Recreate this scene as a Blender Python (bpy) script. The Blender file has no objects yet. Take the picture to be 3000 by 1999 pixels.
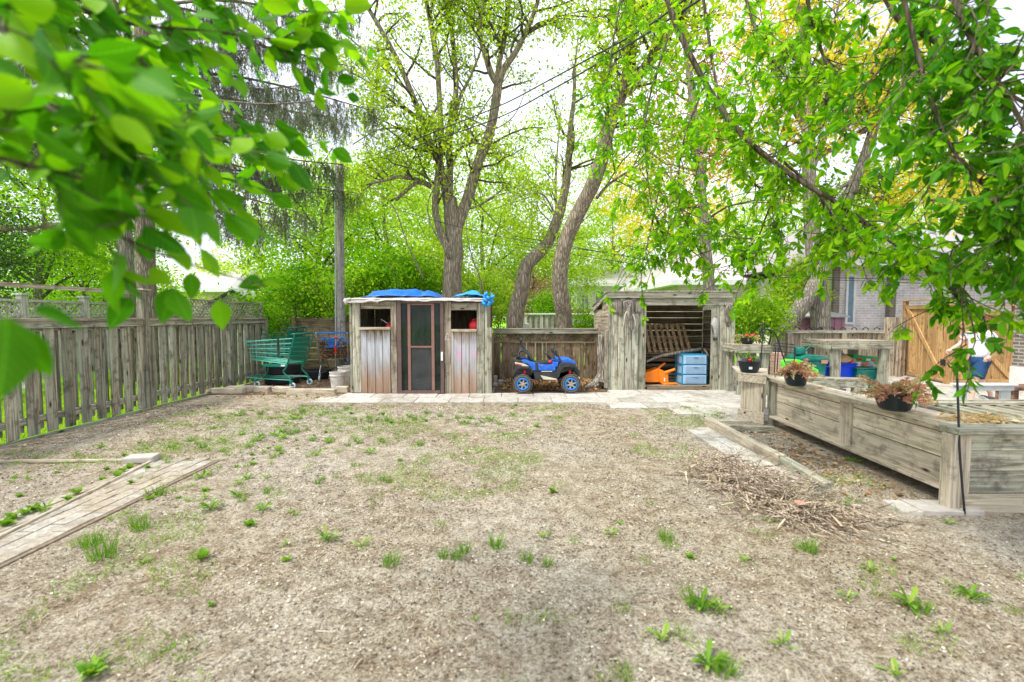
import bpy, math, random
import numpy as np
from mathutils import Vector, Matrix

C = bpy.context.scene.collection
scene = bpy.context.scene
R = math.radians
# ---------------------------------------------------------------- camera
F = 16.0 / 36.0 * 3000.0
PITCH = R(3.0)
CAMZ = 1.5
cam_d = bpy.data.cameras.new('camera')
cam_d.lens = 16.0
cam_d.sensor_width = 36.0
cam_d.clip_start = 0.02
cam_d.clip_end = 2000.0
cam_d.dof.use_dof = True
cam_d.dof.focus_distance = 8.0
cam_d.dof.aperture_fstop = 1.6
cam = bpy.data.objects.new('camera', cam_d)
cam.location = (0, 0, CAMZ)
cam.rotation_euler = (R(90) - PITCH, 0, 0)
C.objects.link(cam)
scene.camera = cam
# ---------------------------------------------------------------- sky
SUN_EL, SUN_AZ = R(58), R(-120)
world = bpy.data.worlds.new('World')
scene.world = world
world.use_nodes = True
wn, wl = world.node_tree.nodes, world.node_tree.links
wn.clear()
wo = wn.new('ShaderNodeOutputWorld'); bg = wn.new('ShaderNodeBackground')
sky = wn.new('ShaderNodeTexSky'); sky.sky_type = 'NISHITA'; sky.sun_disc = False
sky.sun_elevation = SUN_EL; sky.sun_rotation = R(120); sky.dust_density = 3.0; sky.air_density = 1.0
tc = wn.new('ShaderNodeTexCoord'); mp = wn.new('ShaderNodeMapping'); mp.inputs['Scale'].default_value = (1.0, 1.0, 2.2)
nz = wn.new('ShaderNodeTexNoise'); nz.inputs['Scale'].default_value = 2.2; nz.inputs['Detail'].default_value = 7.0; nz.inputs['Roughness'].default_value = 0.6
rp = wn.new('ShaderNodeValToRGB'); rp.color_ramp.elements[0].position = 0.3; rp.color_ramp.elements[0].color = (0.55, 0.55, 0.55, 1)
rp.color_ramp.elements[1].position = 0.58; rp.color_ramp.elements[1].color = (0.97, 0.97, 0.97, 1)
mx = wn.new('ShaderNodeMix'); mx.data_type = 'RGBA'; mx.inputs[7].default_value = (8.6, 8.9, 9.9, 1)
wl.new(tc.outputs['Generated'], mp.inputs['Vector']); wl.new(mp.outputs['Vector'], nz.inputs['Vector'])
wl.new(nz.outputs['Fac'], rp.inputs['Fac']); wl.new(rp.outputs['Color'], mx.inputs[0])
wl.new(sky.outputs['Color'], mx.inputs[6]); wl.new(mx.outputs[2], bg.inputs['Color'])
bg.inputs['Strength'].default_value = 0.097
wl.new(bg.outputs['Background'], wo.inputs['Surface'])
# ---------------------------------------------------------------- sun
sd = bpy.data.lights.new('sun', 'SUN'); sd.energy = 2.3; sd.angle = R(11); sd.color = (1.0, 0.95, 0.88)
sun = bpy.data.objects.new('sun', sd); C.objects.link(sun)
# light arrives from behind the camera, high up, from the side
sdir = Vector((math.cos(SUN_EL) * math.sin(R(120)) * -1, math.cos(SUN_EL) * math.cos(R(120)), math.sin(SUN_EL)))
sun.rotation_euler = sdir.to_track_quat('Z', 'Y').to_euler()
sky.sun_rotation = math.atan2(sdir.x, sdir.y)
scene.view_settings.view_transform = 'Standard'
scene.view_settings.look = 'None'
scene.view_settings.exposure = 1.0
scene.view_settings.gamma = 1.0
try:
    scene.cycles.max_bounces = 6
    scene.cycles.diffuse_bounces = 3
    scene.cycles.glossy_bounces = 2
    scene.cycles.transmission_bounces = 4
    scene.cycles.transparent_max_bounces = 8
    scene.cycles.use_adaptive_sampling = True
    scene.cycles.use_denoising = True
except Exception:
    pass

# ---------------------------------------------------------------- geometry helpers
_cp, _sp = math.cos(PITCH), math.sin(PITCH)
def ray(px, py):
    u = (px - 1500.0) / F; v = (999.5 - py) / F
    return np.array([u, _cp + v * _sp, -_sp + v * _cp])
def at(px, py, Y):
    "the world point at depth Y that the photo shows at pixel (px, py)"
    d = ray(px, py)
    return np.array([0, 0, CAMZ]) + d * (Y / d[1])
def gp(px, py, z=0.0):
    d = ray(px, py)
    return np.array([0, 0, CAMZ]) + d * ((z - CAMZ) / d[2])
def unit(v):
    v = np.asarray(v, float); n = np.linalg.norm(v)
    return v / n if n > 1e-9 else np.array([0, 0, 1.0])

def smooth_path(pts, k=4):
    P = np.asarray(pts, float)
    if len(P) < 3: return P
    Q = np.vstack([2 * P[0] - P[1], P, 2 * P[-1] - P[-2]])
    out = []
    for i in range(1, len(Q) - 2):
        p0, p1, p2, p3 = Q[i - 1], Q[i], Q[i + 1], Q[i + 2]
        for j in range(k):
            t = j / k
            out.append(0.5 * ((2 * p1) + (-p0 + p2) * t + (2 * p0 - 5 * p1 + 4 * p2 - p3) * t * t + (-p0 + 3 * p1 - 3 * p2 + p3) * t ** 3))
    out.append(P[-1])
    return np.array(out)

class MB:
    def __init__(s): s.v = []; s.f = []
    def add(s, vs, fs):
        b = len(s.v); s.v += [tuple(map(float, p)) for p in vs]; s.f += [tuple(b + i for i in f) for f in fs]; return s
    def box(s, x0, x1, y0, y1, z0, z1):
        vs = [(x0, y0, z0), (x1, y0, z0), (x1, y1, z0), (x0, y1, z0), (x0, y0, z1), (x1, y0, z1), (x1, y1, z1), (x0, y1, z1)]
        return s.add(vs, [(0, 3, 2, 1), (4, 5, 6, 7), (0, 1, 5, 4), (1, 2, 6, 5), (2, 3, 7, 6), (3, 0, 4, 7)])
    def obox(s, c, size, rot=(0, 0, 0)):
        from mathutils import Euler
        m = Euler(rot).to_matrix(); h = [q / 2 for q in size]
        vs = []
        for dz in (-1, 1):
            for dx, dy in ((-1, -1), (1, -1), (1, 1), (-1, 1)):
                p = m @ Vector((dx * h[0], dy * h[1], dz * h[2])); vs.append((c[0] + p.x, c[1] + p.y, c[2] + p.z))
        return s.add(vs, [(0, 3, 2, 1), (4, 5, 6, 7), (0, 1, 5, 4), (1, 2, 6, 5), (2, 3, 7, 6), (3, 0, 4, 7)])
    def beam(s, a, b, w, h, up=(0, 0, 1)):
        "box from a to b, width w across, height h along up"
        a = np.asarray(a, float); b = np.asarray(b, float); d = unit(b - a)
        sd_ = np.cross(d, up)
        if np.linalg.norm(sd_) < 1e-5: sd_ = np.cross(d, (0, 1, 0))
        sd_ = unit(sd_); u = unit(np.cross(sd_, d))
        vs = []
        for p in (a, b):
            for i, j in ((-1, -1), (1, -1), (1, 1), (-1, 1)): vs.append(p + sd_ * i * w / 2 + u * j * h / 2)
        return s.add(vs, [(0, 1, 2, 3), (7, 6, 5, 4), (0, 4, 5, 1), (1, 5, 6, 2), (2, 6, 7, 3), (3, 7, 4, 0)])
    def tube(s, pts, rads, n=6, cap=True, wob=0.0, seed=0):
        P = np.asarray(pts, float); m = len(P)
        if np.isscalar(rads): rads = [rads] * m
        T = np.gradient(P, axis=0); T /= (np.linalg.norm(T, axis=1)[:, None] + 1e-12)
        a = np.array([0, 0, 1.0]) if abs(T[0][2]) < .9 else np.array([1.0, 0, 0])
        u = unit(np.cross(T[0], a)); base = len(s.v)
        rg = random.Random(seed)
        ph = [rg.uniform(0, 6.28) for _ in range(3)]
        for i in range(m):
            u = unit(u - T[i] * np.dot(u, T[i])); w = np.cross(T[i], u)
            for k in range(n):
                an = 2 * math.pi * k / n; r = rads[i]
                if wob: r *= 1 + wob * (math.sin(an * 3 + ph[0] + i * .35) + .6 * math.sin(an * 5 + ph[1] - i * .6) + .5 * math.sin(i * .9 + ph[2]))
                q = P[i] + u * math.cos(an) * r + w * math.sin(an) * r
                s.v.append((float(q[0]), float(q[1]), float(q[2])))
        for i in range(m - 1):
            for k in range(n):
                a_, b_ = base + i * n + k, base + i * n + (k + 1) % n
                s.f.append((a_, b_, b_ + n, a_ + n))
        if cap:
            s.f.append(tuple(base + k for k in range(n))[::-1]); s.f.append(tuple(base + (m - 1) * n + k for k in range(n)))
        return s
    def lathe(s, prof, c=(0, 0, 0), n=24, sx=1, sy=1):
        base = len(s.v)
        for r, z in prof:
            for k in range(n):
                an = 2 * math.pi * k / n; s.v.append((c[0] + r * math.cos(an) * sx, c[1] + r * math.sin(an) * sy, c[2] + z))
        for i in range(len(prof) - 1):
            for k in range(n):
                a_, b_ = base + i * n + k, base + i * n + (k + 1) % n
                s.f.append((a_, b_, b_ + n, a_ + n))
        return s
    def prism(s, poly, y0, y1):
        "polygon in the x-z plane, extruded along y"
        n = len(poly); vs = [(x, y0, z) for x, z in poly] + [(x, y1, z) for x, z in poly]
        return s.add(vs, [tuple(range(n)), tuple(range(2 * n - 1, n - 1, -1))] + [(i, i + n, (i + 1) % n + n, (i + 1) % n) for i in range(n)])
    def slab(s, poly, z0, z1):
        n = len(poly); vs = [(x, y, z0) for x, y in poly] + [(x, y, z1) for x, y in poly]
        return s.add(vs, [tuple(range(n))[::-1], tuple(range(n, 2 * n))] + [(i, (i + 1) % n, (i + 1) % n + n, i + n) for i in range(n)])
    def torus(s, c, axis, R_, r, n=32, m=10, sq=1.0):
        c = np.asarray(c, float); ax = unit(axis); a = unit(np.cross(ax, (0.13, .2, 1) if abs(ax[2]) < .9 else (1, 0, 0))); b = np.cross(ax, a)
        base = len(s.v)
        for i in range(n):
            t = 2 * math.pi * i / n; d = a * math.cos(t) + b * math.sin(t)
            for j in range(m):
                q = 2 * math.pi * j / m; s.v.append(tuple(c + d * (R_ + r * math.cos(q)) + ax * r * sq * math.sin(q)))
        for i in range(n):
            for j in range(m):
                s.f.append((base + i * m + j, base + ((i + 1) % n) * m + j, base + ((i + 1) % n) * m + (j + 1) % m, base + i * m + (j + 1) % m))
        return s
    def pbox(s, x0, y0, x1, y1, Y, dep, jit=0.0, rg=None):
        "upright board whose front face at depth Y covers the pixels"
        ym = (y0 + y1) / 2
        a = at(x0, ym, Y); b = at(x1, ym, Y); z1 = at(x0, y0, Y)[2]; z0 = at(x0, y1, Y)[2]
        if rg and jit: Y += rg.uniform(-jit, jit)
        return s.box(a[0], b[0], Y, Y + dep, z0, z1)
    def build(s, name, mat, parent=None, world=True, smooth=False, bevel=0.0, label=None):
        me = bpy.data.meshes.new(name)
        vs = s.v
        if parent is not None and world:
            inv = parent.matrix_basis.inverted()
            vs = [tuple(inv @ Vector(p)) for p in vs]
        me.from_pydata(vs, [], s.f); me.update()
        if smooth: me.polygons.foreach_set('use_smooth', [True] * len(me.polygons))
        o = bpy.data.objects.new(name, me); C.objects.link(o)
        if mat: me.materials.append(mat)
        if parent is not None: o.parent = parent
        if bevel:
            b = o.modifiers.new('bevel', 'BEVEL'); b.width = bevel; b.segments = 2; b.limit_method = 'ANGLE'; b.angle_limit = R(40)
        if label: o['label'] = label
        return o

def thing(name, label, cat, loc=(0, 0, 0), rotz=0.0, group=None, scale=1.0):
    o = bpy.data.objects.new(name, None); C.objects.link(o)
    o.empty_display_size = .1
    o.location = [float(q) for q in loc]; o.rotation_euler = (0, 0, rotz); o.scale = (scale,) * 3
    o['label'] = label; o['category'] = cat
    if group: o['group'] = group
    o.matrix_basis = Matrix.Translation(o.location) @ Matrix.Rotation(rotz, 4, 'Z') @ Matrix.Scale(scale, 4)
    return o
def tag(o, label, cat, group=None, kind=None):
    if label: o['label'] = label
    if cat: o['category'] = cat
    if group: o['group'] = group
    if kind: o['kind'] = kind
    return o
def dup(root, loc, rotz, scale=1.0, label=None):
    r = root.copy(); C.objects.link(r)
    r.location = [float(q) for q in loc]; r.rotation_euler = (0, 0, rotz); r.scale = (scale,) * 3
    if label: r['label'] = label
    for ch in list(root.children):
        c = ch.copy(); C.objects.link(c); c.parent = r
        for g in list(ch.children):
            d = g.copy(); C.objects.link(d); d.parent = c
    return r

def np_mesh(name, V, Q, mat, parent=None, smooth=False, uv=None):
    "quads Q (m,4) from numpy; V world coords"
    V = np.asarray(V, np.float32); Q = np.asarray(Q, np.int32)
    if parent is not None:
        inv = np.array(parent.matrix_basis.inverted()); V = V @ inv[:3, :3].T + inv[:3, 3]
    me = bpy.data.meshes.new(name)
    me.vertices.add(len(V)); me.vertices.foreach_set('co', V.astype(np.float32).ravel())
    k = Q.shape[1]
    me.loops.add(Q.size); me.loops.foreach_set('vertex_index', Q.ravel())
    me.polygons.add(len(Q)); me.polygons.foreach_set('loop_start', np.arange(0, Q.size, k, dtype=np.int32))
    me.polygons.foreach_set('loop_total', np.full(len(Q), k, np.int32))
    if smooth: me.polygons.foreach_set('use_smooth', np.ones(len(Q), bool))
    if uv is not None:
        l = me.uv_layers.new(name='UVMap'); l.data.foreach_set('uv', np.asarray(uv, np.float32)[Q.ravel()].ravel())
    me.update(calc_edges=True)
    o = bpy.data.objects.new(name, me); C.objects.link(o)
    if mat: me.materials.append(mat)
    if parent is not None: o.parent = parent
    return o

# leaf templates: (t along, s across, u up) + quads
LEAF_LO = (np.array([(0, 0, 0), (.32, .5, .10), (.74, .34, .06), (1, 0, -.06), (.74, -.34, .06), (.32, -.5, .10)]), np.array([(0, 1, 2, 3), (0, 3, 4, 5)]))
def _hi():
    vs, qs = [], []
    ts = [0, .08, .2, .36, .52, .68, .82, .93, 1]; ws = [.03, .22, .40, .5, .48, .38, .25, .11, .0]
    for t, w in zip(ts, ws):
        z = -.16 * t * t
        vs += [(t, -w, z + .16 * w), (t, -w * .5, z + .05 * w), (t, 0, z), (t, w * .5, z + .05 * w), (t, w, z + .16 * w)]
    for i in range(len(ts) - 1):
        for k in range(4): a = i * 5 + k; qs.append((a, a + 1, a + 6, a + 5))
    return np.array(vs), np.array(qs)
LEAF_HI = _hi()
BLADE = (np.array([(0, -.5, 0), (0, .5, 0), (.55, .38, .0), (.55, -.38, .0), (1, .05, -.12), (1, -.05, -.12)]), np.array([(0, 1, 2, 3), (3, 2, 4, 5)]))
CARD = (np.array([(0, -.5, 0), (0, .5, 0), (1, .5, 0), (1, -.5, 0)]), np.array([(0, 1, 2, 3)]))

def leaf_arrays(P, D, S, W, rng, tmpl, flat=0.0):
    P = np.asarray(P, float); n = len(P)
    D = np.asarray(D, float); D = D / (np.linalg.norm(D, axis=1)[:, None] + 1e-9)
    rnd = rng.normal(size=(n, 3)); rnd[:, 2] *= (1 - flat)
    if flat: # leaf faces mostly up
        up = np.array([0, 0, 1.0]) + rng.normal(size=(n, 3)) * (1 - flat) * .9
        sd_ = np.cross(D, up)
    else: sd_ = np.cross(D, rnd)
    sd_ /= (np.linalg.norm(sd_, axis=1)[:, None] + 1e-9)
    U = np.cross(sd_, D)
    T, Q = tmpl
    S = np.broadcast_to(np.asarray(S, float), (n,)); W = np.broadcast_to(np.asarray(W, float), (n,))
    V = P[:, None, :] + D[:, None, :] * (T[None, :, 0:1] * S[:, None, None]) + sd_[:, None, :] * (T[None, :, 1:2] * (S * W)[:, None, None]) + U[:, None, :] * (T[None, :, 2:3] * S[:, None, None])
    k = len(T)
    QQ = (Q[None] + (np.arange(n) * k)[:, None, None]).reshape(-1, 4)
    uv = np.tile(T[:, :2], (n, 1))
    return V.reshape(-1, 3), QQ, uv
def leaves(name, P, D, S, W, rng, mat, parent=None, tmpl=LEAF_LO, flat=0.0):
    V, Q, uv = leaf_arrays(P, D, S, W, rng, tmpl, flat)
    return np_mesh(name, V, Q, mat, parent, uv=uv)

# ---------------------------------------------------------------- materials
def new_mat(name):
    m = bpy.data.materials.new(name); m.use_nodes = True
    return m, m.node_tree.nodes, m.node_tree.links, m.node_tree.nodes['Principled BSDF']
def ramp(n, stops):
    r = n.new('ShaderNodeValToRGB'); e = r.color_ramp.elements
    e[0].position, e[0].color = stops[0][0], (*stops[0][1], 1)
    e[1].position, e[1].color = stops[-1][0], (*stops[-1][1], 1)
    for p, c in stops[1:-1]:
        k = e.new(p); k.color = (*c, 1)
    return r
def noise(n, l, vec, scale, detail=4, rough=.55, dist=0.0):
    t = n.new('ShaderNodeTexNoise'); t.inputs['Scale'].default_value = scale; t.inputs['Detail'].default_value = detail
    t.inputs['Roughness'].default_value = rough; t.inputs['Distortion'].default_value = dist
    l.new(vec, t.inputs['Vector']); return t
def mapping(n, l, scale, rot=(0, 0, 0), src='Object', loc=(0, 0, 0)):
    c = n.new('ShaderNodeTexCoord'); m = n.new('ShaderNodeMapping'); m.inputs['Scale'].default_value = scale; m.inputs['Rotation'].default_value = rot; m.inputs['Location'].default_value = loc
    l.new(c.outputs[src], m.inputs['Vector']); return m.outputs['Vector']
def mixc(n, l, a, b, fac, mode='MIX'):
    m = n.new('ShaderNodeMix'); m.data_type = 'RGBA'; m.blend_type = mode
    for i, x in ((0, fac), (6, a), (7, b)):
        if isinstance(x, (int, float)): m.inputs[i].default_value = x
        elif isinstance(x, tuple): m.inputs[i].default_value = (*x, 1)
        else: l.new(x, m.inputs[i])
    return m.outputs[2]
def island(n):
    return n.new('ShaderNodeNewGeometry').outputs['Random Per Island']
def bump(n, l, h, b, strength=.4, dist=.01):
    k = n.new('ShaderNodeBump'); k.inputs['Strength'].default_value = strength; k.inputs['Distance'].default_value = dist
    l.new(h, k.inputs['Height']); l.new(k.outputs['Normal'], b.inputs['Normal'])

def wood(name, light, dark, axis='z', green=(.30, .36, .27), gamt=.35, knots=True, rough=.85, grain=1.0):
    m, n, l, b = new_mat(name)
    st = {'z': (38, 38, 1.6), 'x': (1.6, 38, 38), 'y': (38, 1.6, 38)}[axis]
    cs = {'z': (5, 5, .7), 'x': (.7, 5, 5), 'y': (5, .7, 5)}[axis]
    isl = island(n)
    # offset texture per island so that boards differ
    c = n.new('ShaderNodeTexCoord'); ad = n.new('ShaderNodeVectorMath'); ad.operation = 'ADD'
    cm = n.new('ShaderNodeCombineXYZ'); mu = n.new('ShaderNodeMath'); mu.operation = 'MULTIPLY'; mu.inputs[1].default_value = 37.0
    l.new(isl, mu.inputs[0])
    for i in range(3): l.new(mu.outputs[0], cm.inputs[i])
    l.new(c.outputs['Object'], ad.inputs[0]); l.new(cm.outputs[0], ad.inputs[1])
    def mp_(s):
        k = n.new('ShaderNodeMapping'); k.inputs['Scale'].default_value = s; l.new(ad.outputs[0], k.inputs['Vector']); return k.outputs['Vector']
    g = noise(n, l, mp_(st), 1.0, 6, .65, .8)
    big = noise(n, l, mp_(cs), 1.0, 4, .6)
    mid = noise(n, l, mp_((7, 7, 7)), 1.0, 5, .65)
    gr = ramp(n, [(.36, tuple(q * .7 for q in dark)), (.44, dark), (.52, tuple((a + b_) / 2 for a, b_ in zip(light, dark))), (.66, light)]); l.new(g.outputs['Fac'], gr.inputs['Fac'])
    gm = ramp(n, [(.45, (0, 0, 0)), (.72, (gamt,) * 3)]); l.new(big.outputs['Fac'], gm.inputs['Fac'])
    col = mixc(n, l, gr.outputs['Color'], green, gm.outputs['Color'])
    # dirt patches
    dm = ramp(n, [(.52, (0, 0, 0)), (.68, (.8,) * 3)]); l.new(mid.outputs['Fac'], dm.inputs['Fac'])
    col = mixc(n, l, col, tuple(q * .55 for q in dark), dm.outputs['Color'])
    # tone per board
    tr = ramp(n, [(0, (.62, .60, .56)), (.5, (.95, .95, .95)), (1, (1.28, 1.25, 1.2))]); l.new(isl, tr.inputs['Fac'])
    col = mixc(n, l, col, tr.outputs['Color'], 1.0, 'MULTIPLY')
    if knots:
        ks = {'z': (7, 7, 2.4), 'x': (2.4, 7, 7), 'y': (7, 2.4, 7)}[axis]
        vo = n.new('ShaderNodeTexVoronoi'); l.new(mp_(ks), vo.inputs['Vector']); vo.inputs['Scale'].default_value = 1.0
        kr = ramp(n, [(.07, (1, 1, 1)), (.15, (0, 0, 0))]); l.new(vo.outputs['Distance'], kr.inputs['Fac'])
        col = mixc(n, l, col, (.045, .032, .022), kr.outputs['Color'])
    l.new(col, b.inputs['Base Color']); b.inputs['Roughness'].default_value = rough
    b.inputs['Specular IOR Level'].default_value = .25
    bump(n, l, g.outputs['Fac'], b, .55 * grain, .006)
    return m

def leafmat(name, c1, c2, c3=None, trans=.45, veins=False, sat=None):
    m, n, l, b = new_mat(name)
    isl = island(n)
    stops = [(0, c1), (1, c2)] if c3 is None else [(0, c1), (.55, c2), (1, c3)]
    r = ramp(n, stops); l.new(isl, r.inputs['Fac'])
    col = r.outputs['Color']
    v = noise(n, l, mapping(n, l, (1, 1, 1)), 1.3, 3)
    vr = ramp(n, [(.3, (.72, .72, .72)), (.7, (1.2, 1.2, 1.2))]); l.new(v.outputs['Fac'], vr.inputs['Fac'])
    col = mixc(n, l, col, vr.outputs['Color'], 1.0, 'MULTIPLY')
    if veins:
        uv = n.new('ShaderNodeUVMap'); sx = n.new('ShaderNodeSeparateXYZ'); l.new(uv.outputs['UV'], sx.inputs[0])
        ab = n.new('ShaderNodeMath'); ab.operation = 'ABSOLUTE'; l.new(sx.outputs['Y'], ab.inputs[0])
        ma = n.new('ShaderNodeMath'); ma.operation = 'MULTIPLY_ADD'; l.new(ab.outputs[0], ma.inputs[0]); ma.inputs[1].default_value = -.75; l.new(sx.outputs['X'], ma.inputs[2])
        m2 = n.new('ShaderNodeMath'); m2.operation = 'MULTIPLY'; l.new(ma.outputs[0], m2.inputs[0]); m2.inputs[1].default_value = 48.0
        sn = n.new('ShaderNodeMath'); sn.operation = 'SINE'; l.new(m2.outputs[0], sn.inputs[0])
        vr2 = ramp(n, [(.86, (0, 0, 0)), (.98, (.35,) * 3)]); l.new(sn.outputs[0], vr2.inputs['Fac'])
        mr = ramp(n, [(.0, (.6,) * 3), (.03, (0, 0, 0))]); l.new(ab.outputs[0], mr.inputs['Fac'])
        mm = n.new('ShaderNodeMix'); mm.data_type = 'RGBA'; mm.blend_type = 'LIGHTEN'; mm.inputs[0].default_value = 1; l.new(vr2.outputs['Color'], mm.inputs[6]); l.new(mr.outputs['Color'], mm.inputs[7])
        col = mixc(n, l, col, tuple(min(1, q * 1.7 + .02) for q in c2), mm.outputs[2])
    b.inputs['Roughness'].default_value = .55; b.inputs['Specular IOR Level'].default_value = .16
    l.new(col, b.inputs['Base Color'])
    tb = n.new('ShaderNodeBsdfTranslucent'); l.new(mixc(n, l, col, (1.3, 1.35, .45), 1.0, 'MULTIPLY'), tb.inputs['Color'])
    ms = n.new('ShaderNodeMixShader'); ms.inputs[0].default_value = trans
    out = n['Material Output']; l.new(b.outputs[0], ms.inputs[1]); l.new(tb.outputs[0], ms.inputs[2]); l.new(ms.outputs[0], out.inputs['Surface'])
    return m

def bark(name, light, dark, scale=1.0):
    m, n, l, b = new_mat(name)
    vec = mapping(n, l, (14 * scale, 14 * scale, 2.2 * scale))
    g = noise(n, l, vec, 1.0, 7, .7, 1.2)
    w = n.new('ShaderNodeTexVoronoi'); w.feature = 'DISTANCE_TO_EDGE'; l.new(mapping(n, l, (22 * scale, 22 * scale, 3.2 * scale)), w.inputs['Vector']); w.inputs['Scale'].default_value = 1
    r = ramp(n, [(.3, dark), (.68, light)]); l.new(g.outputs['Fac'], r.inputs['Fac'])
    wr = ramp(n, [(0, (.28,) * 3), (.2, (1, 1, 1))]); l.new(w.outputs['Distance'], wr.inputs['Fac'])
    col = mixc(n, l, r.outputs['Color'], wr.outputs['Color'], .8, 'MULTIPLY')
    g2 = noise(n, l, mapping(n, l, (1.5, 1.5, 1.5)), 1.0, 3)
    gr = ramp(n, [(.5, (0, 0, 0)), (.7, (.4,) * 3)]); l.new(g2.outputs['Fac'], gr.inputs['Fac'])
    col = mixc(n, l, col, (.16, .18, .10), gr.outputs['Color'])
    l.new(col, b.inputs['Base Color']); b.inputs['Roughness'].default_value = .95; b.inputs['Specular IOR Level'].default_value = .1
    ad = n.new('ShaderNodeMath'); ad.operation = 'ADD'; l.new(g.outputs['Fac'], ad.inputs[0]); l.new(wr.outputs['Color'], ad.inputs[1])
    bump(n, l, ad.outputs[0], b, .9, .02)
    return m

def plain(name, col, rough=.5, metal=0.0, var=.12, scale=9.0, spec=.4, bumpy=0.0, dirt=None, damt=.5):
    m, n, l, b = new_mat(name)
    v = noise(n, l, mapping(n, l, (1, 1, 1)), scale, 5, .6)
    r = ramp(n, [(.3, tuple(q * (1 - var) for q in col)), (.7, tuple(min(1, q * (1 + var)) for q in col))]); l.new(v.outputs['Fac'], r.inputs['Fac'])
    out = r.outputs['Color']
    if dirt:
        d = noise(n, l, mapping(n, l, (1, 1, 1), loc=(3, 1, 7)), scale * .7, 6, .7)
        dr = ramp(n, [(.48, (0, 0, 0)), (.7, (damt,) * 3)]); l.new(d.outputs['Fac'], dr.inputs['Fac'])
        out = mixc(n, l, out, dirt, dr.outputs['Color'])
    l.new(out, b.inputs['Base Color'])
    rr = n.new('ShaderNodeMapRange'); rr.inputs[3].default_value = max(.05, rough - .12); rr.inputs[4].default_value = min(1, rough + .12); l.new(v.outputs['Fac'], rr.inputs[0]); l.new(rr.outputs[0], b.inputs['Roughness'])
    b.inputs['Metallic'].default_value = metal; b.inputs['Specular IOR Level'].default_value = spec
    if bumpy: bump(n, l, v.outputs['Fac'], b, bumpy, .01)
    return m

def brickmat(name, c1, c2, mortar, w=.21, h=.075, axis='xz', msize=.012, bumpd=.6):
    m, n, l, b = new_mat(name)
    c = n.new('ShaderNodeTexCoord'); s_ = n.new('ShaderNodeSeparateXYZ'); l.new(c.outputs['Object'], s_.inputs[0])
    a = n.new('ShaderNodeMath'); a.operation = 'ADD'; l.new(s_.outputs['X'], a.inputs[0])
    if axis == 'xz': l.new(s_.outputs['Y'], a.inputs[1])
    else: a.inputs[1].default_value = 0
    k = n.new('ShaderNodeCombineXYZ'); l.new(a.outputs[0], k.inputs[0]); l.new(s_.outputs['Z' if axis == 'xz' else 'Y'], k.inputs[1])
    t = n.new('ShaderNodeTexBrick'); l.new(k.outputs[0], t.inputs['Vector']); t.inputs['Scale'].default_value = 1.0
    t.inputs['Brick Width'].default_value = w; t.inputs['Row Height'].default_value = h; t.inputs['Mortar Size'].default_value = msize; t.inputs['Mortar Smooth'].default_value = .3
    t.inputs['Color1'].default_value = (*c1, 1); t.inputs['Color2'].default_value = (*c2, 1); t.inputs['Mortar'].default_value = (*mortar, 1); t.inputs['Bias'].default_value = 0
    v = noise(n, l, c.outputs['Object'], 5.0, 5, .65)
    vr = ramp(n, [(.3, (.75,) * 3), (.7, (1.15,) * 3)]); l.new(v.outputs['Fac'], vr.inputs['Fac'])
    l.new(mixc(n, l, t.outputs['Color'], vr.outputs['Color'], 1.0, 'MULTIPLY'), b.inputs['Base Color']); b.inputs['Roughness'].default_value = .9
    inv = n.new('ShaderNodeMath'); inv.operation = 'SUBTRACT'; inv.inputs[0].default_value = 1; l.new(t.outputs['Fac'], inv.inputs[1])
    bump(n, l, inv.outputs[0], b, bumpd, .006)
    return m

M = {}
WL, WD = (.60, .53, .41), (.24, .19, .135)
for ax in 'xyz':
    M['wood_' + ax] = wood('weathered_wood_' + ax, WL, WD, ax)
    M['tan_' + ax] = wood('planter_wood_' + ax, (.80, .72, .565), (.50, .43, .325), ax, green=(.50, .50, .36), gamt=.3)
    M['green_' + ax] = wood('greenish_wood_' + ax, (.58, .565, .445), (.25, .235, .175), ax, green=(.46, .54, .42), gamt=.5)
    M['fence_' + ax] = wood('fence_wood_' + ax, (.48, .455, .35), (.18, .165, .12), ax, green=(.34, .42, .35), gamt=.5)
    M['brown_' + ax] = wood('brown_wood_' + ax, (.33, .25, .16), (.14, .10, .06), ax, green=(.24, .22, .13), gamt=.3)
    M['cedar_' + ax] = wood('cedar_wood_' + ax, (.70, .46, .22), (.46, .27, .11), ax, green=(.66, .48, .27), gamt=.2, knots=True)
M['pallet'] = wood('pallet_wood', (.50, .35, .20), (.26, .17, .09), 'z', green=(.4, .3, .2), gamt=.1)
M['pale_x'] = wood('pale_fence_wood', (.62, .60, .54), (.40, .38, .33), 'z', green=(.5, .5, .42), gamt=.3, knots=False)
M['carved'] = wood('carved_wood', (.42, .38, .32), (.10, .085, .07), 'z', green=(.2, .19, .17), gamt=.5, knots=False)
M['bark'] = bark('maple_bark', (.52, .44, .33), (.20, .155, .11))
M['bark_grey'] = bark('grey_bark', (.50, .455, .38), (.22, .19, .15))
M['bark_dark'] = bark('twig_bark', (.22, .18, .12), (.09, .07, .05))
M['bark_spruce'] = bark('spruce_bark', (.44, .37, .29), (.17, .13, .10), 1.4)
M['pole'] = wood('pole_wood', (.46, .44, .41), (.22, .21, .19), 'z', green=(.3, .3, .28), gamt=.2, knots=False)
M['leaf_lime'] = leafmat('lime_leaf', (.22, .38, .012), (.40, .58, .02), (.58, .70, .04), .5)
M['leaf_near'] = leafmat('near_leaf', (.03, .16, .003), (.09, .30, .004), (.25, .49, .008), .5, veins=True)
M['leaf_canopy'] = leafmat('canopy_leaf', (.07, .26, .002), (.21, .47, .004), (.42, .66, .008), .52, veins=True)
M['leaf_mid'] = leafmat('fresh_leaf', (.09, .27, .006), (.20, .44, .01), (.38, .58, .02), .48)
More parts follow.
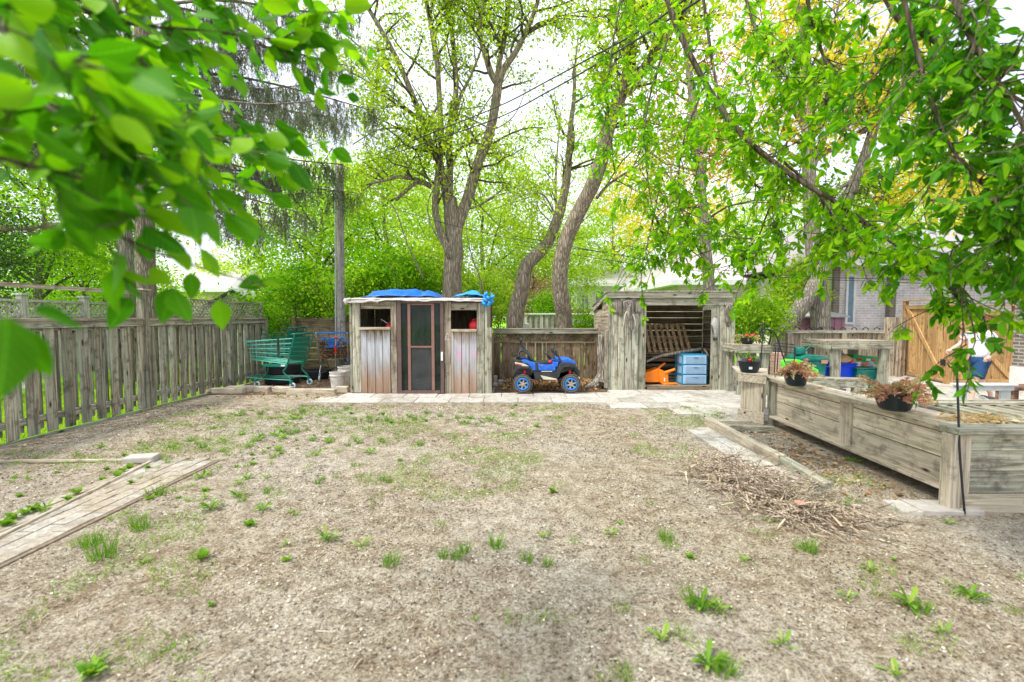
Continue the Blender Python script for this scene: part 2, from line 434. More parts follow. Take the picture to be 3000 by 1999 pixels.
M['leaf_bush'] = leafmat('shrub_leaf', (.14, .32, .01), (.30, .54, .018), (.52, .70, .04), .48)
M['leaf_far'] = leafmat('far_leaf', (.22, .38, .025), (.40, .58, .045), (.62, .74, .11), .48)
M['leaf_dark'] = leafmat('dark_leaf', (.035, .09, .02), (.07, .15, .035), (.12, .22, .05), .35)
M['leaf_yellow'] = leafmat('yellow_leaf', (.48, .60, .03), (.76, .66, .06), (.80, .52, .09), .5)
M['leaf_orange'] = leafmat('orange_leaf', (.42, .17, .06), (.60, .32, .08), (.50, .50, .08), .45)
M['leaf_pink'] = leafmat('plum_leaf', (.35, .16, .16), (.48, .25, .24), (.55, .36, .33), .35)
M['needle'] = leafmat('spruce_needle', (.10, .15, .10), (.16, .21, .13), (.26, .29, .19), .3)
M['weed'] = leafmat('weed_leaf', (.09, .24, .02), (.17, .36, .03), (.30, .46, .06), .35)
M['grass'] = leafmat('grass_blade', (.14, .30, .03), (.26, .42, .06), (.40, .48, .14), .3)
M['dry'] = leafmat('dry_leaf', (.38, .16, .08), (.52, .27, .13), (.60, .45, .24), .3)
M['dead_leaf'] = leafmat('dead_leaf', (.18, .09, .04), (.42, .25, .13), (.66, .48, .29), .15)
M['straw'] = leafmat('straw', (.30, .23, .15), (.45, .36, .25), (.60, .51, .38), .1)
M['chip'] = leafmat('litter_flake', (.05, .035, .025), (.30, .24, .165), (.74, .67, .54), .05)
M['yellow'] = plain('yellow_petal', (.8, .6, .02), .6)
M['blue_plastic'] = plain('blue_plastic', (.012, .13, .62), .42, dirt=(.16, .24, .38), damt=.45, scale=16, var=.25)
M['rim_blue'] = plain('rim_blue', (.01, .22, .75), .4)
M['black_plastic'] = plain('black_plastic', (.028, .033, .035), .45, dirt=(.12, .11, .1), damt=.5)
M['black_metal'] = plain('black_metal', (.018, .022, .025), .5)
M['pot'] = plain('black_pot', (.012, .022, .026), .35)
M['rubber'] = plain('black_rubber', (.018, .02, .022), .7, bumpy=.3)
M['toy_tyre'] = plain('dusty_tyre', (.085, .085, .08), .8, dirt=(.25, .21, .16), damt=.6, scale=24, bumpy=.5)
M['red'] = plain('red_plastic', (.65, .02, .03), .4)
M['grey_plastic'] = plain('grey_plastic', (.35, .33, .28), .5, dirt=(.15, .12, .1), damt=.6, scale=30)
M['cream_plastic'] = plain('cream_plastic', (.62, .58, .45), .45)
M['cart_green'] = plain('cart_green', (.0, .17, .115), .4, scale=14, dirt=(.1, .28, .2), damt=.4)
M['cart_lite'] = plain('cart_wire', (.08, .42, .32), .35, .1)
M['chrome'] = plain('dull_steel', (.5, .5, .5), .35, .8, dirt=(.25, .2, .15), damt=.4)
M['cart_blue'] = plain('cart_blue', (.01, .20, .72), .4)
M['caster'] = plain('caster_wheel', (.55, .6, .68), .5)
M['bucket'] = plain('white_bucket', (.72, .71, .66), .5, dirt=(.35, .27, .18), damt=.6, scale=5)
M['tarp'] = plain('blue_tarp', (.006, .14, .68), .38, var=.25, scale=3)
M['tarp2'] = plain('crumpled_blue_tarp', (.03, .34, .85), .4, var=.3, scale=12, bumpy=.4)
M['sheet'] = plain('plastic_sheet', (.52, .50, .47), .4, var=.2, scale=7, dirt=(.34, .28, .22), damt=.75, bumpy=.3)
M['door_brown'] = plain('door_frame_paint', (.12, .075, .065), .5, dirt=(.3, .22, .18), damt=.3)
M['door_rose'] = plain('screen_frame_paint', (.25, .12, .095), .5, dirt=(.3, .24, .2), damt=.3)
M['white_paint'] = plain('white_paint', (.78, .78, .76), .5, dirt=(.5, .48, .44), damt=.4)
M['white_old'] = plain('worn_white_paint', (.66, .70, .70), .6, dirt=(.42, .45, .42), damt=.5, scale=6)
M['concrete'] = plain('concrete', (.46, .43, .38), .9, bumpy=.5, dirt=(.24, .21, .17), damt=.5, scale=14)
M['orange'] = plain('orange_plastic', (.85, .21, .008), .4)
M['teal'] = plain('teal_bin', (.0, .20, .15), .45)
M['teal_frame'] = plain('teal_drawer_frame', (.01, .24, .42), .4)
M['drawer'] = plain('cloudy_drawer', (.34, .52, .70), .35, var=.08)
M['drawer_in'] = plain('cloudy_drawer_panel', (.24, .37, .52), .35, var=.1)
M['bin_green'] = plain('green_bin', (.0, .16, .12), .4, dirt=(.2, .4, .36), damt=.3)
M['bin_blue'] = plain('blue_bin', (.0, .055, .75), .4)
M['lime'] = plain('lime_fabric', (.12, .75, .03), .6)
M['mauve'] = plain('mauve_metal', (.42, .21, .27), .5, dirt=(.55, .42, .45), damt=.3)
M['steel_grey'] = plain('grey_roof_metal', (.45, .47, .48), .5)
M['box_green'] = plain('green_cardboard', (.01, .36, .09), .6)
M['paper'] = plain('white_paper', (.75, .75, .78), .6)
M['brown_paper'] = plain('brown_paper', (.50, .33, .19), .8, bumpy=.5)
M['grey_bag'] = plain('grey_bag', (.38, .38, .45), .4, bumpy=.6)
M['soil'] = plain('dark_soil', (.14, .095, .06), .95, var=.4, scale=20, bumpy=.7)
M['cone_grey'] = plain('pine_cone', (.24, .22, .26), .8, bumpy=.6, scale=40)
M['skin'] = plain('skin', (.72, .46, .37), .55, var=.06)
M['shirt'] = plain('white_cotton', (.78, .78, .84), .8, var=.06, bumpy=.3)
M['denim'] = plain('blue_denim', (.012, .055, .14), .85, var=.2, scale=20)
M['shoe'] = plain('grey_shoe_fabric', (.14, .14, .15), .8, var=.3, scale=40)
M['hair'] = plain('dark_hair', (.04, .025, .018), .6)
M['cable'] = plain('black_cable', (.03, .035, .045), .5)
M['stone_white'] = plain('white_stucco', (.80, .77, .74), .85, scale=3)
M['roof'] = plain('pale_shingle', (.60, .56, .56), .9, var=.15, scale=20, bumpy=.3)
M['roof_grey'] = plain('grey_shingle', (.34, .32, .32), .9, var=.25, scale=30, bumpy=.3)
M['fascia'] = plain('white_fascia', (.82, .84, .86), .5)
M['win'] = plain('window_glass', (.10, .13, .16), .08, spec=.8)
M['win_blue'] = plain('window_glass_pale', (.24, .34, .42), .1, spec=.8)
M['brick_pale'] = brickmat('pale_brick', (.66, .61, .58), (.76, .71, .67), (.88, .86, .84))
M['brick_beige'] = brickmat('beige_brick', (.58, .50, .44), (.66, .58, .51), (.72, .68, .62))
M['brick_dark'] = brickmat('dark_brick', (.14, .13, .115), (.21, .19, .165), (.42, .41, .38))
M['brick_brown'] = brickmat('brown_brick', (.20, .165, .14), (.25, .21, .18), (.3, .27, .24))
M['brick_pink'] = brickmat('pink_brick', (.62, .42, .36), (.70, .52, .45), (.74, .62, .56))
M['chalk'] = plain('chalk_mark', (.75, .72, .72), .9)

def glass_mat():
    m, n, l, b = new_mat('dusty_glass')
    v = noise(n, l, mapping(n, l, (3, 3, 1.2)), 3.0, 6, .7)
    tr = n.new('ShaderNodeBsdfTransparent'); tr.inputs[0].default_value = (.42, .50, .46, 1)
    b.inputs['Base Color'].default_value = (.05, .07, .06, 1); b.inputs['Roughness'].default_value = .06
    r = ramp(n, [(.35, (.25,) * 3), (.75, (.55,) * 3)]); l.new(v.outputs['Fac'], r.inputs['Fac'])
    ms = n.new('ShaderNodeMixShader'); l.new(r.outputs['Color'], ms.inputs[0]); l.new(tr.outputs[0], ms.inputs[1]); l.new(b.outputs[0], ms.inputs[2])
    l.new(ms.outputs[0], n['Material Output'].inputs['Surface']); return m
M['glass'] = glass_mat()
def screen_mat():
    m, n, l, b = new_mat('insect_screen')
    v = noise(n, l, mapping(n, l, (2, 2, 2)), 2.0, 5, .6)
    r = ramp(n, [(.3, (.02, .024, .026)), (.7, (.075, .08, .078))]); l.new(v.outputs['Fac'], r.inputs['Fac']); l.new(r.outputs['Color'], b.inputs['Base Color']); b.inputs['Roughness'].default_value = .6
    tr = n.new('ShaderNodeBsdfTransparent'); ms = n.new('ShaderNodeMixShader'); ms.inputs[0].default_value = .72
    l.new(tr.outputs[0], ms.inputs[1]); l.new(b.outputs[0], ms.inputs[2]); l.new(ms.outputs[0], n['Material Output'].inputs['Surface']); return m
M['screen'] = screen_mat()
def cartmesh_mat():
    m, n, l, b = new_mat('green_wire_mesh')
    b.inputs['Base Color'].default_value = (.0, .19, .12, 1); b.inputs['Roughness'].default_value = .5
    tr = n.new('ShaderNodeBsdfTransparent'); ms = n.new('ShaderNodeMixShader'); ms.inputs[0].default_value = .72
    l.new(tr.outputs[0], ms.inputs[1]); l.new(b.outputs[0], ms.inputs[2]); l.new(ms.outputs[0], n['Material Output'].inputs['Surface']); return m
M['cartmesh'] = cartmesh_mat()

def faded_panel(name, pink=False):
    "old paint: peeled brown at the top, pale blue grey middle, bare brown foot"
    m, n, l, b = new_mat(name)
    c = n.new('ShaderNodeTexCoord'); s_ = n.new('ShaderNodeSeparateXYZ'); l.new(c.outputs['Object'], s_.inputs[0])
    st = noise(n, l, mapping(n, l, (16, 16, 2.6)), 1.0, 7, .72)
    isl = island(n)
    a = n.new('ShaderNodeMath'); a.operation = 'MULTIPLY_ADD'; l.new(st.outputs['Fac'], a.inputs[0]); a.inputs[1].default_value = .85; l.new(s_.outputs['Z'], a.inputs[2])
    a2 = n.new('ShaderNodeMath'); a2.operation = 'MULTIPLY_ADD'; l.new(isl, a2.inputs[0]); a2.inputs[1].default_value = .12; l.new(a.outputs[0], a2.inputs[2])
    mr = n.new('ShaderNodeMapRange'); mr.inputs[1].default_value = .38; mr.inputs[2].default_value = 1.92; l.new(a2.outputs[0], mr.inputs[0])
    if pink:
        r = ramp(n, [(.0, (.30, .19, .12)), (.30, (.40, .30, .23)), (.42, (.40, .38, .37)), (.62, (.48, .48, .51)), (.74, (.50, .47, .48)), (.86, (.42, .33, .24)), (1, (.34, .25, .16))])
    else:
        r = ramp(n, [(.0, (.26, .165, .105)), (.28, (.35, .245, .175)), (.38, (.36, .315, .28)), (.54, (.42, .43, .45)), (.74, (.50, .515, .545)), (.84, (.38, .34, .30)), (.92, (.22, .13, .075)), (1, (.24, .13, .06))])
    l.new(mr.outputs[0], r.inputs['Fac'])
    g = noise(n, l, mapping(n, l, (45, 45, 2)), 1.0, 5, .6)
    gr = ramp(n, [(.3, (.68,) * 3), (.6, (1.08,) * 3)]); l.new(g.outputs['Fac'], gr.inputs['Fac'])
    col = mixc(n, l, r.outputs['Color'], gr.outputs['Color'], 1.0, 'MULTIPLY')
    vo = n.new('ShaderNodeTexVoronoi'); l.new(mapping(n, l, (9, 9, 3)), vo.inputs['Vector']); kr = ramp(n, [(.06, (1, 1, 1)), (.12, (0, 0, 0))]); l.new(vo.outputs['Distance'], kr.inputs['Fac'])
    col = mixc(n, l, col, (.06, .045, .035), kr.outputs['Color'])
    if pink:
        p = noise(n, l, mapping(n, l, (5, 5, 1.8), loc=(2.2, 0, .4)), 1.0, 4, .6)
        zr = ramp(n, [(.62, (0, 0, 0)), (.70, (1, 1, 1)), (.95, (0, 0, 0))]); l.new(s_.outputs['Z'], zr.inputs['Fac'])
        pr = ramp(n, [(.48, (0, 0, 0)), (.56, (.85,) * 3)]); l.new(p.outputs['Fac'], pr.inputs['Fac'])
        f = mixc(n, l, zr.outputs['Color'], pr.outputs['Color'], 1.0, 'MULTIPLY')
        col = mixc(n, l, col, (.66, .30, .48), f)
    l.new(col, b.inputs['Base Color']); b.inputs['Roughness'].default_value = .85; b.inputs['Specular IOR Level'].default_value = .2
    bump(n, l, g.outputs['Fac'], b, .4, .005)
    return m
M['faded'] = faded_panel('faded_paint_boards')
M['faded_pink'] = faded_panel('faded_paint_boards_with_pink', True)

def slab_mat(name, w, h, rot, c1, c2, joint, ms_=.01, off=.5, loc=(0, 0, 0), dirt=(.30, .25, .19), damt=.75, lo=.5):
    m, n, l, b = new_mat(name)
    vec = mapping(n, l, (1, 1, 1), (0, 0, rot), loc=loc)
    wob = noise(n, l, vec, 1.5, 2); ad = n.new('ShaderNodeVectorMath'); ad.operation = 'MULTIPLY_ADD'
    ad.inputs[1].default_value = (.03, .03, 0); l.new(wob.outputs['Color'], ad.inputs[0]); l.new(vec, ad.inputs[2])
    t = n.new('ShaderNodeTexBrick'); l.new(ad.outputs[0], t.inputs['Vector']); t.inputs['Scale'].default_value = 1
    t.offset = off; t.inputs['Brick Width'].default_value = w; t.inputs['Row Height'].default_value = h; t.inputs['Mortar Size'].default_value = ms_; t.inputs['Mortar Smooth'].default_value = .15
    t.inputs['Color1'].default_value = (*c1, 1); t.inputs['Color2'].default_value = (*c2, 1); t.inputs['Mortar'].default_value = (*joint, 1)
    v = noise(n, l, vec, 1.6, 6, .68); v2 = noise(n, l, vec, 34, 5, .7)
    vr = ramp(n, [(lo, (0, 0, 0)), (.74, (damt,) * 3)]); l.new(v.outputs['Fac'], vr.inputs['Fac'])
    col = mixc(n, l, t.outputs['Color'], dirt, vr.outputs['Color'])
    r2 = ramp(n, [(.3, (.74,) * 3), (.65, (1.1,) * 3)]); l.new(v2.outputs['Fac'], r2.inputs['Fac'])
    col = mixc(n, l, col, r2.outputs['Color'], 1.0, 'MULTIPLY')
    l.new(col, b.inputs['Base Color']); b.inputs['Roughness'].default_value = .9
    inv = n.new('ShaderNodeMath'); inv.operation = 'MULTIPLY_ADD'; inv.inputs[1].default_value = -1.2; l.new(t.outputs['Fac'], inv.inputs[0]); l.new(v2.outputs['Fac'], inv.inputs[2])
    bump(n, l, inv.outputs[0], b, .5, .012)
    return m
M['slab'] = slab_mat('patio_slab', .62, .50, 0, (.60, .56, .50), (.52, .48, .42), (.16, .13, .10), .012)
M['path'] = slab_mat('grey_paver', .22, .11, R(90), (.50, .47, .43), (.40, .37, .33), (.24, .19, .15), .006, .5, dirt=(.42, .35, .27), damt=.95, lo=.44)

def stone_mat(name, c1, c2, dirt, damt, lo, scale=1.6):
    m, n, l, b = new_mat(name)
    isl = island(n); r = ramp(n, [(0, c2), (.5, tuple((p + q) / 2 for p, q in zip(c1, c2))), (1, c1)]); l.new(isl, r.inputs['Fac'])
    vec = mapping(n, l, (1, 1, 1)); v = noise(n, l, vec, scale, 7, .7); v2 = noise(n, l, vec, 38, 6, .75); v3 = noise(n, l, vec, 7, 5, .7)
    vr = ramp(n, [(lo, (0, 0, 0)), (lo + .16, (damt,) * 3)]); l.new(v.outputs['Fac'], vr.inputs['Fac'])
    col = mixc(n, l, r.outputs['Color'], dirt, vr.outputs['Color'])
    r3 = ramp(n, [(.35, (.72, .70, .66)), (.6, (1.08,) * 3)]); l.new(v3.outputs['Fac'], r3.inputs['Fac'])
    col = mixc(n, l, col, r3.outputs['Color'], 1.0, 'MULTIPLY')
    r2 = ramp(n, [(.34, (.55,) * 3), (.5, (.98,) * 3), (.65, (1.2,) * 3)]); l.new(v2.outputs['Fac'], r2.inputs['Fac'])
    col = mixc(n, l, col, r2.outputs['Color'], .8, 'MULTIPLY')
    l.new(col, b.inputs['Base Color']); b.inputs['Roughness'].default_value = .92; b.inputs['Specular IOR Level'].default_value = .2
    bump(n, l, v2.outputs['Fac'], b, .6, .012)
    return m
M['slab_stone'] = stone_mat('patio_slab_stone', (.60, .58, .52), (.45, .43, .385), (.32, .28, .22), .75, .50)
M['paver_stone'] = stone_mat('worn_paver_stone', (.49, .47, .42), (.38, .36, .31), (.40, .345, .26), .95, .40)
M['joint_soil'] = plain('joint_soil', (.20, .155, .11), .95, var=.4, scale=30, bumpy=.5)

def ground_mat():
    m, n, l, b = new_mat('dry_yard_soil')
    c = n.new('ShaderNodeTexCoord'); v = c.outputs['Object']
    big = noise(n, l, v, .55, 5, .6); mid = noise(n, l, v, 7.5, 8, .76, .3); fine = noise(n, l, v, 55, 6, .78); ff = noise(n, l, v, 160, 4, .7)
    r = ramp(n, [(.34, (.135, .096, .058)), (.43, (.31, .25, .168)), (.50, (.49, .44, .335)), (.61, (.69, .65, .535))]); l.new(mid.outputs['Fac'], r.inputs['Fac'])
    br = ramp(n, [(.36, (.42, .325, .22)), (.5, (.52, .46, .36)), (.62, (.59, .56, .495))]); l.new(big.outputs['Fac'], br.inputs['Fac'])
    col = mixc(n, l, r.outputs['Color'], br.outputs['Color'], .45)
    fr = ramp(n, [(.36, (.20, .165, .13)), (.47, (.78, .75, .70)), (.54, (1.0, .98, .95)), (.66, (1.42, 1.40, 1.34))]); l.new(fine.outputs['Fac'], fr.inputs['Fac'])
    col = mixc(n, l, col, fr.outputs['Color'], .95, 'MULTIPLY')
    f2 = ramp(n, [(.36, (.45,) * 3), (.5, (.95,) * 3), (.62, (1.35,) * 3)]); l.new(ff.outputs['Fac'], f2.inputs['Fac'])
    col = mixc(n, l, col, f2.outputs['Color'], .9, 'MULTIPLY')
    # green lawn beyond the fences
    s_ = n.new('ShaderNodeSeparateXYZ'); l.new(v, s_.inputs[0])
    lt = n.new('ShaderNodeMath'); lt.operation = 'LESS_THAN'; lt.inputs[1].default_value = -6.03; l.new(s_.outputs['X'], lt.inputs[0])
    gt = n.new('ShaderNodeMath'); gt.operation = 'GREATER_THAN'; gt.inputs[1].default_value = 14.0; l.new(s_.outputs['Y'], gt.inputs[0])
    mxx = n.new('ShaderNodeMath'); mxx.operation = 'MAXIMUM'; l.new(lt.outputs[0], mxx.inputs[0]); l.new(gt.outputs[0], mxx.inputs[1])
    gn = ramp(n, [(.35, (.13, .34, .015)), (.65, (.26, .52, .03))]); l.new(fine.outputs['Fac'], gn.inputs['Fac'])
    col = mixc(n, l, col, gn.outputs['Color'], mxx.outputs[0])
    l.new(col, b.inputs['Base Color']); b.inputs['Roughness'].default_value = .97; b.inputs['Specular IOR Level'].default_value = .1
    a = n.new('ShaderNodeMath'); a.operation = 'MULTIPLY_ADD'; a.inputs[1].default_value = .5; l.new(ff.outputs['Fac'], a.inputs[0]); l.new(fine.outputs['Fac'], a.inputs[2])
    bump(n, l, a.outputs[0], b, .8, .03)
    return m
M['ground'] = ground_mat()
# ================================================================= GROUND
nr = np.random.default_rng(7)
def vnoise(x, y, s, seed):
    "cheap value noise on arrays"
    g = np.random.default_rng(seed).random((64, 64))
    u = x / s; v = y / s; i = np.floor(u).astype(int); j = np.floor(v).astype(int); fu = u - i; fv = v - j
    fu = fu * fu * (3 - 2 * fu); fv = fv * fv * (3 - 2 * fv)
    a = g[i % 64, j % 64]; b = g[(i + 1) % 64, j % 64]; c = g[i % 64, (j + 1) % 64]; d = g[(i + 1) % 64, (j + 1) % 64]
    return (a * (1 - fu) + b * fu) * (1 - fv) + (c * (1 - fu) + d * fu) * fv
def ground_h(x, y):
    x = np.asarray(x, float); y = np.asarray(y, float)
    h = .030 * (vnoise(x, y, .45, 1) - .5) + .026 * (vnoise(x, y, .17, 2) - .5) + .016 * (vnoise(x, y, .08, 3) - .5) + .05 * (vnoise(x, y, 2.2, 4) - .5)
    m = np.clip((7.75 - y) / .35, 0, 1) * np.clip((x + 5.9) / .3, 0, 1) * np.clip((3.6 - x) / .4, 0, 1) * np.clip((y + .5), 0, 1)
    pth = np.clip(np.maximum(np.abs(x + 3.41) - .38, (y - 4.75)) / .12, 0, 1)
    sl = np.clip(np.maximum(np.abs(x - 2.55) - .22, np.abs(y - 5.1) - .95) / .1, 0, 1)
    s2 = np.clip(np.maximum(np.abs(x - 3.22) - .3, np.abs(y - 3.52) - .16) / .08, 0, 1)
    return h * m * pth * sl * s2 - .008 * (1 - m * pth * sl * s2)
def gz(x, y): return float(ground_h(x, y))
xs = np.concatenate([[-400, -150, -60, -30, -15, -9], np.arange(-6.2, 4.2, .045), [5, 7, 10, 16, 30, 60, 150, 400]])
ys = np.concatenate([[-60, -20, -6, -2, 0], np.arange(1.0, 8.2, .045), [9, 10, 11, 12, 14, 18, 25, 40, 80, 200, 600]])
X, Yg = np.meshgrid(xs, ys); Z = ground_h(X, Yg)
V = np.stack([X.ravel(), Yg.ravel(), Z.ravel()], 1); nx, ny = len(xs), len(ys)
ii, jj = np.meshgrid(np.arange(nx - 1), np.arange(ny - 1)); a_ = (jj * nx + ii).ravel()
o = np_mesh('ground', V, np.stack([a_, a_ + 1, a_ + nx + 1, a_ + nx], 1), M['ground'], smooth=True)
o['kind'] = 'structure'

# patio slabs: strip before the sheds, wider area on the side of the planter
def inside(p, poly):
    c = False; j = len(poly) - 1
    for i in range(len(poly)):
        if (poly[i][1] > p[1]) != (poly[j][1] > p[1]) and p[0] < (poly[j][0] - poly[i][0]) * (p[1] - poly[i][1]) / (poly[j][1] - poly[i][1] + 1e-9) + poly[i][0]: c = not c
        j = i
    return c
def tiles(name, poly, w, h, z, mat, seed, gap=.010, jz=.003, jr=.4, bond=.5, along='x'):
    g = random.Random(seed); x0, x1 = min(p[0] for p in poly), max(p[0] for p in poly); y0, y1 = min(p[1] for p in poly), max(p[1] for p in poly); mb = MB()
    r = 0; y = y0
    if along == 'x':
        while y < y1:
            x = x0 - (w * bond if r % 2 else 0)
            while x < x1:
                c = (x + w / 2, y + h / 2)
                if inside(c, poly): mb.obox((c[0], c[1], z - .02 + g.uniform(-jz, jz)), (w - gap * g.uniform(.7, 1.8), h - gap * g.uniform(.7, 1.8), .04), (R(g.uniform(-jr, jr)), R(g.uniform(-jr, jr)), R(g.uniform(-jr, jr) * 2)))
                x += w
            y += h; r += 1
    else:
        x = x0
        while x < x1:
            y = y0 - (h * bond if r % 2 else 0)
            while y < y1:
                c = (x + w / 2, y + h / 2)
                if inside(c, poly): mb.obox((c[0], c[1], z - .02 + g.uniform(-jz, jz)), (w - gap * g.uniform(.7, 1.8), h - gap * g.uniform(.7, 1.8), .04), (R(g.uniform(-jr, jr)), R(g.uniform(-jr, jr)), R(g.uniform(-jr, jr) * 2)))
                y += h
            x += w; r += 1
    o = mb.build(name, mat, bevel=.004); o['kind'] = 'structure'; return o
PATIO = [(-3.25, 7.88), (1.35, 7.82), (2.3, 7.1), (2.85, 6.45), (3.6, 6.5), (6.2, 5.1), (14, 4.45), (14, 14.5), (3.0, 14.5), (2.4, 9.2), (1.9, 9.05), (-.3, 8.98), (-3.25, 8.86)]
mb = MB(); mb.slab(PATIO, -.05, .001); o = mb.build('paving_bed', M['ground']); o['kind'] = 'structure'
tiles('patio_paving', PATIO, .61, .49, .018, M['slab_stone'], 1, .012, .003, .35)
PATH = [(-3.78, .3), (-3.08, .3), (-3.06, 4.70), (-3.74, 4.74)]
mb = MB(); mb.slab(PATH, -.05, .002); o = mb.build('path_bed', M['joint_soil']); o['kind'] = 'structure'
tiles('paver_path', PATH, .113, .224, .009, M['paver_stone'], 2, .006, .004, .7, .5, 'y')
SP = [(2.32, 4.15), (2.66, 4.15), (2.66, 6.05), (2.32, 6.0)]
tiles('garden_path', SP, .17, .26, .012, M['slab_stone'], 3, .008, .004, .8, .5, 'y')
mb = MB()
for i in range(4):
    x = 2.98 + i * .155; mb.slab([(x, 3.40), (x + .145, 3.38), (x + .16, 3.6), (x + .02, 3.62)], -.04, .026 + .003 * (i % 2))
o = mb.build('paving_stones', M['concrete'], bevel=.006); o['kind'] = 'structure'
# dark soil between and behind the sheds
mb = MB(); mb.slab([(-.35, 9.0), (1.9, 9.07), (2.2, 10.4), (-.35, 10.4)], -.04, .012)
o = mb.build('bare_soil', M['soil']); o['kind'] = 'structure'
mb = MB(); mb.slab([(-5.9, 8.75), (-3.15, 8.9), (-3.1, 13.9), (-5.9, 13.9)], -.04, .01)
o = mb.build('garden_soil', M['soil']); o['kind'] = 'structure'

# litter: flakes, grit and straw bits lying on the soil (nobody could count it)
def scatter(n, x0, x1, y0, y1, pw=1.0):
    x = nr.uniform(x0, x1, n); y = y0 + (y1 - y0) * nr.random(n) ** pw
    return x, y
n = 90000
x, y = scatter(n, -5.8, 3.4, 1.2, 7.8, 1.4)
keep = (vnoise(x, y, .5, 11) + .5 * vnoise(x, y, .14, 12) > .62) | (nr.random(n) < .22)
keep &= ~((x > -3.78) & (x < -3.08) & (y < 4.72) & (nr.random(n) < .8))
x, y = x[keep], y[keep]; z = ground_h(x, y) + .004; n = len(x)
D = nr.normal(size=(n, 3)); D[:, 2] *= .28
V, Q, uv = leaf_arrays(np.stack([x, y, z], 1), D, nr.uniform(.007, .026, n) * (.6 + .1 * y), nr.uniform(.2, .7, n), nr, LEAF_LO, flat=.75)
o = np_mesh('ground_litter', V, Q, M['chip'], uv=uv); o['kind'] = 'stuff'
n = 5200
x, y = scatter(n, -5.8, 3.4, 1.2, 7.8, 1.3); z = ground_h(x, y) + .006
D = nr.normal(size=(n, 3)); D[:, 2] *= .12
V, Q, uv = leaf_arrays(np.stack([x, y, z], 1), D, nr.uniform(.03, .11, n), .045, nr, BLADE, flat=.5)
o = np_mesh('dry_straw', V, Q, M['straw'], uv=uv); o['kind'] = 'stuff'
# dead leaves around the toy car, under the planter and by the carts
def leaf_pile(name, pts, mat, s0, s1, tilt=.5):
    P = np.array(pts); D = nr.normal(size=(len(P), 3)); D[:, 2] *= tilt
    V, Q, uv = leaf_arrays(P, D, nr.uniform(s0, s1, len(P)), nr.uniform(.4, .7, len(P)), nr, LEAF_LO, flat=.3)
    o = np_mesh(name, V, Q, mat, uv=uv); o['kind'] = 'stuff'; return o
pts = []
for k in range(2600):
    px_ = nr.uniform(-.2, 1.8); py_ = nr.uniform(9.15, 10.3)
    hgt = .16 * max(0, (py_ - 9.2) / 1.0) * (1 + .5 * math.sin(px_ * 3)) + .01
    pts.append((px_, py_, .015 + nr.uniform(0, max(.02, hgt))))
leaf_pile('fallen_leaves', pts, M['dead_leaf'], .04, .09)
pts = [(nr.uniform(-5.6, -3.2), nr.uniform(8.2, 12.5), .02) for _ in range(1300)] + [(nr.uniform(2.8, 3.5), nr.uniform(3.7, 6.2), gz(3.1, 5) + .015) for _ in range(500)]
leaf_pile('leaf_litter', pts, M['dead_leaf'], .025, .06, .2)

# ================================================================= LEFT FENCE
rg = random.Random(3)
FX = -5.95
f = thing('board_fence', 'tall weathered grey board fence with gaps between its boards, running beside the yard', 'fence', (FX, 7.3, 0))
posts = [2.2, 4.75, 7.35, 9.55, 10.95]
for k, y in enumerate(posts):
    top = 1.93 if k in (0, 2) else 1.49
    mb = MB().box(FX - .04, FX + .055, y - .05, y + .05, -.1, top)
    p = mb.build('post', M['fence_z'], f, bevel=.004)
    if k in (0, 2): MB().box(FX - .075, FX + .09, y - .085, y + .085, top + .001, top + .03).build('post_cap', M['wood_y'], f)
for a, b in zip(posts[:-1], posts[1:]):
    MB().box(FX - .05, FX - .012, a + .052, b - .052, .17, .26).build('rail', M['fence_y'], f)
    MB().box(FX - .05, FX - .012, a + .052, b - .052, 1.32, 1.41).build('rail', M['fence_y'], f)
    MB().box(FX - .10, FX + .07, a + .052, b - .052, 1.452, 1.487).build('cap_rail', M['wood_y'], f, bevel=.004)
    MB().box(FX + .012, FX + .04, a + .052, b - .052, 1.36, 1.45).build('rail', M['fence_y'], f)
    fr, bk = MB(), MB(); y = a + .07
    while y < b - .15:
        w = .138; lean = rg.uniform(-.008, .008)
        fr.add([(FX - .010, y, .03 + rg.uniform(-.02, .02)), (FX + .010, y, .03), (FX + .010, y + w, .03), (FX - .010, y + w, .03),
                (FX - .010, y + lean, 1.358), (FX + .010, y + lean, 1.358), (FX + .010, y + w + lean, 1.358), (FX - .010, y + w + lean, 1.358)],
               [(0, 3, 2, 1), (4, 5, 6, 7), (0, 1, 5, 4), (1, 2, 6, 5), (2, 3, 7, 6), (3, 0, 4, 7)])
        y2 = y + w + .012
        if y2 + .08 < b - .05: bk.box(FX - .075, FX - .055, y2 + .045 + .012 * (y - 7), min(y2 + .118 + .012 * (y - 7), b - .03), .08, 1.42)
        y += .236
    fr.build('front_boards', M['fence_z'], f, bevel=.003); bk.build('back_boards', M['fence_z'], f)
mb = MB().box(FX - .03, FX + .03, .5, 7.30, 1.86, 1.91).build('top_beam', M['wood_y'], f)
# lattice on the last bays
def lattice(mb, p0, p1, z0, z1, step=.075, w=.022, t=.006):
    p0 = np.array(p0, float); p1 = np.array(p1, float); L = np.linalg.norm(p1 - p0); d = (p1 - p0) / L; nn = np.array([-d[1], d[0], 0]); h = z1 - z0
    for s_, off in ((1, 0), (-1, t)):
        k = -h
        while k < L:
            a0, a1 = k, k + h; za, zb = (z0, z1) if s_ > 0 else (z1, z0)
            c0, c1 = max(a0, 0), min(a1, L)
            if c1 - c0 > .02:
                zz0 = za + (zb - za) * (c0 - a0) / h; zz1 = za + (zb - za) * (c1 - a0) / h
                A = p0 + d * c0 + nn * off; B = p0 + d * c1 + nn * off; A[2] = zz0; B[2] = zz1
                mb.beam(A, B, w, t * .95, up=nn)
            k += step
    return mb
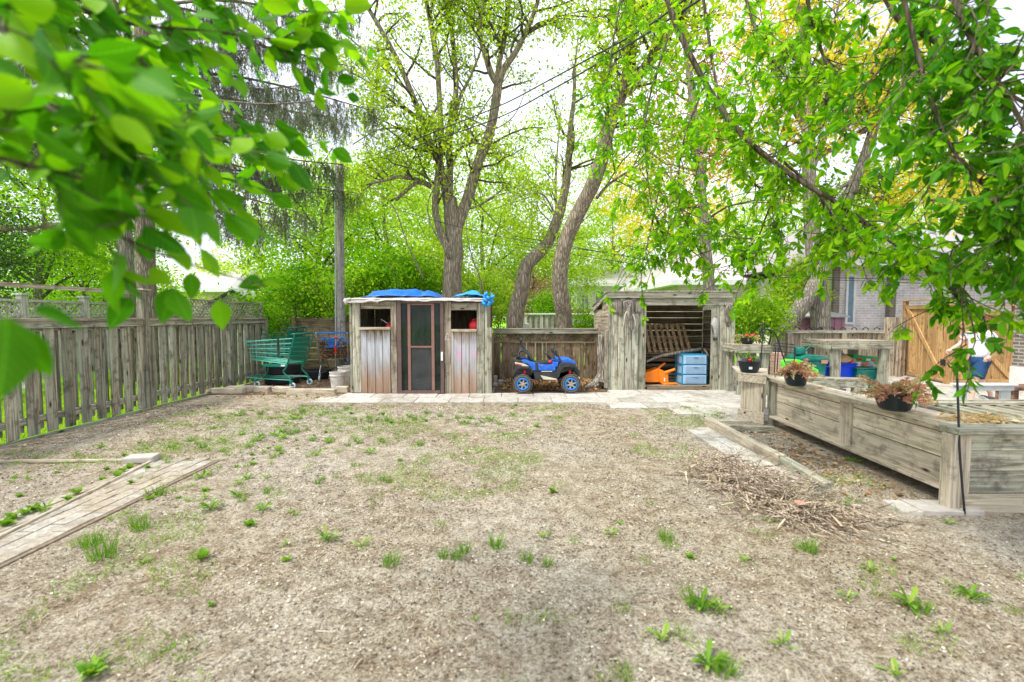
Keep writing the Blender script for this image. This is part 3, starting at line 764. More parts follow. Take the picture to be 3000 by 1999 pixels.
# beam(up=nn): width lies in the panel's plane
lat = lattice(MB(), (FX, 8.45, 0), (FX, 10.9, 0), 1.50, 1.80, .10, .028)
lat.build('lattice', M['fence_y'], f)
MB().box(FX - .03, FX + .03, 8.4, 10.9, 1.802, 1.84).build('lattice_cap', M['fence_y'], f)
MB().box(FX + .045, FX + .07, 2.2, 9.5, -.02, .03).build('ground_board', M['fence_y'], f)

# dark board fence closing the back corner
f = thing('back_fence', 'dark low fence of wide horizontal boards behind the shopping carts', 'fence', (-4.4, 12.1, 0))
mb = MB()
for k in range(9): mb.box(-5.9, -2.6, 12.1, 12.13, .05 + k * .16, .05 + k * .16 + .15)
mb.build('board_panel', M['brown_x'], f)
for x in (-5.8, -4.3, -2.75): MB().box(x, x + .1, 11.98, 12.09, 0, 1.5).build('post', M['brown_z'], f)

# neighbour's pale fence with lattice
f = thing('lattice_fence', 'pale neighbour fence with a lattice strip on top, beyond the grey board fence', 'fence', (-9.6, 13.2, 0))
mb = MB(); x = -9.6
while x < -6.1: mb.box(x, x + .15, 13.2, 13.22, .3, 1.50); x += .17
y = 3.0
while y < 13.1: mb.box(-9.62, -9.6, y, y + .15, .25, 1.50); y += .165
mb.build('board_panel', M['pale_x'], f)
MB().box(-9.6, -6.1, 13.17, 13.25, 1.51, 1.55).box(-9.64, -9.58, 3.0, 13.16, 1.51, 1.55).build('rail', M['pale_x'], f)
lattice(lattice(MB(), (-9.5, 13.2, 0), (-6.1, 13.2, 0), 1.56, 1.80, .14, .04), (-9.6, 3.0, 0), (-9.6, 13.1, 0), 1.56, 1.80, .14, .04).build('lattice', M['pale_x'], f)
MB().box(-9.6, -6.1, 13.17, 13.25, 1.802, 1.85).box(-9.64, -9.56, 3.0, 13.16, 1.802, 1.85).build('top_rail', M['pale_x'], f)
for px_ in (60, 243, 345): yy = 9.6 * F / (1500 - px_); MB().box(-9.66, -9.54, yy, yy + .12, .1, 1.93).box(-9.7, -9.5, yy - .04, yy + .16, 1.932, 1.97).build('post', M['pale_x'], f)
for px_ in (535, 650):
    p = at(px_, 900, 13.1); MB().box(p[0] - .07, p[0] + .07, 13.02, 13.16, .1, 1.93).box(p[0] - .11, p[0] + .11, 12.98, 13.2, 1.932, 1.97).build('post', M['pale_x'], f)

# ================================================================= PLAYHOUSE
YP = 8.78
ph = thing('playhouse', 'small weathered wooden playhouse with a brown screen door between two open windows', 'playhouse', (-1.75, YP, 0))
rg = random.Random(5)
def C3(cx, cy): return (1000 + cx / 4.356, 820 + cy / 4.356)
def board3(mb, cx0, cy0, cx1, cy1, Y=YP, dep=.022, gap=.6, j=0.004):
    a, b = C3(cx0, cy0), C3(cx1, cy1); mb.pbox(a[0] + gap * .25, a[1], b[0] - gap * .25, b[1], Y, dep, j, rg)
mb = MB()
board3(mb, 108, 270, 138, 1440, YP + .01); board3(mb, 142, 262, 245, 1440); mb.build('corner_board', M['green_z'], ph, bevel=.004)
mb = MB(); board3(mb, 632, 275, 708, 1448); mb.build('door_jamb', M['wood_z'], ph, bevel=.004)
mb = MB(); board3(mb, 1316, 275, 1400, 1460); mb.build('door_jamb', M['wood_z'], ph, bevel=.004)
mb = MB(); board3(mb, 1730, 295, 1826, 1462); board3(mb, 1829, 300, 1862, 1465, YP + .01); mb.build('corner_board', M['green_z'], ph, bevel=.004)
mb = MB(); board3(mb, 247, 268, 630, 372); mb.build('window_header', M['wood_x'], ph, bevel=.003)
mb = MB(); board3(mb, 1402, 290, 1728, 388); mb.build('window_header', M['wood_x'], ph, bevel=.003)
a = at(*C3(455, 295), YP - .1); MB().obox((a[0], YP - .05, a[2]), (.05, .16, .06), (R(14), 0, R(12))).build('rafter_end', M['brown_y'], ph)
mb = MB()
for c0, c1 in ((240, 326), (332, 430), (434, 526), (531, 626)): board3(mb, c0, 640, c1, 1448, YP + .006)
mb.build('faded_board_panel', M['faded'], ph, bevel=.004, label='faded blue grey boards with bare brown foot')
mb = MB()
for c0, c1 in ((1404, 1436), (1440, 1532), (1537, 1630), (1634, 1727)): board3(mb, c0, 662, c1, 1458, YP + .006)
mb.build('faded_board_panel', M['faded_pink'], ph, bevel=.004, label='faded boards with smears of pink paint')
for c0, c1, y0, y1 in ((225, 622, 606, 638), (1395, 1725, 632, 662)):
    a = at(*C3(c0, y0), YP - .06); b = at(*C3(c1, y1), YP - .06)
    MB().box(a[0], b[0], YP - .07, YP + .03, b[2], a[2]).build('window_sill', M['tan_x'], ph, bevel=.004)
xl = at(*C3(106, 700), YP)[0]; xr = at(*C3(1862, 700), YP)[0]; zt = at(*C3(700, 268), YP)[2]
YB = YP + 1.55
def wall_y(name, x, y0, y1, z0, z1, mat, par):
    mb = MB(); y = y0
    while y < y1 - .05: mb.box(x, x + .022, y, min(y + .135, y1), z0, z1); y += .14
    return mb.build(name, mat, par)
wall_y('side_wall', xl, YP + .04, YB, 0, zt, M['wood_z'], ph)
wall_y('side_wall', xr - .025, YP + .04, YB, 0, zt, M['wood_z'], ph)
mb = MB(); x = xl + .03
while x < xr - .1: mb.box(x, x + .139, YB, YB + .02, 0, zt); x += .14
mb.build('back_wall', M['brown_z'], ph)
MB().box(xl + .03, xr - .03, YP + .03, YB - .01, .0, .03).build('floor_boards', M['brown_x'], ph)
MB().box(xl - .03, xr + .03, YP - .05, YB + .06, zt + .002, zt + .03).build('roof', M['wood_x'], ph)
# shelf inside with clutter
MB().box(xl + .05, xr - .05, YP + .45, YP + .85, .83, .86).build('shelf', M['brown_x'], ph)
for q0, q1 in ((225, 640), (1400, 1735)): MB().box(at(*C3(q0, 600), YP)[0], at(*C3(q1, 600), YP)[0], YP + .06, YP + .42, 1.225, 1.25).build('window_shelf', M['brown_x'], ph)
# door
dr = thing('screen_door', '', '', (0, 0, 0)); dr.name = 'screen_door'
for k in ('label', 'category'): del dr[k]
dr.parent = ph; dr.matrix_basis = Matrix.Identity(4); dr.location = (0, 0, 0)
dr_inv = ph.matrix_basis
def bp(mb, name, mat, **k):  # sub-part of the door, world coordinates
    inv = ph.matrix_basis.inverted(); mb.v = [tuple(inv @ Vector(p)) for p in mb.v]
    return mb.build(name, mat, dr, world=False, **k)
mb = MB()
board3(mb, 712, 252, 764, 1456, YP - .03, .05, 0, 0); board3(mb, 1264, 262, 1308, 1452, YP - .03, .05, 0, 0)
board3(mb, 765, 256, 1263, 300, YP - .03, .05, 0, 0); board3(mb, 765, 1416, 1263, 1454, YP - .03, .05, 0, 0)
bp(mb, 'door_frame', M['door_brown'], bevel=.005)
mb = MB(); board3(mb, 848, 304, 884, 1412, YP - .015, .03, 0, 0); board3(mb, 1150, 304, 1188, 1412, YP - .015, .03, 0, 0); board3(mb, 885, 846, 1149, 868, YP - .014, .03, 0, 0); board3(mb, 885, 304, 1149, 322, YP - .014, .03, 0, 0)
bp(mb, 'screen_frame', M['door_rose'], bevel=.003)
mb = MB(); board3(mb, 765, 301, 847, 1414, YP + .002, .004, 0, 0); bp(mb, 'glass_pane', M['glass'])
mb = MB(); board3(mb, 1189, 301, 1263, 1414, YP + .002, .004, 0, 0); bp(mb, 'glass_pane', M['glass'])
mb = MB(); board3(mb, 885, 323, 1149, 845, YP + .002, .004, 0, 0); bp(mb, 'glass_pane', M['glass'])
mb = MB(); board3(mb, 885, 869, 1149, 1412, YP + .002, .003, 0, 0); bp(mb, 'insect_screen', M['screen'])
mb = MB(); board3(mb, 1270, 922, 1296, 1035, YP - .05, .02, 0, 0); bp(mb, 'handle', M['white_paint'], bevel=.004)
# pale board behind the upper glass and a leaning pale strip
mb = MB(); board3(mb, 768, 318, 1262, 384, YP + .06, .02, 0, 0); mb.build('inner_header', M['green_x'], ph)
a = at(*C3(1188, 1290), YP + .1); b = at(*C3(1262, 1010), YP + .1); MB().beam(a, b, .07, .02, up=(0, 1, 0)).build('inner_brace', M['green_z'], ph)
# faint chalk drawing of a small house on the jamb
c = at(*C3(1345, 735), YP - .01); mb = MB()
for p, q in (((-.05, -.05), (.02, .08)), ((.02, .08), (.05, -.05)), ((-.05, -.05), (.05, -.05)), ((-.02, -.05), (-.01, .02)), ((.0, -.03), (.03, -.02))):
    mb.beam((c[0] + p[0], YP - .008, c[2] + p[1]), (c[0] + q[0], YP - .008, c[2] + q[1]), .006, .002, up=(0, 1, 0))
mb.build('chalk_drawing', M['chalk'], ph)

# plastic sheet and tarps on the roof
def cloth(name, x0, x1, y0, y1, zf, amp, seed, mat, thick=.004, nx=60, ny=24, skirt=None):
    g = np.random.default_rng(seed); xs = np.linspace(x0, x1, nx); ys = np.linspace(y0, y1, ny); X, Y = np.meshgrid(xs, ys)
    Z = zf(X, Y) + amp * (vnoise(X + 50, Y + 50, .22, seed) - .5) + amp * .6 * (vnoise(X + 50, Y + 50, .09, seed + 1) - .5)
    X = X + amp * .8 * (vnoise(X + 9, Y + 50, .2, seed + 2) - .5); Y = Y + amp * .8 * (vnoise(X + 50, Y + 9, .17, seed + 3) - .5)
    V = np.stack([X.ravel(), Y.ravel(), Z.ravel()], 1); a = (np.arange(ny - 1)[:, None] * nx + np.arange(nx - 1)[None]).ravel()
    o = np_mesh(name, V, np.stack([a, a + 1, a + nx + 1, a + nx], 1), mat, smooth=True)
    s = o.modifiers.new('thickness', 'SOLIDIFY'); s.thickness = thick; return o
zr = zt + .04
def zsheet(X, Y):
    front = np.clip((YP - .03 - Y) / .05, 0, 1)
    return zr + .01 - front * (.045 + .07 * (vnoise(X + 20, X * 0 + 3, .55, 77) - .3) + .04 * (vnoise(X + 20, X * 0 + 8, .13, 78) - .5))
o = cloth('plastic_sheet', xl - .09, xr + .05, YP - .085, YB, zsheet, .02, 20, M['sheet'], nx=120)
tag(o, 'dirty white plastic sheet hanging over the playhouse roof edge', 'plastic sheet')
a = at(*C3(62, 300), YP - .03); MB().tube([(a[0] + .09, YP - .05, zr + .0), (a[0] + .03, YP - .05, a[2] + .07), (a[0], YP - .06, a[2]), (a[0] + .01, YP - .06, a[2] - .03)], [.02, .035, .03, .012], 8).build('loose_corner', M['sheet'], o)
x0, x1 = at(*C3(290, 200), YP + .2)[0], at(*C3(1222, 200), YP + .2)[0]
def ztarp(X, Y):
    t = (X - x0) / (x1 - x0); prof = np.interp(t, [0, .12, .36, .55, .72, .80, .86, .94, 1], [0, .13, .165, .15, .165, .10, .14, .11, 0])
    e = np.clip((Y - (YP + .05)) / .22, 0, 1) * np.clip((YB + .0 - Y) / .3, 0, 1)
    return zr + .035 + prof * (.15 + .85 * e)
o = cloth('blue_tarp', x0, x1, YP + .02, YB - .05, ztarp, .022, 31, M['tarp'], nx=70); tag(o, 'flat bright blue tarp folded in a long pile on the playhouse roof', 'tarp')
x2, x3 = at(*C3(1440, 200), YP + .1)[0], at(*C3(1800, 200), YP + .1)[0]
def ztarp2(X, Y):
    t = (X - x2) / (x3 - x2); return zr + .045 + np.interp(t, [0, .15, .45, .7, 1], [0, .07, .11, .09, .03]) * np.clip((YP + .6 - Y) / .3, 0, 1) * np.clip((Y - YP + .03) / .16, 0.02, 1)
o = cloth('blue_tarp', x2, x3 + .02, YP - .02, YP + .6, ztarp2, .06, 41, M['tarp2'], nx=60)
tag(o, 'small crumpled blue tarp hanging over the playhouse roof corner', 'tarp')
mb = MB(); c = at(*C3(1862, 262), YP - .05)
for k in range(26):
    q = np.array([c[0], YP - .05, c[2]]) + np.array([rg.uniform(-.09, .09), rg.uniform(-.05, .05), rg.uniform(-.10, .09)])
    q2 = q + np.array([rg.uniform(-.08, .08), rg.uniform(-.03, .03), rg.uniform(-.05, .07)])
    mb.tube([q, (q + q2) / 2 + np.array([0, -.02, 0]), q2], [.018, .034, .016], 7)
mb.build('hanging_bunch', M['tarp2'], o, smooth=True)
# things on the sills
def gas_can(name, label, cat, c, s, spout=True):
    t = thing(name, label, cat, c)
    mb = MB().lathe([(.001, 0), (.10, 0), (.115, .02), (.118, .10), (.10, .15), (.05, .19), (.035, .2), (.001, .2)], n=20, sx=1.2, sy=.9)
    mb.v = [(x * s, y * s, z * s) for x, y, z in mb.v]; mb.build('can_body', M['red'], t, world=False, smooth=True)
    MB().tube([(-.06 * s, 0, .15 * s), (-.07 * s, 0, .21 * s), (.03 * s, 0, .23 * s), (.06 * s, 0, .16 * s)], .011 * s, 8).build('can_handle', M['red'], t, world=False, smooth=True)
    if spout: MB().tube([(-.03 * s, 0, .17 * s), (-.2 * s, 0, .29 * s), (-.27 * s, 0, .33 * s), (-.265 * s, 0, .27 * s)], [.016 * s, .011 * s, .01 * s, .008 * s], 8).build('spout', M['caster'], t, world=False, smooth=True)
    return t
a = at(*C3(580, 606), YP + .2); gas_can('watering_can', 'red can with a long grey spout inside the playhouse window away from the toy car', 'can', (a[0] + .04, YP + .27, 1.252), .62)
a = at(*C3(1722, 630), YP + .5); gas_can('fuel_can', 'plain red can inside the playhouse window nearest the toy car', 'can', (a[0] + .01, YP + .2, 1.252), .95, False)
# bucket and clutter seen through the door
t = thing('bucket', 'grey bucket on the shelf seen through the door glass', 'bucket', (at(*C3(1050, 770), YP + .6)[0], YP + .62, .862))
MB().lathe([(.001, 0), (.07, 0), (.09, .15), (.095, .16), (.085, .155), (.066, .01), (.001, .01)], n=20).build('bucket_body', M['grey_bag'], t, world=False, smooth=True)
MB().tube([(-.09, 0, .15), (-.06, 0, .22), (.06, 0, .22), (.09, 0, .15)], .004, 5).build('bucket_handle', M['chrome'], t, world=False)

# ================================================================= FENCE BETWEEN THE SHEDS
YF = 10.35
f = thing('lattice_board_fence', 'low brown board fence with a narrow lattice strip, behind the toy car', 'fence', (.8, YF, 0))
def C4(cx, cy): return (1400 + cx / 4.356, 820 + cy / 4.356)
def b4(mb, cx0, cy0, cx1, cy1, Y, dep, gap=1.0):
    a, b = C4(cx0, cy0), C4(cx1, cy1); mb.pbox(a[0] + gap * .25, a[1], b[0] - gap * .25, b[1], Y, dep)
mb = MB()
for c0, c1, ct in ((205, 293, 740), (298, 398, 735), (402, 495, 765), (498, 620, 765), (624, 728, 765), (740, 820, 780), (823, 872, 780), (876, 985, 780), (990, 1120, 780), (1124, 1200, 785), (1205, 1288, 785), (1292, 1355, 788), (1360, 1404, 788), (1408, 1486, 795)):
    b4(mb, c0, ct, c1, 1300, YF + rg.uniform(-.01, .01), .02, 1.6)
mb.build('board_panel', M['brown_z'], f, bevel=.003)
p0 = at(*C4(200, 770), YF + .05); p1 = at(*C4(1486, 770), YF + .05); z0 = p0[2] - .02; z1 = at(*C4(500, 680), YF)[2] + .01
lattice(MB(), (p0[0], YF + .04, 0), (p1[0], YF + .04, 0), z0, z1, .052, .026).build('lattice', M['brown_x'], f)
MB().box(p0[0], p1[0], YF - .02, YF + .02, z0 - .045, z0 - .005).build('rail', M['brown_x'], f)
mb = MB(); b4(mb, 192, 622, 1640, 688, YF - .06, .05, 0); mb.build('top_beam', M['green_x'], f, bevel=.004)
a = at(*C4(1000, 616), YF); MB().box(p0[0] - .1, p1[0] + .25, YF - .07, YF + .08, a[2] - .03, a[2] - .005).build('cap_board', M['wood_x'], f)
for c0, c1 in ((805, 868), (1486, 1540)):
    mb = MB(); b4(mb, c0, 692, c1, 1300 if c0 > 1000 else 765, YF - .03, .04, 0); mb.build('post', M['brown_z'], f, bevel=.004)
mb = MB(); b4(mb, 1618, 650, 1660, 1385, YF - 1.15, .05, 0); mb.build('post', M['wood_z'], f, bevel=.004)
mb = MB(); b4(mb, 112, 612, 176, 1462, YP + .0, .09, 0); mb.build('post', M['green_z'], f, bevel=.004)
mb = MB(); y = YP + .14; xx = at(*C4(178, 800), YP)[0] - .03
while y < YF - .1: mb.box(xx, xx + .02, y, y + .13, .02, 1.15); y += .145
mb.build('side_boards', M['brown_z'], f)
# wide board leaning in the back corner
mb = MB(); b4(mb, 275, 1062, 470, 1290, YF - .12, .03, 0); o = mb.build('plywood_board', M['brown_z']); tag(o, 'square brown board leaning behind the rear of the toy car', 'board')
# concrete blocks, old wood
for k, (cx, cy, w, h, lab) in enumerate(((210, 1290, 16, 24, 'upright grey block beside the playhouse corner post'), (320, 1320, 30, 13, 'flat grey block behind the rear wheel of the toy car'), (205, 1345, 22, 9, 'thin grey block lying in front of the upright block'))):
    p = gp(*C4(cx, cy + h * 2)); w_ = w / F * p[1]; h_ = h / F * p[1]
    o = MB().obox((p[0], p[1] + .05, .012 + h_ / 2), (w_ * .95, .16, h_), (0, 0, R(8 * (k - 1)))).build('concrete_block', M['concrete'], bevel=.01); tag(o, lab, 'block', 'blocks beside the playhouse')
# pale trunk with flared roots
t = thing('tree_stump', 'pale slim dead trunk with spreading roots against the open shed', 'trunk', (at(*C4(1585, 1300), 9.4)[0], 9.45, 0))
P = [at(*C4(cx, cy), 9.45) for cx, cy in ((1580, 700), (1576, 850), (1580, 1000), (1590, 1120), (1592, 1230), (1580, 1300))]
MB().tube(smooth_path(P), np.interp(np.arange(21), [0, 12, 16, 20], [.07, .085, .10, .15]), 14, wob=.12, seed=3).build('trunk', M['bark_grey'], t, smooth=True)
for k, (cx, cy, Y) in enumerate(((1330, 1405, 9.1), (1400, 1330, 9.3), (1480, 1400, 9.15), (1560, 1390, 9.2))):
    a = P[-1]; b = gp(*C4(cx, cy + 8)); MB().tube(smooth_path([a + np.array([0, 0, .12]), a * .6 + b * .4 + np.array([0, 0, .02]), a * .25 + b * .75 + np.array([0, 0, .035]), b + np.array([0, 0, .01])]), [.09, .085, .08, .07, .06, .055, .05, .045, .04, .035, .03, .025, .02], 9, wob=.15, seed=k).build('root', M['bark_grey'], t, smooth=True)

# ================================================================= OPEN SHED
YS = 9.22
sh = thing('open_shed', 'open fronted weathered wooden shed with a lean to roof and carved masks', 'shed', (3.2, YS, 0))
def C5(cx, cy): return (1720 + cx / 4.356, 820 + cy / 4.356)
def b5(mb, cx0, cy0, cx1, cy1, Y=YS, dep=.022, gap=1.0, j=0.0):
    a, b = C5(cx0, cy0), C5(cx1, cy1); mb.pbox(a[0] + gap * .25, a[1], b[0] - gap * .25, b[1], Y, dep, j, rg)
mb = MB()
for c0, c1 in ((268, 300), (303, 390), (394, 476), (480, 568), (572, 655), (659, 752)): b5(mb, c0, 238, c1, 1418, j=.004)
mb.build('front_wall', M['green_z'], sh, bevel=.004)
mb = MB()
for c0, c1 in ((1580, 1684), (1688, 1775), (1779, 1885)): b5(mb, c0, 250, c1, 1416, j=.004)
mb.build('front_wall', M['green_z'], sh, bevel=.004)
mb = MB(); b5(mb, 262, 152, 1862, 232, YS - .06, .05, 0); mb.build('fascia_board', M['green_x'], sh, bevel=.004)
mb = MB(); b5(mb, 736, 236, 1862, 326, YS - .022, .02, 0); mb.build('header_board', M['green_x'], sh, bevel=.003)
zc = at(*C5(900, 155), YS)[2]; xl = at(*C5(268, 700), YS)[0]; xr = at(*C5(1885, 700), YS)[0]; YSB = YS + 1.5; zb = 1.74
mb = MB(); mb.add([(xl - .06, YS - .08, zc), (xr + .02, YS - .08, zc), (xr + .02, YSB + .1, zb), (xl - .06, YSB + .1, zb), (xl - .06, YS - .08, zc + .02), (xr + .02, YS - .08, zc + .02), (xr + .02, YSB + .1, zb + .02), (xl - .06, YSB + .1, zb + .02)],
                  [(0, 3, 2, 1), (4, 5, 6, 7), (0, 1, 5, 4), (1, 2, 6, 5), (2, 3, 7, 6), (3, 0, 4, 7)])
mb.build('roof', M['wood_y'], sh)
mb = MB(); mb.beam((xl - .03, YS, zc - .05), (xl - .03, YSB, zb - .06), .03, .10); mb.build('side_fascia', M['green_y'], sh)
def side_panel(x, par):
    mb = MB(); z = 0.02
    while z < zc - .1:
        zt_ = z + .145
        def ztop(y): return zc - .08 - (y - YS) / 1.5 * (zc - zb)
        ye = YSB - .02
        if zt_ > ztop(YSB): ye = YS + (zc - .08 - zt_) / (zc - zb) * 1.5
        if ye > YS + .1: mb.box(x, x + .02, YS + .03, min(ye, YSB - .02), z, zt_)
        z += .15
    return mb.build('side_wall', M['wood_y'], par, bevel=.003)
side_panel(xl, sh); side_panel(xr - .03, sh)
MB().box(xl - .01, xl + .06, YSB - .02, YSB + .05, 0, zb - .02).build('corner_post', M['wood_z'], sh)
mb = MB(); z = .03; k = 0
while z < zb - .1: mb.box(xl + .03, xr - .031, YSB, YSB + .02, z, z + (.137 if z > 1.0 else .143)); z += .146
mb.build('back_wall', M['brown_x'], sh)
mb = MB(); b5(mb, 766, 1352, 1600, 1396, YS + .01, .03, 0); mb.build('floor_edge', M['brown_x'], sh)
zfl = at(*C5(1100, 1352), YS)[2]
MB().box(xl + .03, xr - .04, YS + .041, YSB - .01, zfl - .03, zfl - .002).build('floor_boards', M['wood_x'], sh)
# ---- carved masks
def blob(c, s, seed=0, nr_=14, ns=10, wob=.08):
    mb = MB(); rg_ = random.Random(seed); ph_ = [rg_.uniform(0, 6) for _ in range(4)]
    prof = []
    for i in range(nr_ + 1):
        th = math.pi * i / nr_
        for k in range(ns + 6):
            an = 2 * math.pi * k / (ns + 6); w = 1 + wob * (math.sin(3 * an + ph_[0] + i) + math.sin(2 * th * 2 + ph_[1] + 2 * an))
            mb.v.append((c[0] + s[0] * math.sin(th) * math.cos(an) * w, c[1] + s[1] * math.sin(th) * math.sin(an) * w, c[2] + s[2] * math.cos(th)))
    m = ns + 6
    for i in range(nr_):
        for k in range(m): a, b = i * m + k, i * m + (k + 1) % m; mb.f.append((a, b, b + m, a + m))
    return mb
def w5(cx, cy, Y=None): return at(*C5(cx, cy), YS - .03 if Y is None else Y)
def relief(name, pts, mat, par, dep=.035, Y=None, edge=.4):
    "carved flat piece: outline with a domed front"
    Y = YS - .004 if Y is None else Y
    P = np.array([w5(x, y, Y) for x, y in pts]); c = P.mean(0); mb = MB(); n = len(P)
    rings = [(1.0, 0), (.97, .45), (.82, .8), (.55, 1.0)]
    for s_, d in rings:
        for p in P: q = c + (p - c) * s_; mb.v.append((q[0], Y - d * dep, q[2]))
    mb.v.append((c[0], Y - dep * 1.05, c[2]))
    for i in range(len(rings) - 1):
        for k in range(n): a, b = i * n + k, i * n + (k + 1) % n; mb.f.append((a, b, b + n, a + n))
    for k in range(n): mb.f.append((3 * n + k, 3 * n + (k + 1) % n, 4 * n))
    mb.f.append(tuple(range(n))[::-1])
    return mb.build(name, mat, par, smooth=True)
t = thing('elephant_mask', 'large carved elephant head mask with wide ears on the open shed', 'carving', w5(510, 450))
relief('ear', [(285, 300), (310, 262), (370, 245), (420, 246), (448, 290), (455, 380), (450, 470), (425, 475), (400, 445), (350, 440), (310, 400), (290, 350)], M['carved'], t, .03)
relief('ear', [(592, 262), (650, 240), (700, 250), (728, 290), (726, 350), (700, 400), (672, 440), (655, 420), (625, 440), (600, 400), (590, 330)], M['carved'], t, .03)
relief('head', [(450, 270), (520, 246), (588, 262), (596, 340), (585, 430), (600, 520), (560, 560), (510, 480), (480, 400), (455, 350)], M['carved'], t, .07)
MB().tube(smooth_path([w5(540, 330, YS - .07), w5(530, 420, YS - .10), w5(555, 520, YS - .09), w5(560, 600, YS - .08), w5(575, 640, YS - .08)]), np.interp(np.arange(17), [0, 6, 12, 16], [.035, .045, .04, .03]), 12, wob=.1).build('elephant_trunk', M['carved'], t, smooth=True)
MB().tube(smooth_path([w5(520, 400, YS - .08), w5(490, 440, YS - .10), w5(472, 540, YS - .1), w5(468, 625, YS - .1)]), np.interp(np.arange(13), [0, 12], [.02, .008]), 8).build('tusk', M['pale_x'], t, smooth=True)
MB().tube(smooth_path([w5(585, 440, YS - .07), w5(610, 520, YS - .09), w5(622, 600, YS - .09)]), [.016] * 5 + [.012] * 3 + [.006], 8).build('tusk', M['pale_x'], t, smooth=True)
M['zebra'] = plain('zebra_white', (.40, .39, .36), .7, dirt=(.05, .045, .04), damt=.8, scale=16)
t = thing('zebra_mask', 'striped carved zebra head mask hanging under the leaves on the open shed', 'carving', w5(1625, 620))
relief('head', [(1575, 560), (1590, 500), (1625, 480), (1665, 500), (1672, 570), (1662, 640), (1655, 700), (1650, 750), (1630, 772), (1608, 750), (1604, 700), (1590, 640)], M['zebra'], t, .07)
mb = MB()
for k in range(5):
    y = 570 + k * 22; mb.tube([w5(1578 + k * 5, y, YS - .045), w5(1592 + k * 3, y + 14, YS - .07), w5(1602 + k * 2, y + 36, YS - .08)], .005, 5); mb.tube([w5(1668 - k * 2, y, YS - .045), w5(1654, y + 14, YS - .07), w5(1646, y + 30, YS - .08)], .004, 5)
mb.build('stripe', M['black_plastic'], t)
relief('nose', [(1604, 735), (1650, 735), (1645, 768), (1628, 776), (1608, 765)], M['black_plastic'], t, .085)
t = thing('giraffe_mask', 'grey carved animal head mask near the outer edge of the open shed', 'carving', w5(1795, 450))
relief('head', [(1750, 400), (1755, 340), (1790, 310), (1830, 330), (1845, 400), (1840, 480), (1830, 560), (1815, 598), (1780, 598), (1768, 540), (1758, 470)], M['carved'], t, .07)
relief('ear', [(1742, 300), (1760, 285), (1772, 310), (1765, 345), (1748, 335)], M['carved'], t, .04); relief('ear', [(1828, 310), (1845, 290), (1852, 320), (1845, 350), (1832, 345)], M['carved'], t, .04)

# ---- inside the shed: pallet, log, drawers, chair, stack of boards
t = thing('pallet', 'brown wooden pallet leaning on its side inside the open shed', 'pallet', (2.9, YS + .8, .5))
YI = YS + .75
for k, (x0, x1) in enumerate(((740, 800), (792, 872), (862, 948), (934, 1018), (1006, 1092), (1072, 1168), (1146, 1238), (1215, 1318))):
    a = w5(x0, 560, YI + .25); b = w5(x1, 928, YI); MB().beam(b, a, .062, .018, up=(0, 1, .2)).build('slat', M['pallet'], t)
for x0, y0, x1, y1, dY in ((745, 935, 1330, 905, .03), (720, 770, 1260, 740, .14), (700, 600, 1230, 575, .24)):
    MB().beam(w5(x0, y0, YI + dY + .06), w5(x1, y1, YI + dY + .06), .08, .09, up=(0, 0, 1)).build('stringer', M['brown_x'], t)
for k, (x0, x1, y0, y1, lab) in enumerate(((740, 1180, 945, 985, 'topmost dark board of the stack under the pallet'), (740, 1160, 1000, 1040, 'second dark board of the stack under the pallet'), (745, 1180, 1070, 1100, 'third dark board of the stack, just above the orange chair'), (760, 1170, 1190, 1215, 'lowest grey board in the shed behind the orange chair'), (900, 1150, 1230, 1290, 'short light board behind the seat of the orange chair'))):
    a = w5(x0, y0, YI + .1); b = w5(x1, y1, YI + .1)
    o = MB().box(a[0], b[0], YI + .05, YI + .45, b[2], a[2]).build('board', M['brown_x'] if k < 3 else M['wood_x'], bevel=.003); tag(o, lab, 'board', 'boards stacked in the open shed')
t = thing('storage_table', 'low dark bench under the pallet in the open shed', 'bench', (2.9, YI, zfl))
a = w5(735, 930, YI + .1); b = w5(1330, 945, YI + .1); MB().box(a[0], b[0], YI - .0, YI + .6, b[2], a[2]).build('bench_top', M['brown_x'], t)
for x in (a[0] + .05, b[0] - .1): MB().box(x, x + .06, YI + .5, YI + .56, zfl, b[2] - .001).build('leg', M['brown_z'], t)
t = thing('branch', 'long bare grey branch lying across the blue drawers in the shed', 'branch', w5(1200, 930, YS + .3))
MB().tube(smooth_path([w5(745, 1050, YS + .3), w5(900, 985, YS + .32), w5(1100, 940, YS + .35), w5(1300, 905, YS + .38), w5(1470, 882, YS + .4)]), np.interp(np.arange(17), [0, 8, 16], [.022, .032, .036]), 9, wob=.08).build('stem', M['bark_grey'], t, smooth=True)
MB().tube([w5(1470, 882, YS + .4), w5(1510, 880, YS + .36), w5(1560, 888, YS + .3)], [.02, .01, .005], 6).build('side_twig', M['bark_grey'], t)
MB().tube([w5(1490, 885, YS + .36), w5(1520, 920, YS + .3), w5(1552, 975, YS + .27)], [.018, .02, .008], 6).build('side_twig', M['pallet'], t)
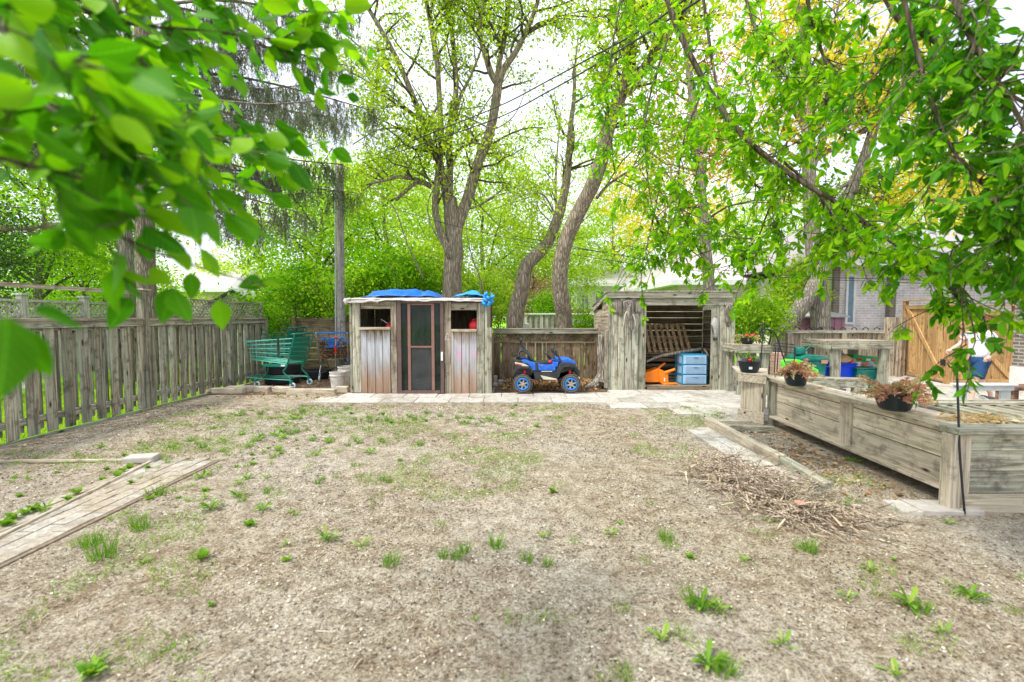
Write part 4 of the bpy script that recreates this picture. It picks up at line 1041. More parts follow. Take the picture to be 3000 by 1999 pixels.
# drawers
YD = YS + .12
t = thing('drawer_unit', 'blue plastic three drawer unit with cloudy drawers inside the open shed', 'drawers', (w5(1330, 1350, YD)[0], YD, zfl))
x0 = w5(1228, 1000, YD)[0]; x1 = w5(1535, 1000, YD)[0]; zt_ = w5(1380, 952, YD)[2]; dpt = .42
mb = MB()
mb.box(x0 - .02, x1, YD, YD + dpt, zt_ - .02, zt_); hh = (zt_ - zfl - .02) / 3
for k in range(3): z = zfl + .002 + k * hh; mb.box(x0 - .02, x1, YD + .004, YD + dpt, z, z + .018)
for xx_ in (x0 - .02, x1 - .016):
    for yy_ in (YD, YD + dpt - .03): mb.box(xx_, xx_ + .016 + (.004 if xx_ < x0 else 0), yy_ - .001, yy_ + .03, zfl + .019, zt_ - .021)
mb.build('frame', M['teal_frame'], t, bevel=.004)
for k in range(3):
    z = zfl + .022 + k * hh; d = MB().box(x0 + .002, x1 - .02, YD - .012, YD + dpt - .05, z, z + hh - .026).build('drawer', M['drawer'], t, bevel=.006)
    MB().box(x0 + .05, x1 - .06, YD - .017, YD - .0125, z + .02, z + hh - .05).build('drawer_panel', M['drawer_in'], t, bevel=.002)
    MB().box((x0 + x1) / 2 - .05, (x0 + x1) / 2 + .05, YD - .035, YD - .0172, z + hh - .055, z + hh - .04).build('handle', M['drawer'], t, bevel=.004)
# orange chair lying on its back
t = thing('toy_chair', 'small orange plastic child chair tipped on its back in the open shed', 'chair', (w5(950, 1345, YS + .2)[0], YS + .25, zfl))
YC = YS + .12
def pw(pts, Y0, Y1, name):
    P = [w5(x, y, (Y0 + Y1) / 2) for x, y in pts]; MB().prism([(p[0], p[2]) for p in P], Y0, Y1).build(name, M['orange'], t, bevel=.012, smooth=False)
pw([(700, 1180), (760, 1165), (895, 1122), (935, 1150), (940, 1260), (900, 1296), (760, 1298), (700, 1290)], YC + .02, YC + .30, 'backrest')
pw([(880, 1122), (925, 1140), (1000, 1188), (1004, 1310), (985, 1345), (940, 1342), (905, 1300), (885, 1220)], YC - .02, YC + .34, 'seat')
def leg(a, b, r0, r1): MB().tube(smooth_path([a, (np.array(a) + np.array(b)) / 2, b]), np.linspace(r0, r1, 9), 10).build('leg', M['orange'], t, smooth=True)
leg(w5(905, 1130, YC + .3), w5(995, 1062, YC + .34), .03, .018)
leg(w5(985, 1190, YC + .0), w5(1122, 1142, YC - .03), .034, .026)
leg(w5(975, 1332, YC + .0), w5(1152, 1326, YC - .02), .03, .02)
leg(w5(975, 1325, YC + .32), w5(1120, 1318, YC + .33), .028, .018)
c = w5(988, 1275, YC - .03); MB().box(c[0] - .008, c[0] + .014, YC - .026, YC - .0215, c[2] - .035, c[2] + .035).build('sticker', M['paper'], t)

# ================================================================= HOUSES AND FAR FENCES
def window(par, x0, x1, y, z0, z1, mat=None, frame=None, axis='x', mull=True):
    w = MB().box(x0, x1, y - .03, y - .002, z0, z1).build('window', mat or M['win'], par)
    fr = MB(); t_ = .06
    fr.box(x0 - t_, x1 + t_, y - .06, y - .031, z1, z1 + t_).box(x0 - t_, x1 + t_, y - .06, y - .031, z0 - t_, z0).box(x0 - t_, x0, y - .06, y - .031, z0, z1).box(x1, x1 + t_, y - .06, y - .031, z0, z1)
    if mull: fr.box((x0 + x1) / 2 - .025, (x0 + x1) / 2 + .025, y - .058, y - .031, z0, z1)
    inv = par.matrix_basis.inverted(); fr.v = [tuple(inv @ Vector(p)) for p in fr.v]
    fr.build('window_frame', frame or M['fascia'], w, world=False)
def hip_house(name, label, x0, x1, y0, y1, h, mat, rmat, rh=1.4, ov=.4, wins=(), hip=1.8):
    t = thing(name, label, 'house', ((x0 + x1) / 2, (y0 + y1) / 2, 0))
    MB().box(x0, x1, y0, y1, -.1, h).build('wall', mat, t)
    X0, X1, Y0, Y1 = x0 - ov, x1 + ov, y0 - ov, y1 + ov; ym = (Y0 + Y1) / 2
    MB().add([(X0, Y0, h + .18), (X1, Y0, h + .18), (X1, Y1, h + .18), (X0, Y1, h + .18), (X0 + hip, ym, h + rh), (X1 - hip, ym, h + rh)],
             [(0, 1, 5, 4), (1, 2, 5), (2, 3, 4, 5), (3, 0, 4), (0, 3, 2, 1)]).build('roof', rmat, t)
    MB().box(X0, X1, Y0, Y0 + .05, h, h + .175).box(X0, X0 + .05, Y0 + .051, Y1, h, h + .175).box(X1 - .05, X1, Y0 + .051, Y1, h, h + .175).build('fascia', M['fascia'], t)
    MB().box(X0 + .051, X1 - .051, Y0 + .051, Y1 - .05, h + .001, h + .02).build('soffit', M['fascia'], t)
    for w in wins: window(t, w[0], w[1], y0, w[2], w[3], *(w[4:]))
    return t
p = lambda px, py, Y: at(px, py, Y)
t = hip_house('house', 'white stucco house behind the pale fence and the tree trunks', p(1690, 900, 27)[0], p(1930, 900, 27)[0], 27, 36, 3.3, M['stone_white'], M['roof'], 1.8,
              wins=[(p(1745, 900, 27)[0], p(1768, 900, 27)[0], 1.9, 3.0), (p(1704, 900, 27)[0], p(1722, 900, 27)[0], 1.7, 2.8)])
t = hip_house('house', 'beige brick bungalow with white eaves behind the open shed', p(1985, 900, 18)[0], p(2360, 900, 18)[0], 18, 27, 2.75, M['brick_beige'], M['roof'], 1.9,
              wins=[(p(2085, 900, 18)[0], p(2110, 900, 18)[0], 1.5, 2.6), (p(2200, 900, 18)[0], p(2270, 900, 18)[0], .6, 2.4)])
t = thing('house', 'pale brick house with a brown brick pier behind the wooden gate', 'house', (12, 15.5, 0))
x0 = p(2440, 900, 13.6)[0]; x1 = 24
MB().box(x0, x1, 13.6, 24, -.1, 2.95).build('wall', M['brick_pale'], t)
MB().box(p(2598, 900, 13.55)[0], p(2616, 900, 13.55)[0], 13.45, 13.599, -.1, 2.95).box(p(2438, 900, 13.55)[0], p(2455, 900, 13.55)[0], 13.5, 13.599, 0, 2.95).build('brick_pier', M['brick_brown'], t)
MB().add([(x0 - .5, 12.9, 3.15), (x1 + .5, 12.9, 3.15), (x1 + .5, 24.5, 3.15), (x0 - .5, 24.5, 3.15), (x0 + 2, 18.5, 5.0), (x1, 18.5, 5.0)], [(0, 1, 5, 4), (1, 2, 5), (2, 3, 4, 5), (3, 0, 4), (0, 3, 2, 1)]).build('roof', M['roof_grey'], t)
MB().box(x0 - .5, x1, 12.88, 12.98, 2.96, 3.14).build('fascia', M['fascia'], t); MB().box(x0 - .5, x1, 12.99, 13.59, 2.97, 2.99).build('soffit', M['fascia'], t)
window(t, p(2905, 900, 13.6)[0], p(2950, 900, 13.6)[0], 13.6, 2.0, 2.75, M['win_blue']); window(t, p(2480, 900, 13.6)[0], p(2496, 900, 13.6)[0], 13.6, 1.35, 2.7, M['win_blue'], M['fascia'], 'x', False)
# near house corner
t = thing('house', 'near house corner of dark brick with a white foot and dark eave', 'house', (8.0, 6.5, 0))
xh = p(2974, 900, 9.9)[0]
MB().box(xh, xh + 6, -3, 9.9, .44, 3.1).build('wall', M['brick_dark'], t)
MB().box(xh - .02, xh + 6, -3, 9.92, -.05, .435).build('wall_foot', M['white_paint'], t)
MB().add([(xh - .5, -3.5, 3.28), (xh + 6.5, -3.5, 3.28), (xh + 6.5, 10.4, 3.28), (xh - .5, 10.4, 3.28), (xh + 2.5, -.5, 4.5), (xh + 3.5, -.5, 4.5), (xh + 3.5, 7.4, 4.5), (xh + 2.5, 7.4, 4.5)], [(0, 1, 5, 4), (1, 2, 6, 5), (2, 3, 7, 6), (3, 0, 4, 7), (4, 5, 6, 7), (0, 3, 2, 1)]).build('roof', M['roof_grey'], t)
MB().box(xh - .54, xh - .501, -3.5, 10.4, 3.1, 3.3).box(xh - .5, xh + 6.5, 10.401, 10.44, 3.1, 3.3).build('fascia', M['fascia'], t); MB().box(xh - .5, xh, -3.5, 10.4, 3.14, 3.18).build('soffit', M['fascia'], t)
t.location = (xh + 3, 3.4, 0)
for ch in t.children: ch.location = (8.0 - xh - 3, 6.5 - 3.4, 0)
# left far houses
t = hip_house('house', 'pink brick house seen through the leaves beyond the lattice fence', -30, -13.8, 22, 31, 2.7, M['brick_pink'], M['roof'], 1.7, wins=[(-24, -22.4, 1.0, 2.2), (-18.5, -17.2, 1.0, 2.2)])
t = hip_house('house', 'low brown brick house between the spruce and the utility pole', p(560, 900, 24)[0], p(830, 900, 24)[0], 24, 32, 2.5, M['brick_pink'], M['roof'], 1.5, wins=[(p(600, 900, 24)[0], p(640, 900, 24)[0], 1.1, 2.1)])
# gabled garden shed beyond the fence
t = thing('garden_shed', 'small gabled garden shed behind the lattice fence near the carts', 'shed', (p(685, 900, 16)[0], 16, 0))
xa, xb = p(590, 900, 16)[0], p(785, 900, 16)[0]; xm = (xa + xb) / 2
MB().box(xa + .1, xb - .1, 16, 18, 0, 1.75).build('wall', M['pale_x'], t)
MB().add([(xa, 15.9, 1.75), (xb, 15.9, 1.75), (xm, 15.9, 2.4), (xa, 18.2, 1.75), (xb, 18.2, 1.75), (xm, 18.2, 2.4)], [(0, 1, 2), (3, 5, 4), (0, 2, 5, 3), (1, 4, 5, 2), (0, 3, 4, 1)]).build('roof', M['roof_grey'], t)
MB().beam((xa - .05, 15.86, 1.74), (xm, 15.86, 2.42), .05, .09).beam((xm, 15.86, 2.42), (xb + .05, 15.86, 1.74), .05, .09).build('gable_trim', M['black_plastic'], t)
MB().box(xa - 1.7, xa - .5, 15.5, 15.9, 1.2, 2.15).build('annex_wall', M['white_old'], t); MB().box(xa - 1.75, xa - .45, 15.45, 15.95, 2.152, 2.2).build('annex_roof', M['black_plastic'], t)
# pale fence behind the trunks
f = thing('picket_fence', 'pale grey board fence far behind the leaning trunks', 'fence', (p(1640, 940, 17)[0], 17, 0))
mb = MB(); x = p(1488, 940, 17)[0]; xe = p(1790, 940, 17)[0]
while x < xe: mb.box(x, x + .11, 17, 17.02, .05, 1.58 + rg.uniform(-.01, .01)); mb.box(x + .12, x + .2, 17.05, 17.07, .05, 1.5); x += .2
mb.build('board_panel', M['pale_x'], f); MB().box(p(1488, 940, 17)[0], xe, 16.96, 17.04, 1.6, 1.65).build('cap_rail', M['white_paint'], f)
f = thing('brown_fence', 'red brown fence showing above the pale grey fence', 'fence', (2, 21, 0))
mb = MB(); x = p(1500, 940, 21)[0]; xe = p(1730, 940, 21)[0]
M['redwood'] = wood('red_brown_wood', (.44, .22, .13), (.24, .10, .06), 'z', green=(.5, .35, .2), gamt=.3, knots=False)
while x < xe: mb.box(x, x + .11, 21, 21.02, .2, 1.78); x += .125
mb.build('board_panel', M['redwood'], f); MB().box(p(1500, 940, 21)[0], xe, 20.95, 21.05, 1.79, 1.86).build('cap_rail', M['redwood'], f)
t = thing('barbecue', 'grey covered barbecue in front of the far pale fence', 'barbecue', (p(1538, 950, 15)[0], 15, 0))
xa, xb = p(1524, 950, 15)[0], p(1553, 950, 15)[0]
MB().box(xa, xb, 15, 15.4, .95, 1.12).build('firebox', M['chrome'], t, bevel=.02); MB().prism([(xa, 1.122), (xb, 1.122), (xb - .03, 1.3), (xa + .03, 1.3)], 15, 15.4).build('lid', M['steel_grey'], t, bevel=.03)
MB().box(xb + .001, xb + .3, 15.05, 15.35, 1.05, 1.09).build('side_shelf', M['chrome'], t)
for x in (xa + .03, xb - .07): MB().box(x, x + .04, 15.1, 15.14, 0, .949).build('leg', M['chrome'], t)
# mauve metal garden shed
YM = 12.6
t = thing('metal_shed', 'mauve metal garden shed beside the pale brick house', 'shed', (p(2400, 950, YM)[0], YM, 0))
xa, xb = p(2335, 950, YM)[0], p(2474, 950, YM)[0]
MB().box(xa, xb, YM, YM + .9, 0, p(2400, 926, YM)[2]).build('wall', M['mauve'], t)
mb = MB()
for px_ in (2365, 2380, 2428, 2445, 2466): q = p(px_, 950, YM)[0]; mb.box(q, q + .03, YM - .02, YM - .001, 0, p(2400, 928, YM)[2])
mb.build('wall_rib', M['mauve'], t)
zr_ = p(2400, 926, YM)[2]; MB().add([(xa - .08, YM - .1, zr_), (xb + .08, YM - .1, zr_), (xb + .08, YM + 1.0, zr_ + .18), (xa - .08, YM + 1.0, zr_ + .18), (xa - .08, YM - .1, zr_ - .04), (xb + .08, YM - .1, zr_ - .04), (xb + .08, YM + 1, zr_ + .14), (xa - .08, YM + 1, zr_ + .14)],
         [(0, 1, 2, 3), (7, 6, 5, 4), (0, 4, 5, 1), (1, 5, 6, 2), (2, 6, 7, 3), (3, 7, 4, 0)]).build('roof', M['steel_grey'], t)
# boards fence behind the counters
f = thing('low_fence', 'low grey fence behind the green bin and the counters', 'fence', (8, 11.6, 0))
mb = MB(); x = p(2262, 1000, 11.4)[0]; xe = p(2640, 1000, 11.4)[0]
while x < xe: mb.box(x, x + .135, 11.4, 11.42, 0, 1.1 if x < xe - .5 else 1.5); x += .14
mb.build('board_panel', M['wood_z'], f); MB().box(p(2262, 1000, 11.4)[0], xe - .5, 11.34, 11.46, 1.102, 1.17).build('top_rail', M['green_x'], f)
for px_ in (2300, 2460, 2620): q = p(px_, 1000, 11.4)[0]; MB().box(q, q + .09, 11.28, 11.33, 0, 1.1 if px_ < 2600 else 1.5).build('post', M['wood_z'], f)
# little black hooped edging fence
f = thing('wire_edging', 'black hooped wire edging behind the large counter', 'edging', (9, 12.0, 0))
mb = MB(); x = p(2325, 1000, 12)[0]; xe = p(2612, 1000, 12)[0]
while x < xe:
    mb.tube([(x, 12, .9), (x, 12, 1.14), (x + .04, 12, 1.21), (x + .09, 12, 1.23), (x + .14, 12, 1.21), (x + .18, 12, 1.14), (x + .18, 12, .9)], .012, 5); x += .30
mb.tube([(p(2325, 1000, 12)[0], 12, 1.0), (xe, 12, 1.0)], .010, 5); mb.build('hoop_wire', M['black_metal'], f)

# ---- cedar gates
def gate_leaf(name, label, A, B, z0, z1, braces, hinge=None):
    A = np.array(A, float); B = np.array(B, float); L = np.linalg.norm(B - A); ang = math.atan2(B[1] - A[1], B[0] - A[0])
    t = thing(name, label, 'gate', (A[0], A[1], 0), ang)
    mb = MB(); x = .09
    while x < L - .12: mb.box(x, x + .138, .03, .05, z0 + .03, z1 - .12); x += .142
    mb.build('board_panel', M['cedar_z'], t, world=False, bevel=.003)
    MB().box(0, .085, -.02, .07, 0, z1 + .02).build('post', M['cedar_z'], t, world=False, bevel=.004); MB().box(L - .085, L, -.02, .07, 0, z1 + .02).build('post', M['cedar_z'], t, world=False, bevel=.004)
    MB().box(.087, L - .087, -.012, .028, z1 - .18, z1 - .09).build('rail', M['cedar_x'], t, world=False, bevel=.003)
    MB().box(.087, L - .087, -.012, .028, z0, z0 + .08).build('rail', M['cedar_x'], t, world=False, bevel=.003)
    MB().box(.0, L, -.03, .08, z1 + .022, z1 + .05).build('cap_board', M['cedar_x'], t, world=False)
    for a, b in braces: MB().beam((a[0] * L, .004, a[1]), (b[0] * L, .004, b[1]), .09, .03, up=(0, 1, 0)).build('brace', M['cedar_z'], t, world=False)
    return t
A = gp(2638, 1100); B = gp(2772, 1128)
g = gate_leaf('wooden_gate', 'new orange cedar gate with a diagonal brace, standing beside the counter', A[:2], B[:2], .06, 1.88, [((.1, 1.72), (.92, .14))])
MB().box(np.linalg.norm((B - A)[:2]) - .16, np.linalg.norm((B - A)[:2]) - .02, -.04, -.021, .42, .56).build('latch', M['black_metal'], g, world=False)
A2 = gp(2776, 1129); B2 = gp(2972, 1130)
g = gate_leaf('wooden_gate', 'new orange cedar gate partly hidden behind the walking person', A2[:2] + np.array([.03, .02]), B2[:2], .06, 1.72, [((.55, .75), (.95, .14)), ((.05, 1.5), (.5, .8))])
# ================================================================= SHOPPING CARTS
def make_cart(name, label, loc, rotz, mf, mw, mhandle, wires=6, solid_back=None, scale=1.0, base=True):
    "local x runs from the handle (0) to the nose, y across, z up"
    t = thing(name, label, 'shopping cart', loc, rotz, scale=scale)
    W0, W1 = .29, .22; L = .92
    def B(mb, nm, mat, **k): return mb.build(nm, mat, t, world=False, **k)
    zb0, zb1, zt0, zt1 = .46, .53, .93, .86; xb = .08; xt = -.06
    # side and nose wires of the basket
    mb = MB()
    for k in range(wires + 1):
        q = k / wires; z0 = zb0 + (zt0 - zb0) * q; z1 = zb1 + (zt1 - zb1) * q; x0 = xb + (xt - xb) * q; xn = L - .06 * (1 - q)
        w0 = W0 - .02 * (1 - q); w1 = W1 - .03 * (1 - q); r = .0065 if 0 < k < wires else .0095
        mb.tube([(x0, -w0, z0), (xn, -w1, z1), (xn + .02, 0, z1), (xn, w1, z1), (x0, w0, z0)], r, 5)
    for sgn in (-1, 1):
        for i in range(9):
            q = (i + .5) / 9; x_ = xb + (L - .06 - xb) * q; w_ = (W0 - .02) * (1 - q) + (W1 - .03) * q
            mb.tube([(x_, sgn * w_, zb0 + (zb1 - zb0) * q), (x_ * .97 + .0, sgn * (w_ + .018), zt0 + (zt1 - zt0) * q)], .0028, 4)
    for i in range(5):
        y_ = -W1 + .06 + i * (2 * W1 - .12) / 4; mb.tube([(L - .05, y_ * .85, zb1), (L + .02, y_, zt1)], .003, 4)
    B(mb, 'basket_wires', mw)
    fl = MB()
    for i in range(15): y_ = -.25 + .5 * i / 14; fl.tube([(xb, y_ * 1.05, zb0), (L - .07, y_ * .75, zb1)], .004, 4)
    for i in range(14): q = i / 13; w_ = .27 * (1 - q) + .19 * q; x_ = xb + (L - .1 - xb) * q; z_ = zb0 + (zb1 - zb0) * q + .004; fl.tube([(x_, -w_, z_), (x_, w_, z_)], .004, 4)
    B(fl, 'basket_floor', mw)
    # back gate
    B(MB().add([(xb - .005, -.265, zb0 + .01), (xb - .005, .265, zb0 + .01), (xt - .005, .285, zt0 + .03), (xt - .005, -.285, zt0 + .03)], [(0, 1, 2, 3)]), 'back_gate', solid_back or mw) if solid_back else None
    g = MB()
    for i in range(13): y_ = -.26 + .52 * i / 12; g.tube([(xb, y_, zb0), (xt, y_ * 1.07, zt0 + .02)], .003, 4)
    for i in range(6): q = i / 5; g.tube([(xb + (xt - xb) * q, -.27, zb0 + (zt0 - zb0) * q), (xb + (xt - xb) * q, .27, zb0 + (zt0 - zb0) * q)], .0035, 4)
    B(g, 'gate_wires', mf)
    # frame: handle uprights curve down to the wheel base
    for sgn in (-1, 1):
        B(MB().tube(smooth_path([(-.02, sgn * .27, 1.0), (-.09, sgn * .30, 1.01), (-.10, sgn * .30, .95), (xb - .02, sgn * .285, zb0 - .02), (xb + .06, sgn * .28, .32), (.02, sgn * .275, .20), (.0, sgn * .27, .16)]), .014, 8), 'side_frame', mf, smooth=True)
        B(MB().tube([(.0, sgn * .27, .165), (.60, sgn * .20, .17), (.98, sgn * .16, .185)], .011, 6), 'base_rail', mw)
        B(MB().tube([(.62, sgn * .2, .17), (.50, sgn * .22, .30), (.46, sgn * .24, .455)], .010, 6), 'strut', mf)
    B(MB().tube([(-.09, -.30, 1.012), (-.09, .30, 1.012)], .017, 10), 'handle', mhandle, smooth=True)
    B(MB().tube([(.98, -.16, .185), (1.0, 0, .185), (.98, .16, .185)], .011, 6), 'nose_rail', mw)
    rk = MB()
    for i in range(7): y_ = -.15 + .3 * i / 6; rk.tube([(.02, y_ * 1.5, .19), (.95, y_ * .95, .2)], .004, 4)
    B(rk, 'lower_rack', mf)
    sh_ = MB().box(xb, .55, -.285, -.262, zb0 - .05, zb0 - .005).box(xb, .55, .262, .285, zb0 - .05, zb0 - .005); B(sh_, 'skirt_plate', mf)
    for x_, y_ in ((.0, -.27), (.0, .27), (.78, -.18), (.78, .18)):
        c = MB().box(x_ - .03, x_ + .02, y_ - .022, y_ + .022, .10, .16).build('caster', mf, t, world=False, bevel=.006)
        MB().torus((x_ - .03, y_, .062), (0, 1, 0), .045, .017, 20, 8).build('wheel', M['caster'], c, world=False, smooth=True)
        MB().tube([(x_ - .03, y_ - .02, .062), (x_ - .03, y_ + .02, .062)], .026, 10).build('wheel_hub', mf, c, world=False)
    return t
q = gp(700 + 1060 / 6.536, 960 + 1190 / 6.536)
cart = make_cart('shopping_cart', 'green shopping cart nearest the timber edging, with a dark strap on its side', (q[0] - .02, q[1] + .30, .01), R(180 - 8), M['cart_green'], M['cart_lite'], M['cart_green'], 5, M['cartmesh'], scale=1.13)
q2 = MB(); q2.box(.22, .25, .262, .285, .60, .93); q2.build('strap', M['black_plastic'], cart, world=False)
for y_ in (-.225, .225): MB().box(.80, .93, y_ - .015, y_ + .015, .845, .885).build('bumper', M['cart_lite'], cart, world=False, bevel=.006)
MB().box(.1, .18, .286, .29, .42, .45).build('sticker', M['paper'], cart, world=False)
q = at(852, 1120, 11.2)
cart2 = make_cart('shopping_cart', 'second green shopping cart standing behind the front one by the fence', (q[0] + .12, 11.15, .01), R(180 - 5), M['cart_green'], M['cart_green'], M['cart_green'], 5, M['cartmesh'], scale=1.22)
q = at(1000, 1100, 10.55)
cart3 = make_cart('shopping_cart', 'steel shopping cart with a blue child seat, filled with dead leaves', (q[0] - .18, 10.55, .01), R(100), M['chrome'], M['chrome'], M['cart_blue'], 6, None, scale=1.12)
def cl(m_, vs): return [tuple(m_ @ Vector(v)) for v in vs]
MB().box(-.05, .01, -.24, .24, .88, .90).box(.0, .15, -.16, .16, .70, .72).obox((-.0, 0, .8), (.02, .14, .16), (0, R(-20), 0)).build('child_seat', M['cart_blue'], cart3, world=False, bevel=.005)
MB().tube([(-.02, -.2, .92), (.02, -.1, .8), (.02, -.05, .73)], .018, 6).tube([(-.02, .2, .92), (.02, .1, .8), (.02, .05, .73)], .018, 6).build('seat_strap', M['cart_blue'], cart3, world=False)
mw3 = cart3.matrix_basis; pts = []
for k in range(6500):
    x_ = nr.uniform(.1, .84); w_ = .25 * (1 - x_) + .18 * x_; y_ = nr.uniform(-w_, w_); z_ = .475 + (.235 + .05 * math.sin(x_ * 9) + .03 * math.sin(y_ * 14)) * nr.random() ** .6
    if nr.random() < .5: y_ = math.copysign(w_ * nr.uniform(.93, 1.03), y_)
    if nr.random() < .3: x_ = nr.uniform(.08, .13)
    pts.append(tuple(mw3 @ Vector((x_, y_, z_))))
leaf_pile('dead_leaves', pts, M['dead_leaf'], .05, .10, .8)
t = thing('hand_trowel', 'red handled garden tool hanging on the steel cart full of leaves', 'garden tool', at(983, 1010, 10.3))
MB().tube([at(983, 985, 10.3), at(983, 1012, 10.3)], .014, 8).build('shaft', M['chrome'], t); MB().tube([at(983, 1012, 10.3), at(983, 1036, 10.3)], [.024, .02], 10).build('grip', M['red'], t); MB().lathe([(.001, -.03), (.03, -.02), (.036, 0), (.03, .02), (.001, .03)], c=at(984, 990, 10.3), n=14).build('knob', M['red'], t, smooth=True)
MB().tube([at(983, 1037, 10.3), at(982, 1050, 10.3)], [.02, .004], 8).build('blade', M['chrome'], t)
t = thing('blue_crate', 'blue plastic crate standing behind the playhouse wall beside the carts', 'crate', (at(1018, 1040, 11)[0], 11, .0))
a = at(1005, 1004, 11); b = at(1026, 1060, 11)
MB().box(a[0], b[0] + .12, 11, 11.35, b[2], a[2]).build('crate_body', M['cart_blue'], t, bevel=.01); MB().box(a[0] - .02, b[0] + .14, 10.98, 11.37, a[2] + .001, a[2] + .03).build('rim', M['cart_blue'], t); MB().box(a[0] + .03, b[0] + .08, 11.02, 11.33, 0, b[2] - .001).build('crate_stand', M['wood_x'], t)
# tyres
def tyre(name, label, c, r, w, tilt=0):
    t = thing(name, label, 'tyre', c, 0, 'old tyres under the green cart')
    pr = [(r * .62, 0), (r * .66, -.0), (r * .9, .0), (r * .985, w * .14), (r, w * .25)]
    prof = [(r * .60, w * .1), (r * .66, 0), (r * .90, 0), (r * .975, w * .10)]
    for k in range(4):
        z = w * (.16 + k * .18); prof += [(r, z), (r, z + w * .12), (r * .975, z + w * .125), (r * .975, z + w * .175)]
    prof += [(r * .96, w * .93), (r * .90, w), (r * .66, w), (r * .60, w * .9), (r * .60, w * .1)]
    MB().lathe(prof, n=48).build('tread', M['rubber'], t, world=False, smooth=False)
    return t
q = gp(763, 1133); tyre('tyre', 'lower black tyre lying on the soil under the green cart', (q[0] + .25, q[1] + .45, .01), .36, .21); tyre('tyre', 'upper black tyre stacked beneath the green cart basket', (q[0] + .28, q[1] + .47, .225), .36, .23)
q = gp(850, 1125); tyre('tyre', 'flat black tyre lying behind the green cart base', (q[0] + .2, q[1] + .9, .01), .36, .21)
# buckets
def bucket(label, c, r, h):
    t = thing('bucket', label, 'bucket', c)
    MB().lathe([(.001, 0), (r * .84, 0), (r * .97, h * .74), (r * 1.05, h * .745), (r * 1.05, h * .80), (r * .99, h * .81), (r, h * .93), (r * 1.05, h * .935), (r * 1.05, h), (r * .97, h), (r * .80, .02), (.001, .02)], n=32).build('bucket_body', M['bucket'], t, world=False, smooth=False)
    MB().tube(smooth_path([(-r * 1.05, 0, h * .85), (-r * .8, -r * .8, h * .6), (0, -r * 1.1, h * .48), (r * .8, -r * .8, h * .6), (r * 1.05, 0, h * .85)]), .004, 5).build('bail_handle', M['chrome'], t, world=False)
q = gp(982, 1138); bucket('smaller white bucket in front, at the end of the timber edging', (q[0] + .02, q[1] + .1, .01), .16, .33)
q = gp(1010, 1130); bucket('larger white bucket touching the playhouse corner', (q[0], q[1] + .15, .01), .19, .40)
# edging timbers (each a thing)
mats = M['tan_x']
for k, (x0, x1, y0, y1, lab) in enumerate(((586, 715, 1153, 1153, 'longest edging timber, with a rounded end, by the grey fence'), (660, 746, 1150, 1149, 'second edging timber, in front of the tyres'), (748, 794, 1148, 1150, 'short edging stone with mossy face under the green cart'), (796, 852, 1150, 1152, 'edging timber half covered by weeds under the cart wheel'), (842, 985, 1156, 1157, 'edging timber in front of the white buckets'), (986, 1022, 1150, 1150, 'small square edging block against the playhouse corner'))):
    a = gp(x0, y0); b = gp(x1, y1); a[2] = b[2] = .045 + .006 * (k % 2); a[1] += .06 * (k in (1, 3)); b[1] += .06 * (k in (1, 3))
    o = MB().beam(a, b, .13, .13 + .01 * (k % 3)).build('edging_timber', mats, bevel=.018); tag(o, lab, 'edging timber', 'timbers edging the soil bed')
# ================================================================= UTILITY POLE AND CABLES
t = thing('utility_pole', 'tall bare grey utility pole rising between the shrubs behind the carts', 'utility pole', (at(998, 1000, 12.2)[0], 11.7, 0))
P = [at(1001, 1090, 11.7), at(999, 900, 11.7), at(997, 700, 11.7), at(996, 480, 11.7)]; P[0][2] = -.1
MB().tube(smooth_path(P), np.linspace(.112, .085, 13), 16).build('pole_shaft', M['pole'], t, smooth=True)
MB().tube([P[0] + np.array([-.13, -.05, 0]), P[1] + np.array([-.12, -.05, 0]), P[3] + np.array([-.1, -.05, .1])], .016, 6).build('conduit', M['steel_grey'], t)
def cable(name, label, pts, r, Ys, group='overhead cables'):
    P = [at(x, y, Y) for (x, y), Y in zip(pts, Ys)]; o = MB().tube(smooth_path(P, 8), r, 6).build(name, M['cable']); tag(o, label, 'cable', group)
cable('overhead_cable', 'upper thick black cable sloping across the trees toward the pole', [(2020, -10), (1880, 88), (1720, 175), (1600, 240), (1460, 312), (1260, 392), (1060, 470)], .010, [4.2, 5, 6, 7, 8.4, 10, 12])
cable('overhead_cable', 'lower thick black cable running just under the upper one', [(2060, -6), (1880, 108), (1720, 205), (1600, 272), (1460, 345), (1260, 415), (1060, 480)], .010, [4.2, 5, 6, 7, 8.4, 10, 12])
cable('overhead_cable', 'thin black cable in front of the brick houses, upper of two', [(1500, 690), (1800, 745), (2100, 790), (2400, 812), (2800, 822), (3050, 826)], .010, [13, 12.6, 12.3, 12, 11.6, 11.4])
cable('overhead_cable', 'thin black cable in front of the brick houses, lower of two', [(1500, 715), (1800, 765), (2100, 800), (2400, 818), (2800, 834), (3050, 842)], .008, [13, 12.6, 12.3, 12, 11.6, 11.4])
cable('overhead_cable', 'thin cable crossing the two leaning trunks', [(1000, 560), (1250, 640), (1500, 700), (1640, 722), (1800, 745), (1960, 775)], .008, [12, 11, 10.8, 10.7, 10.8, 11])
cable('overhead_cable', 'thin cable crossing the spruce near its trunk', [(-50, 600), (300, 620), (560, 605), (800, 575), (996, 560)], .008, [8, 8.6, 9.4, 11, 12])

# ================================================================= TOY CAR
YU = 8.72; sU = YU / (F * 6.92)
cxU = (1440 + 1130 / 6.92 - 1500) / F * YU
car = thing('toy_car', 'blue and black ride on toy buggy with blue rims, parked on the slabs', 'toy car', (cxU, YU + .36, .018))
def U(x, z): return ((x - 1130) * sU, (1312 - z) * sU)
def up(pts): return [U(x, z) for x, z in pts]
def B(mb, nm, mat, **k): return mb.build(nm, mat, car, world=False, **k)
HW = .30
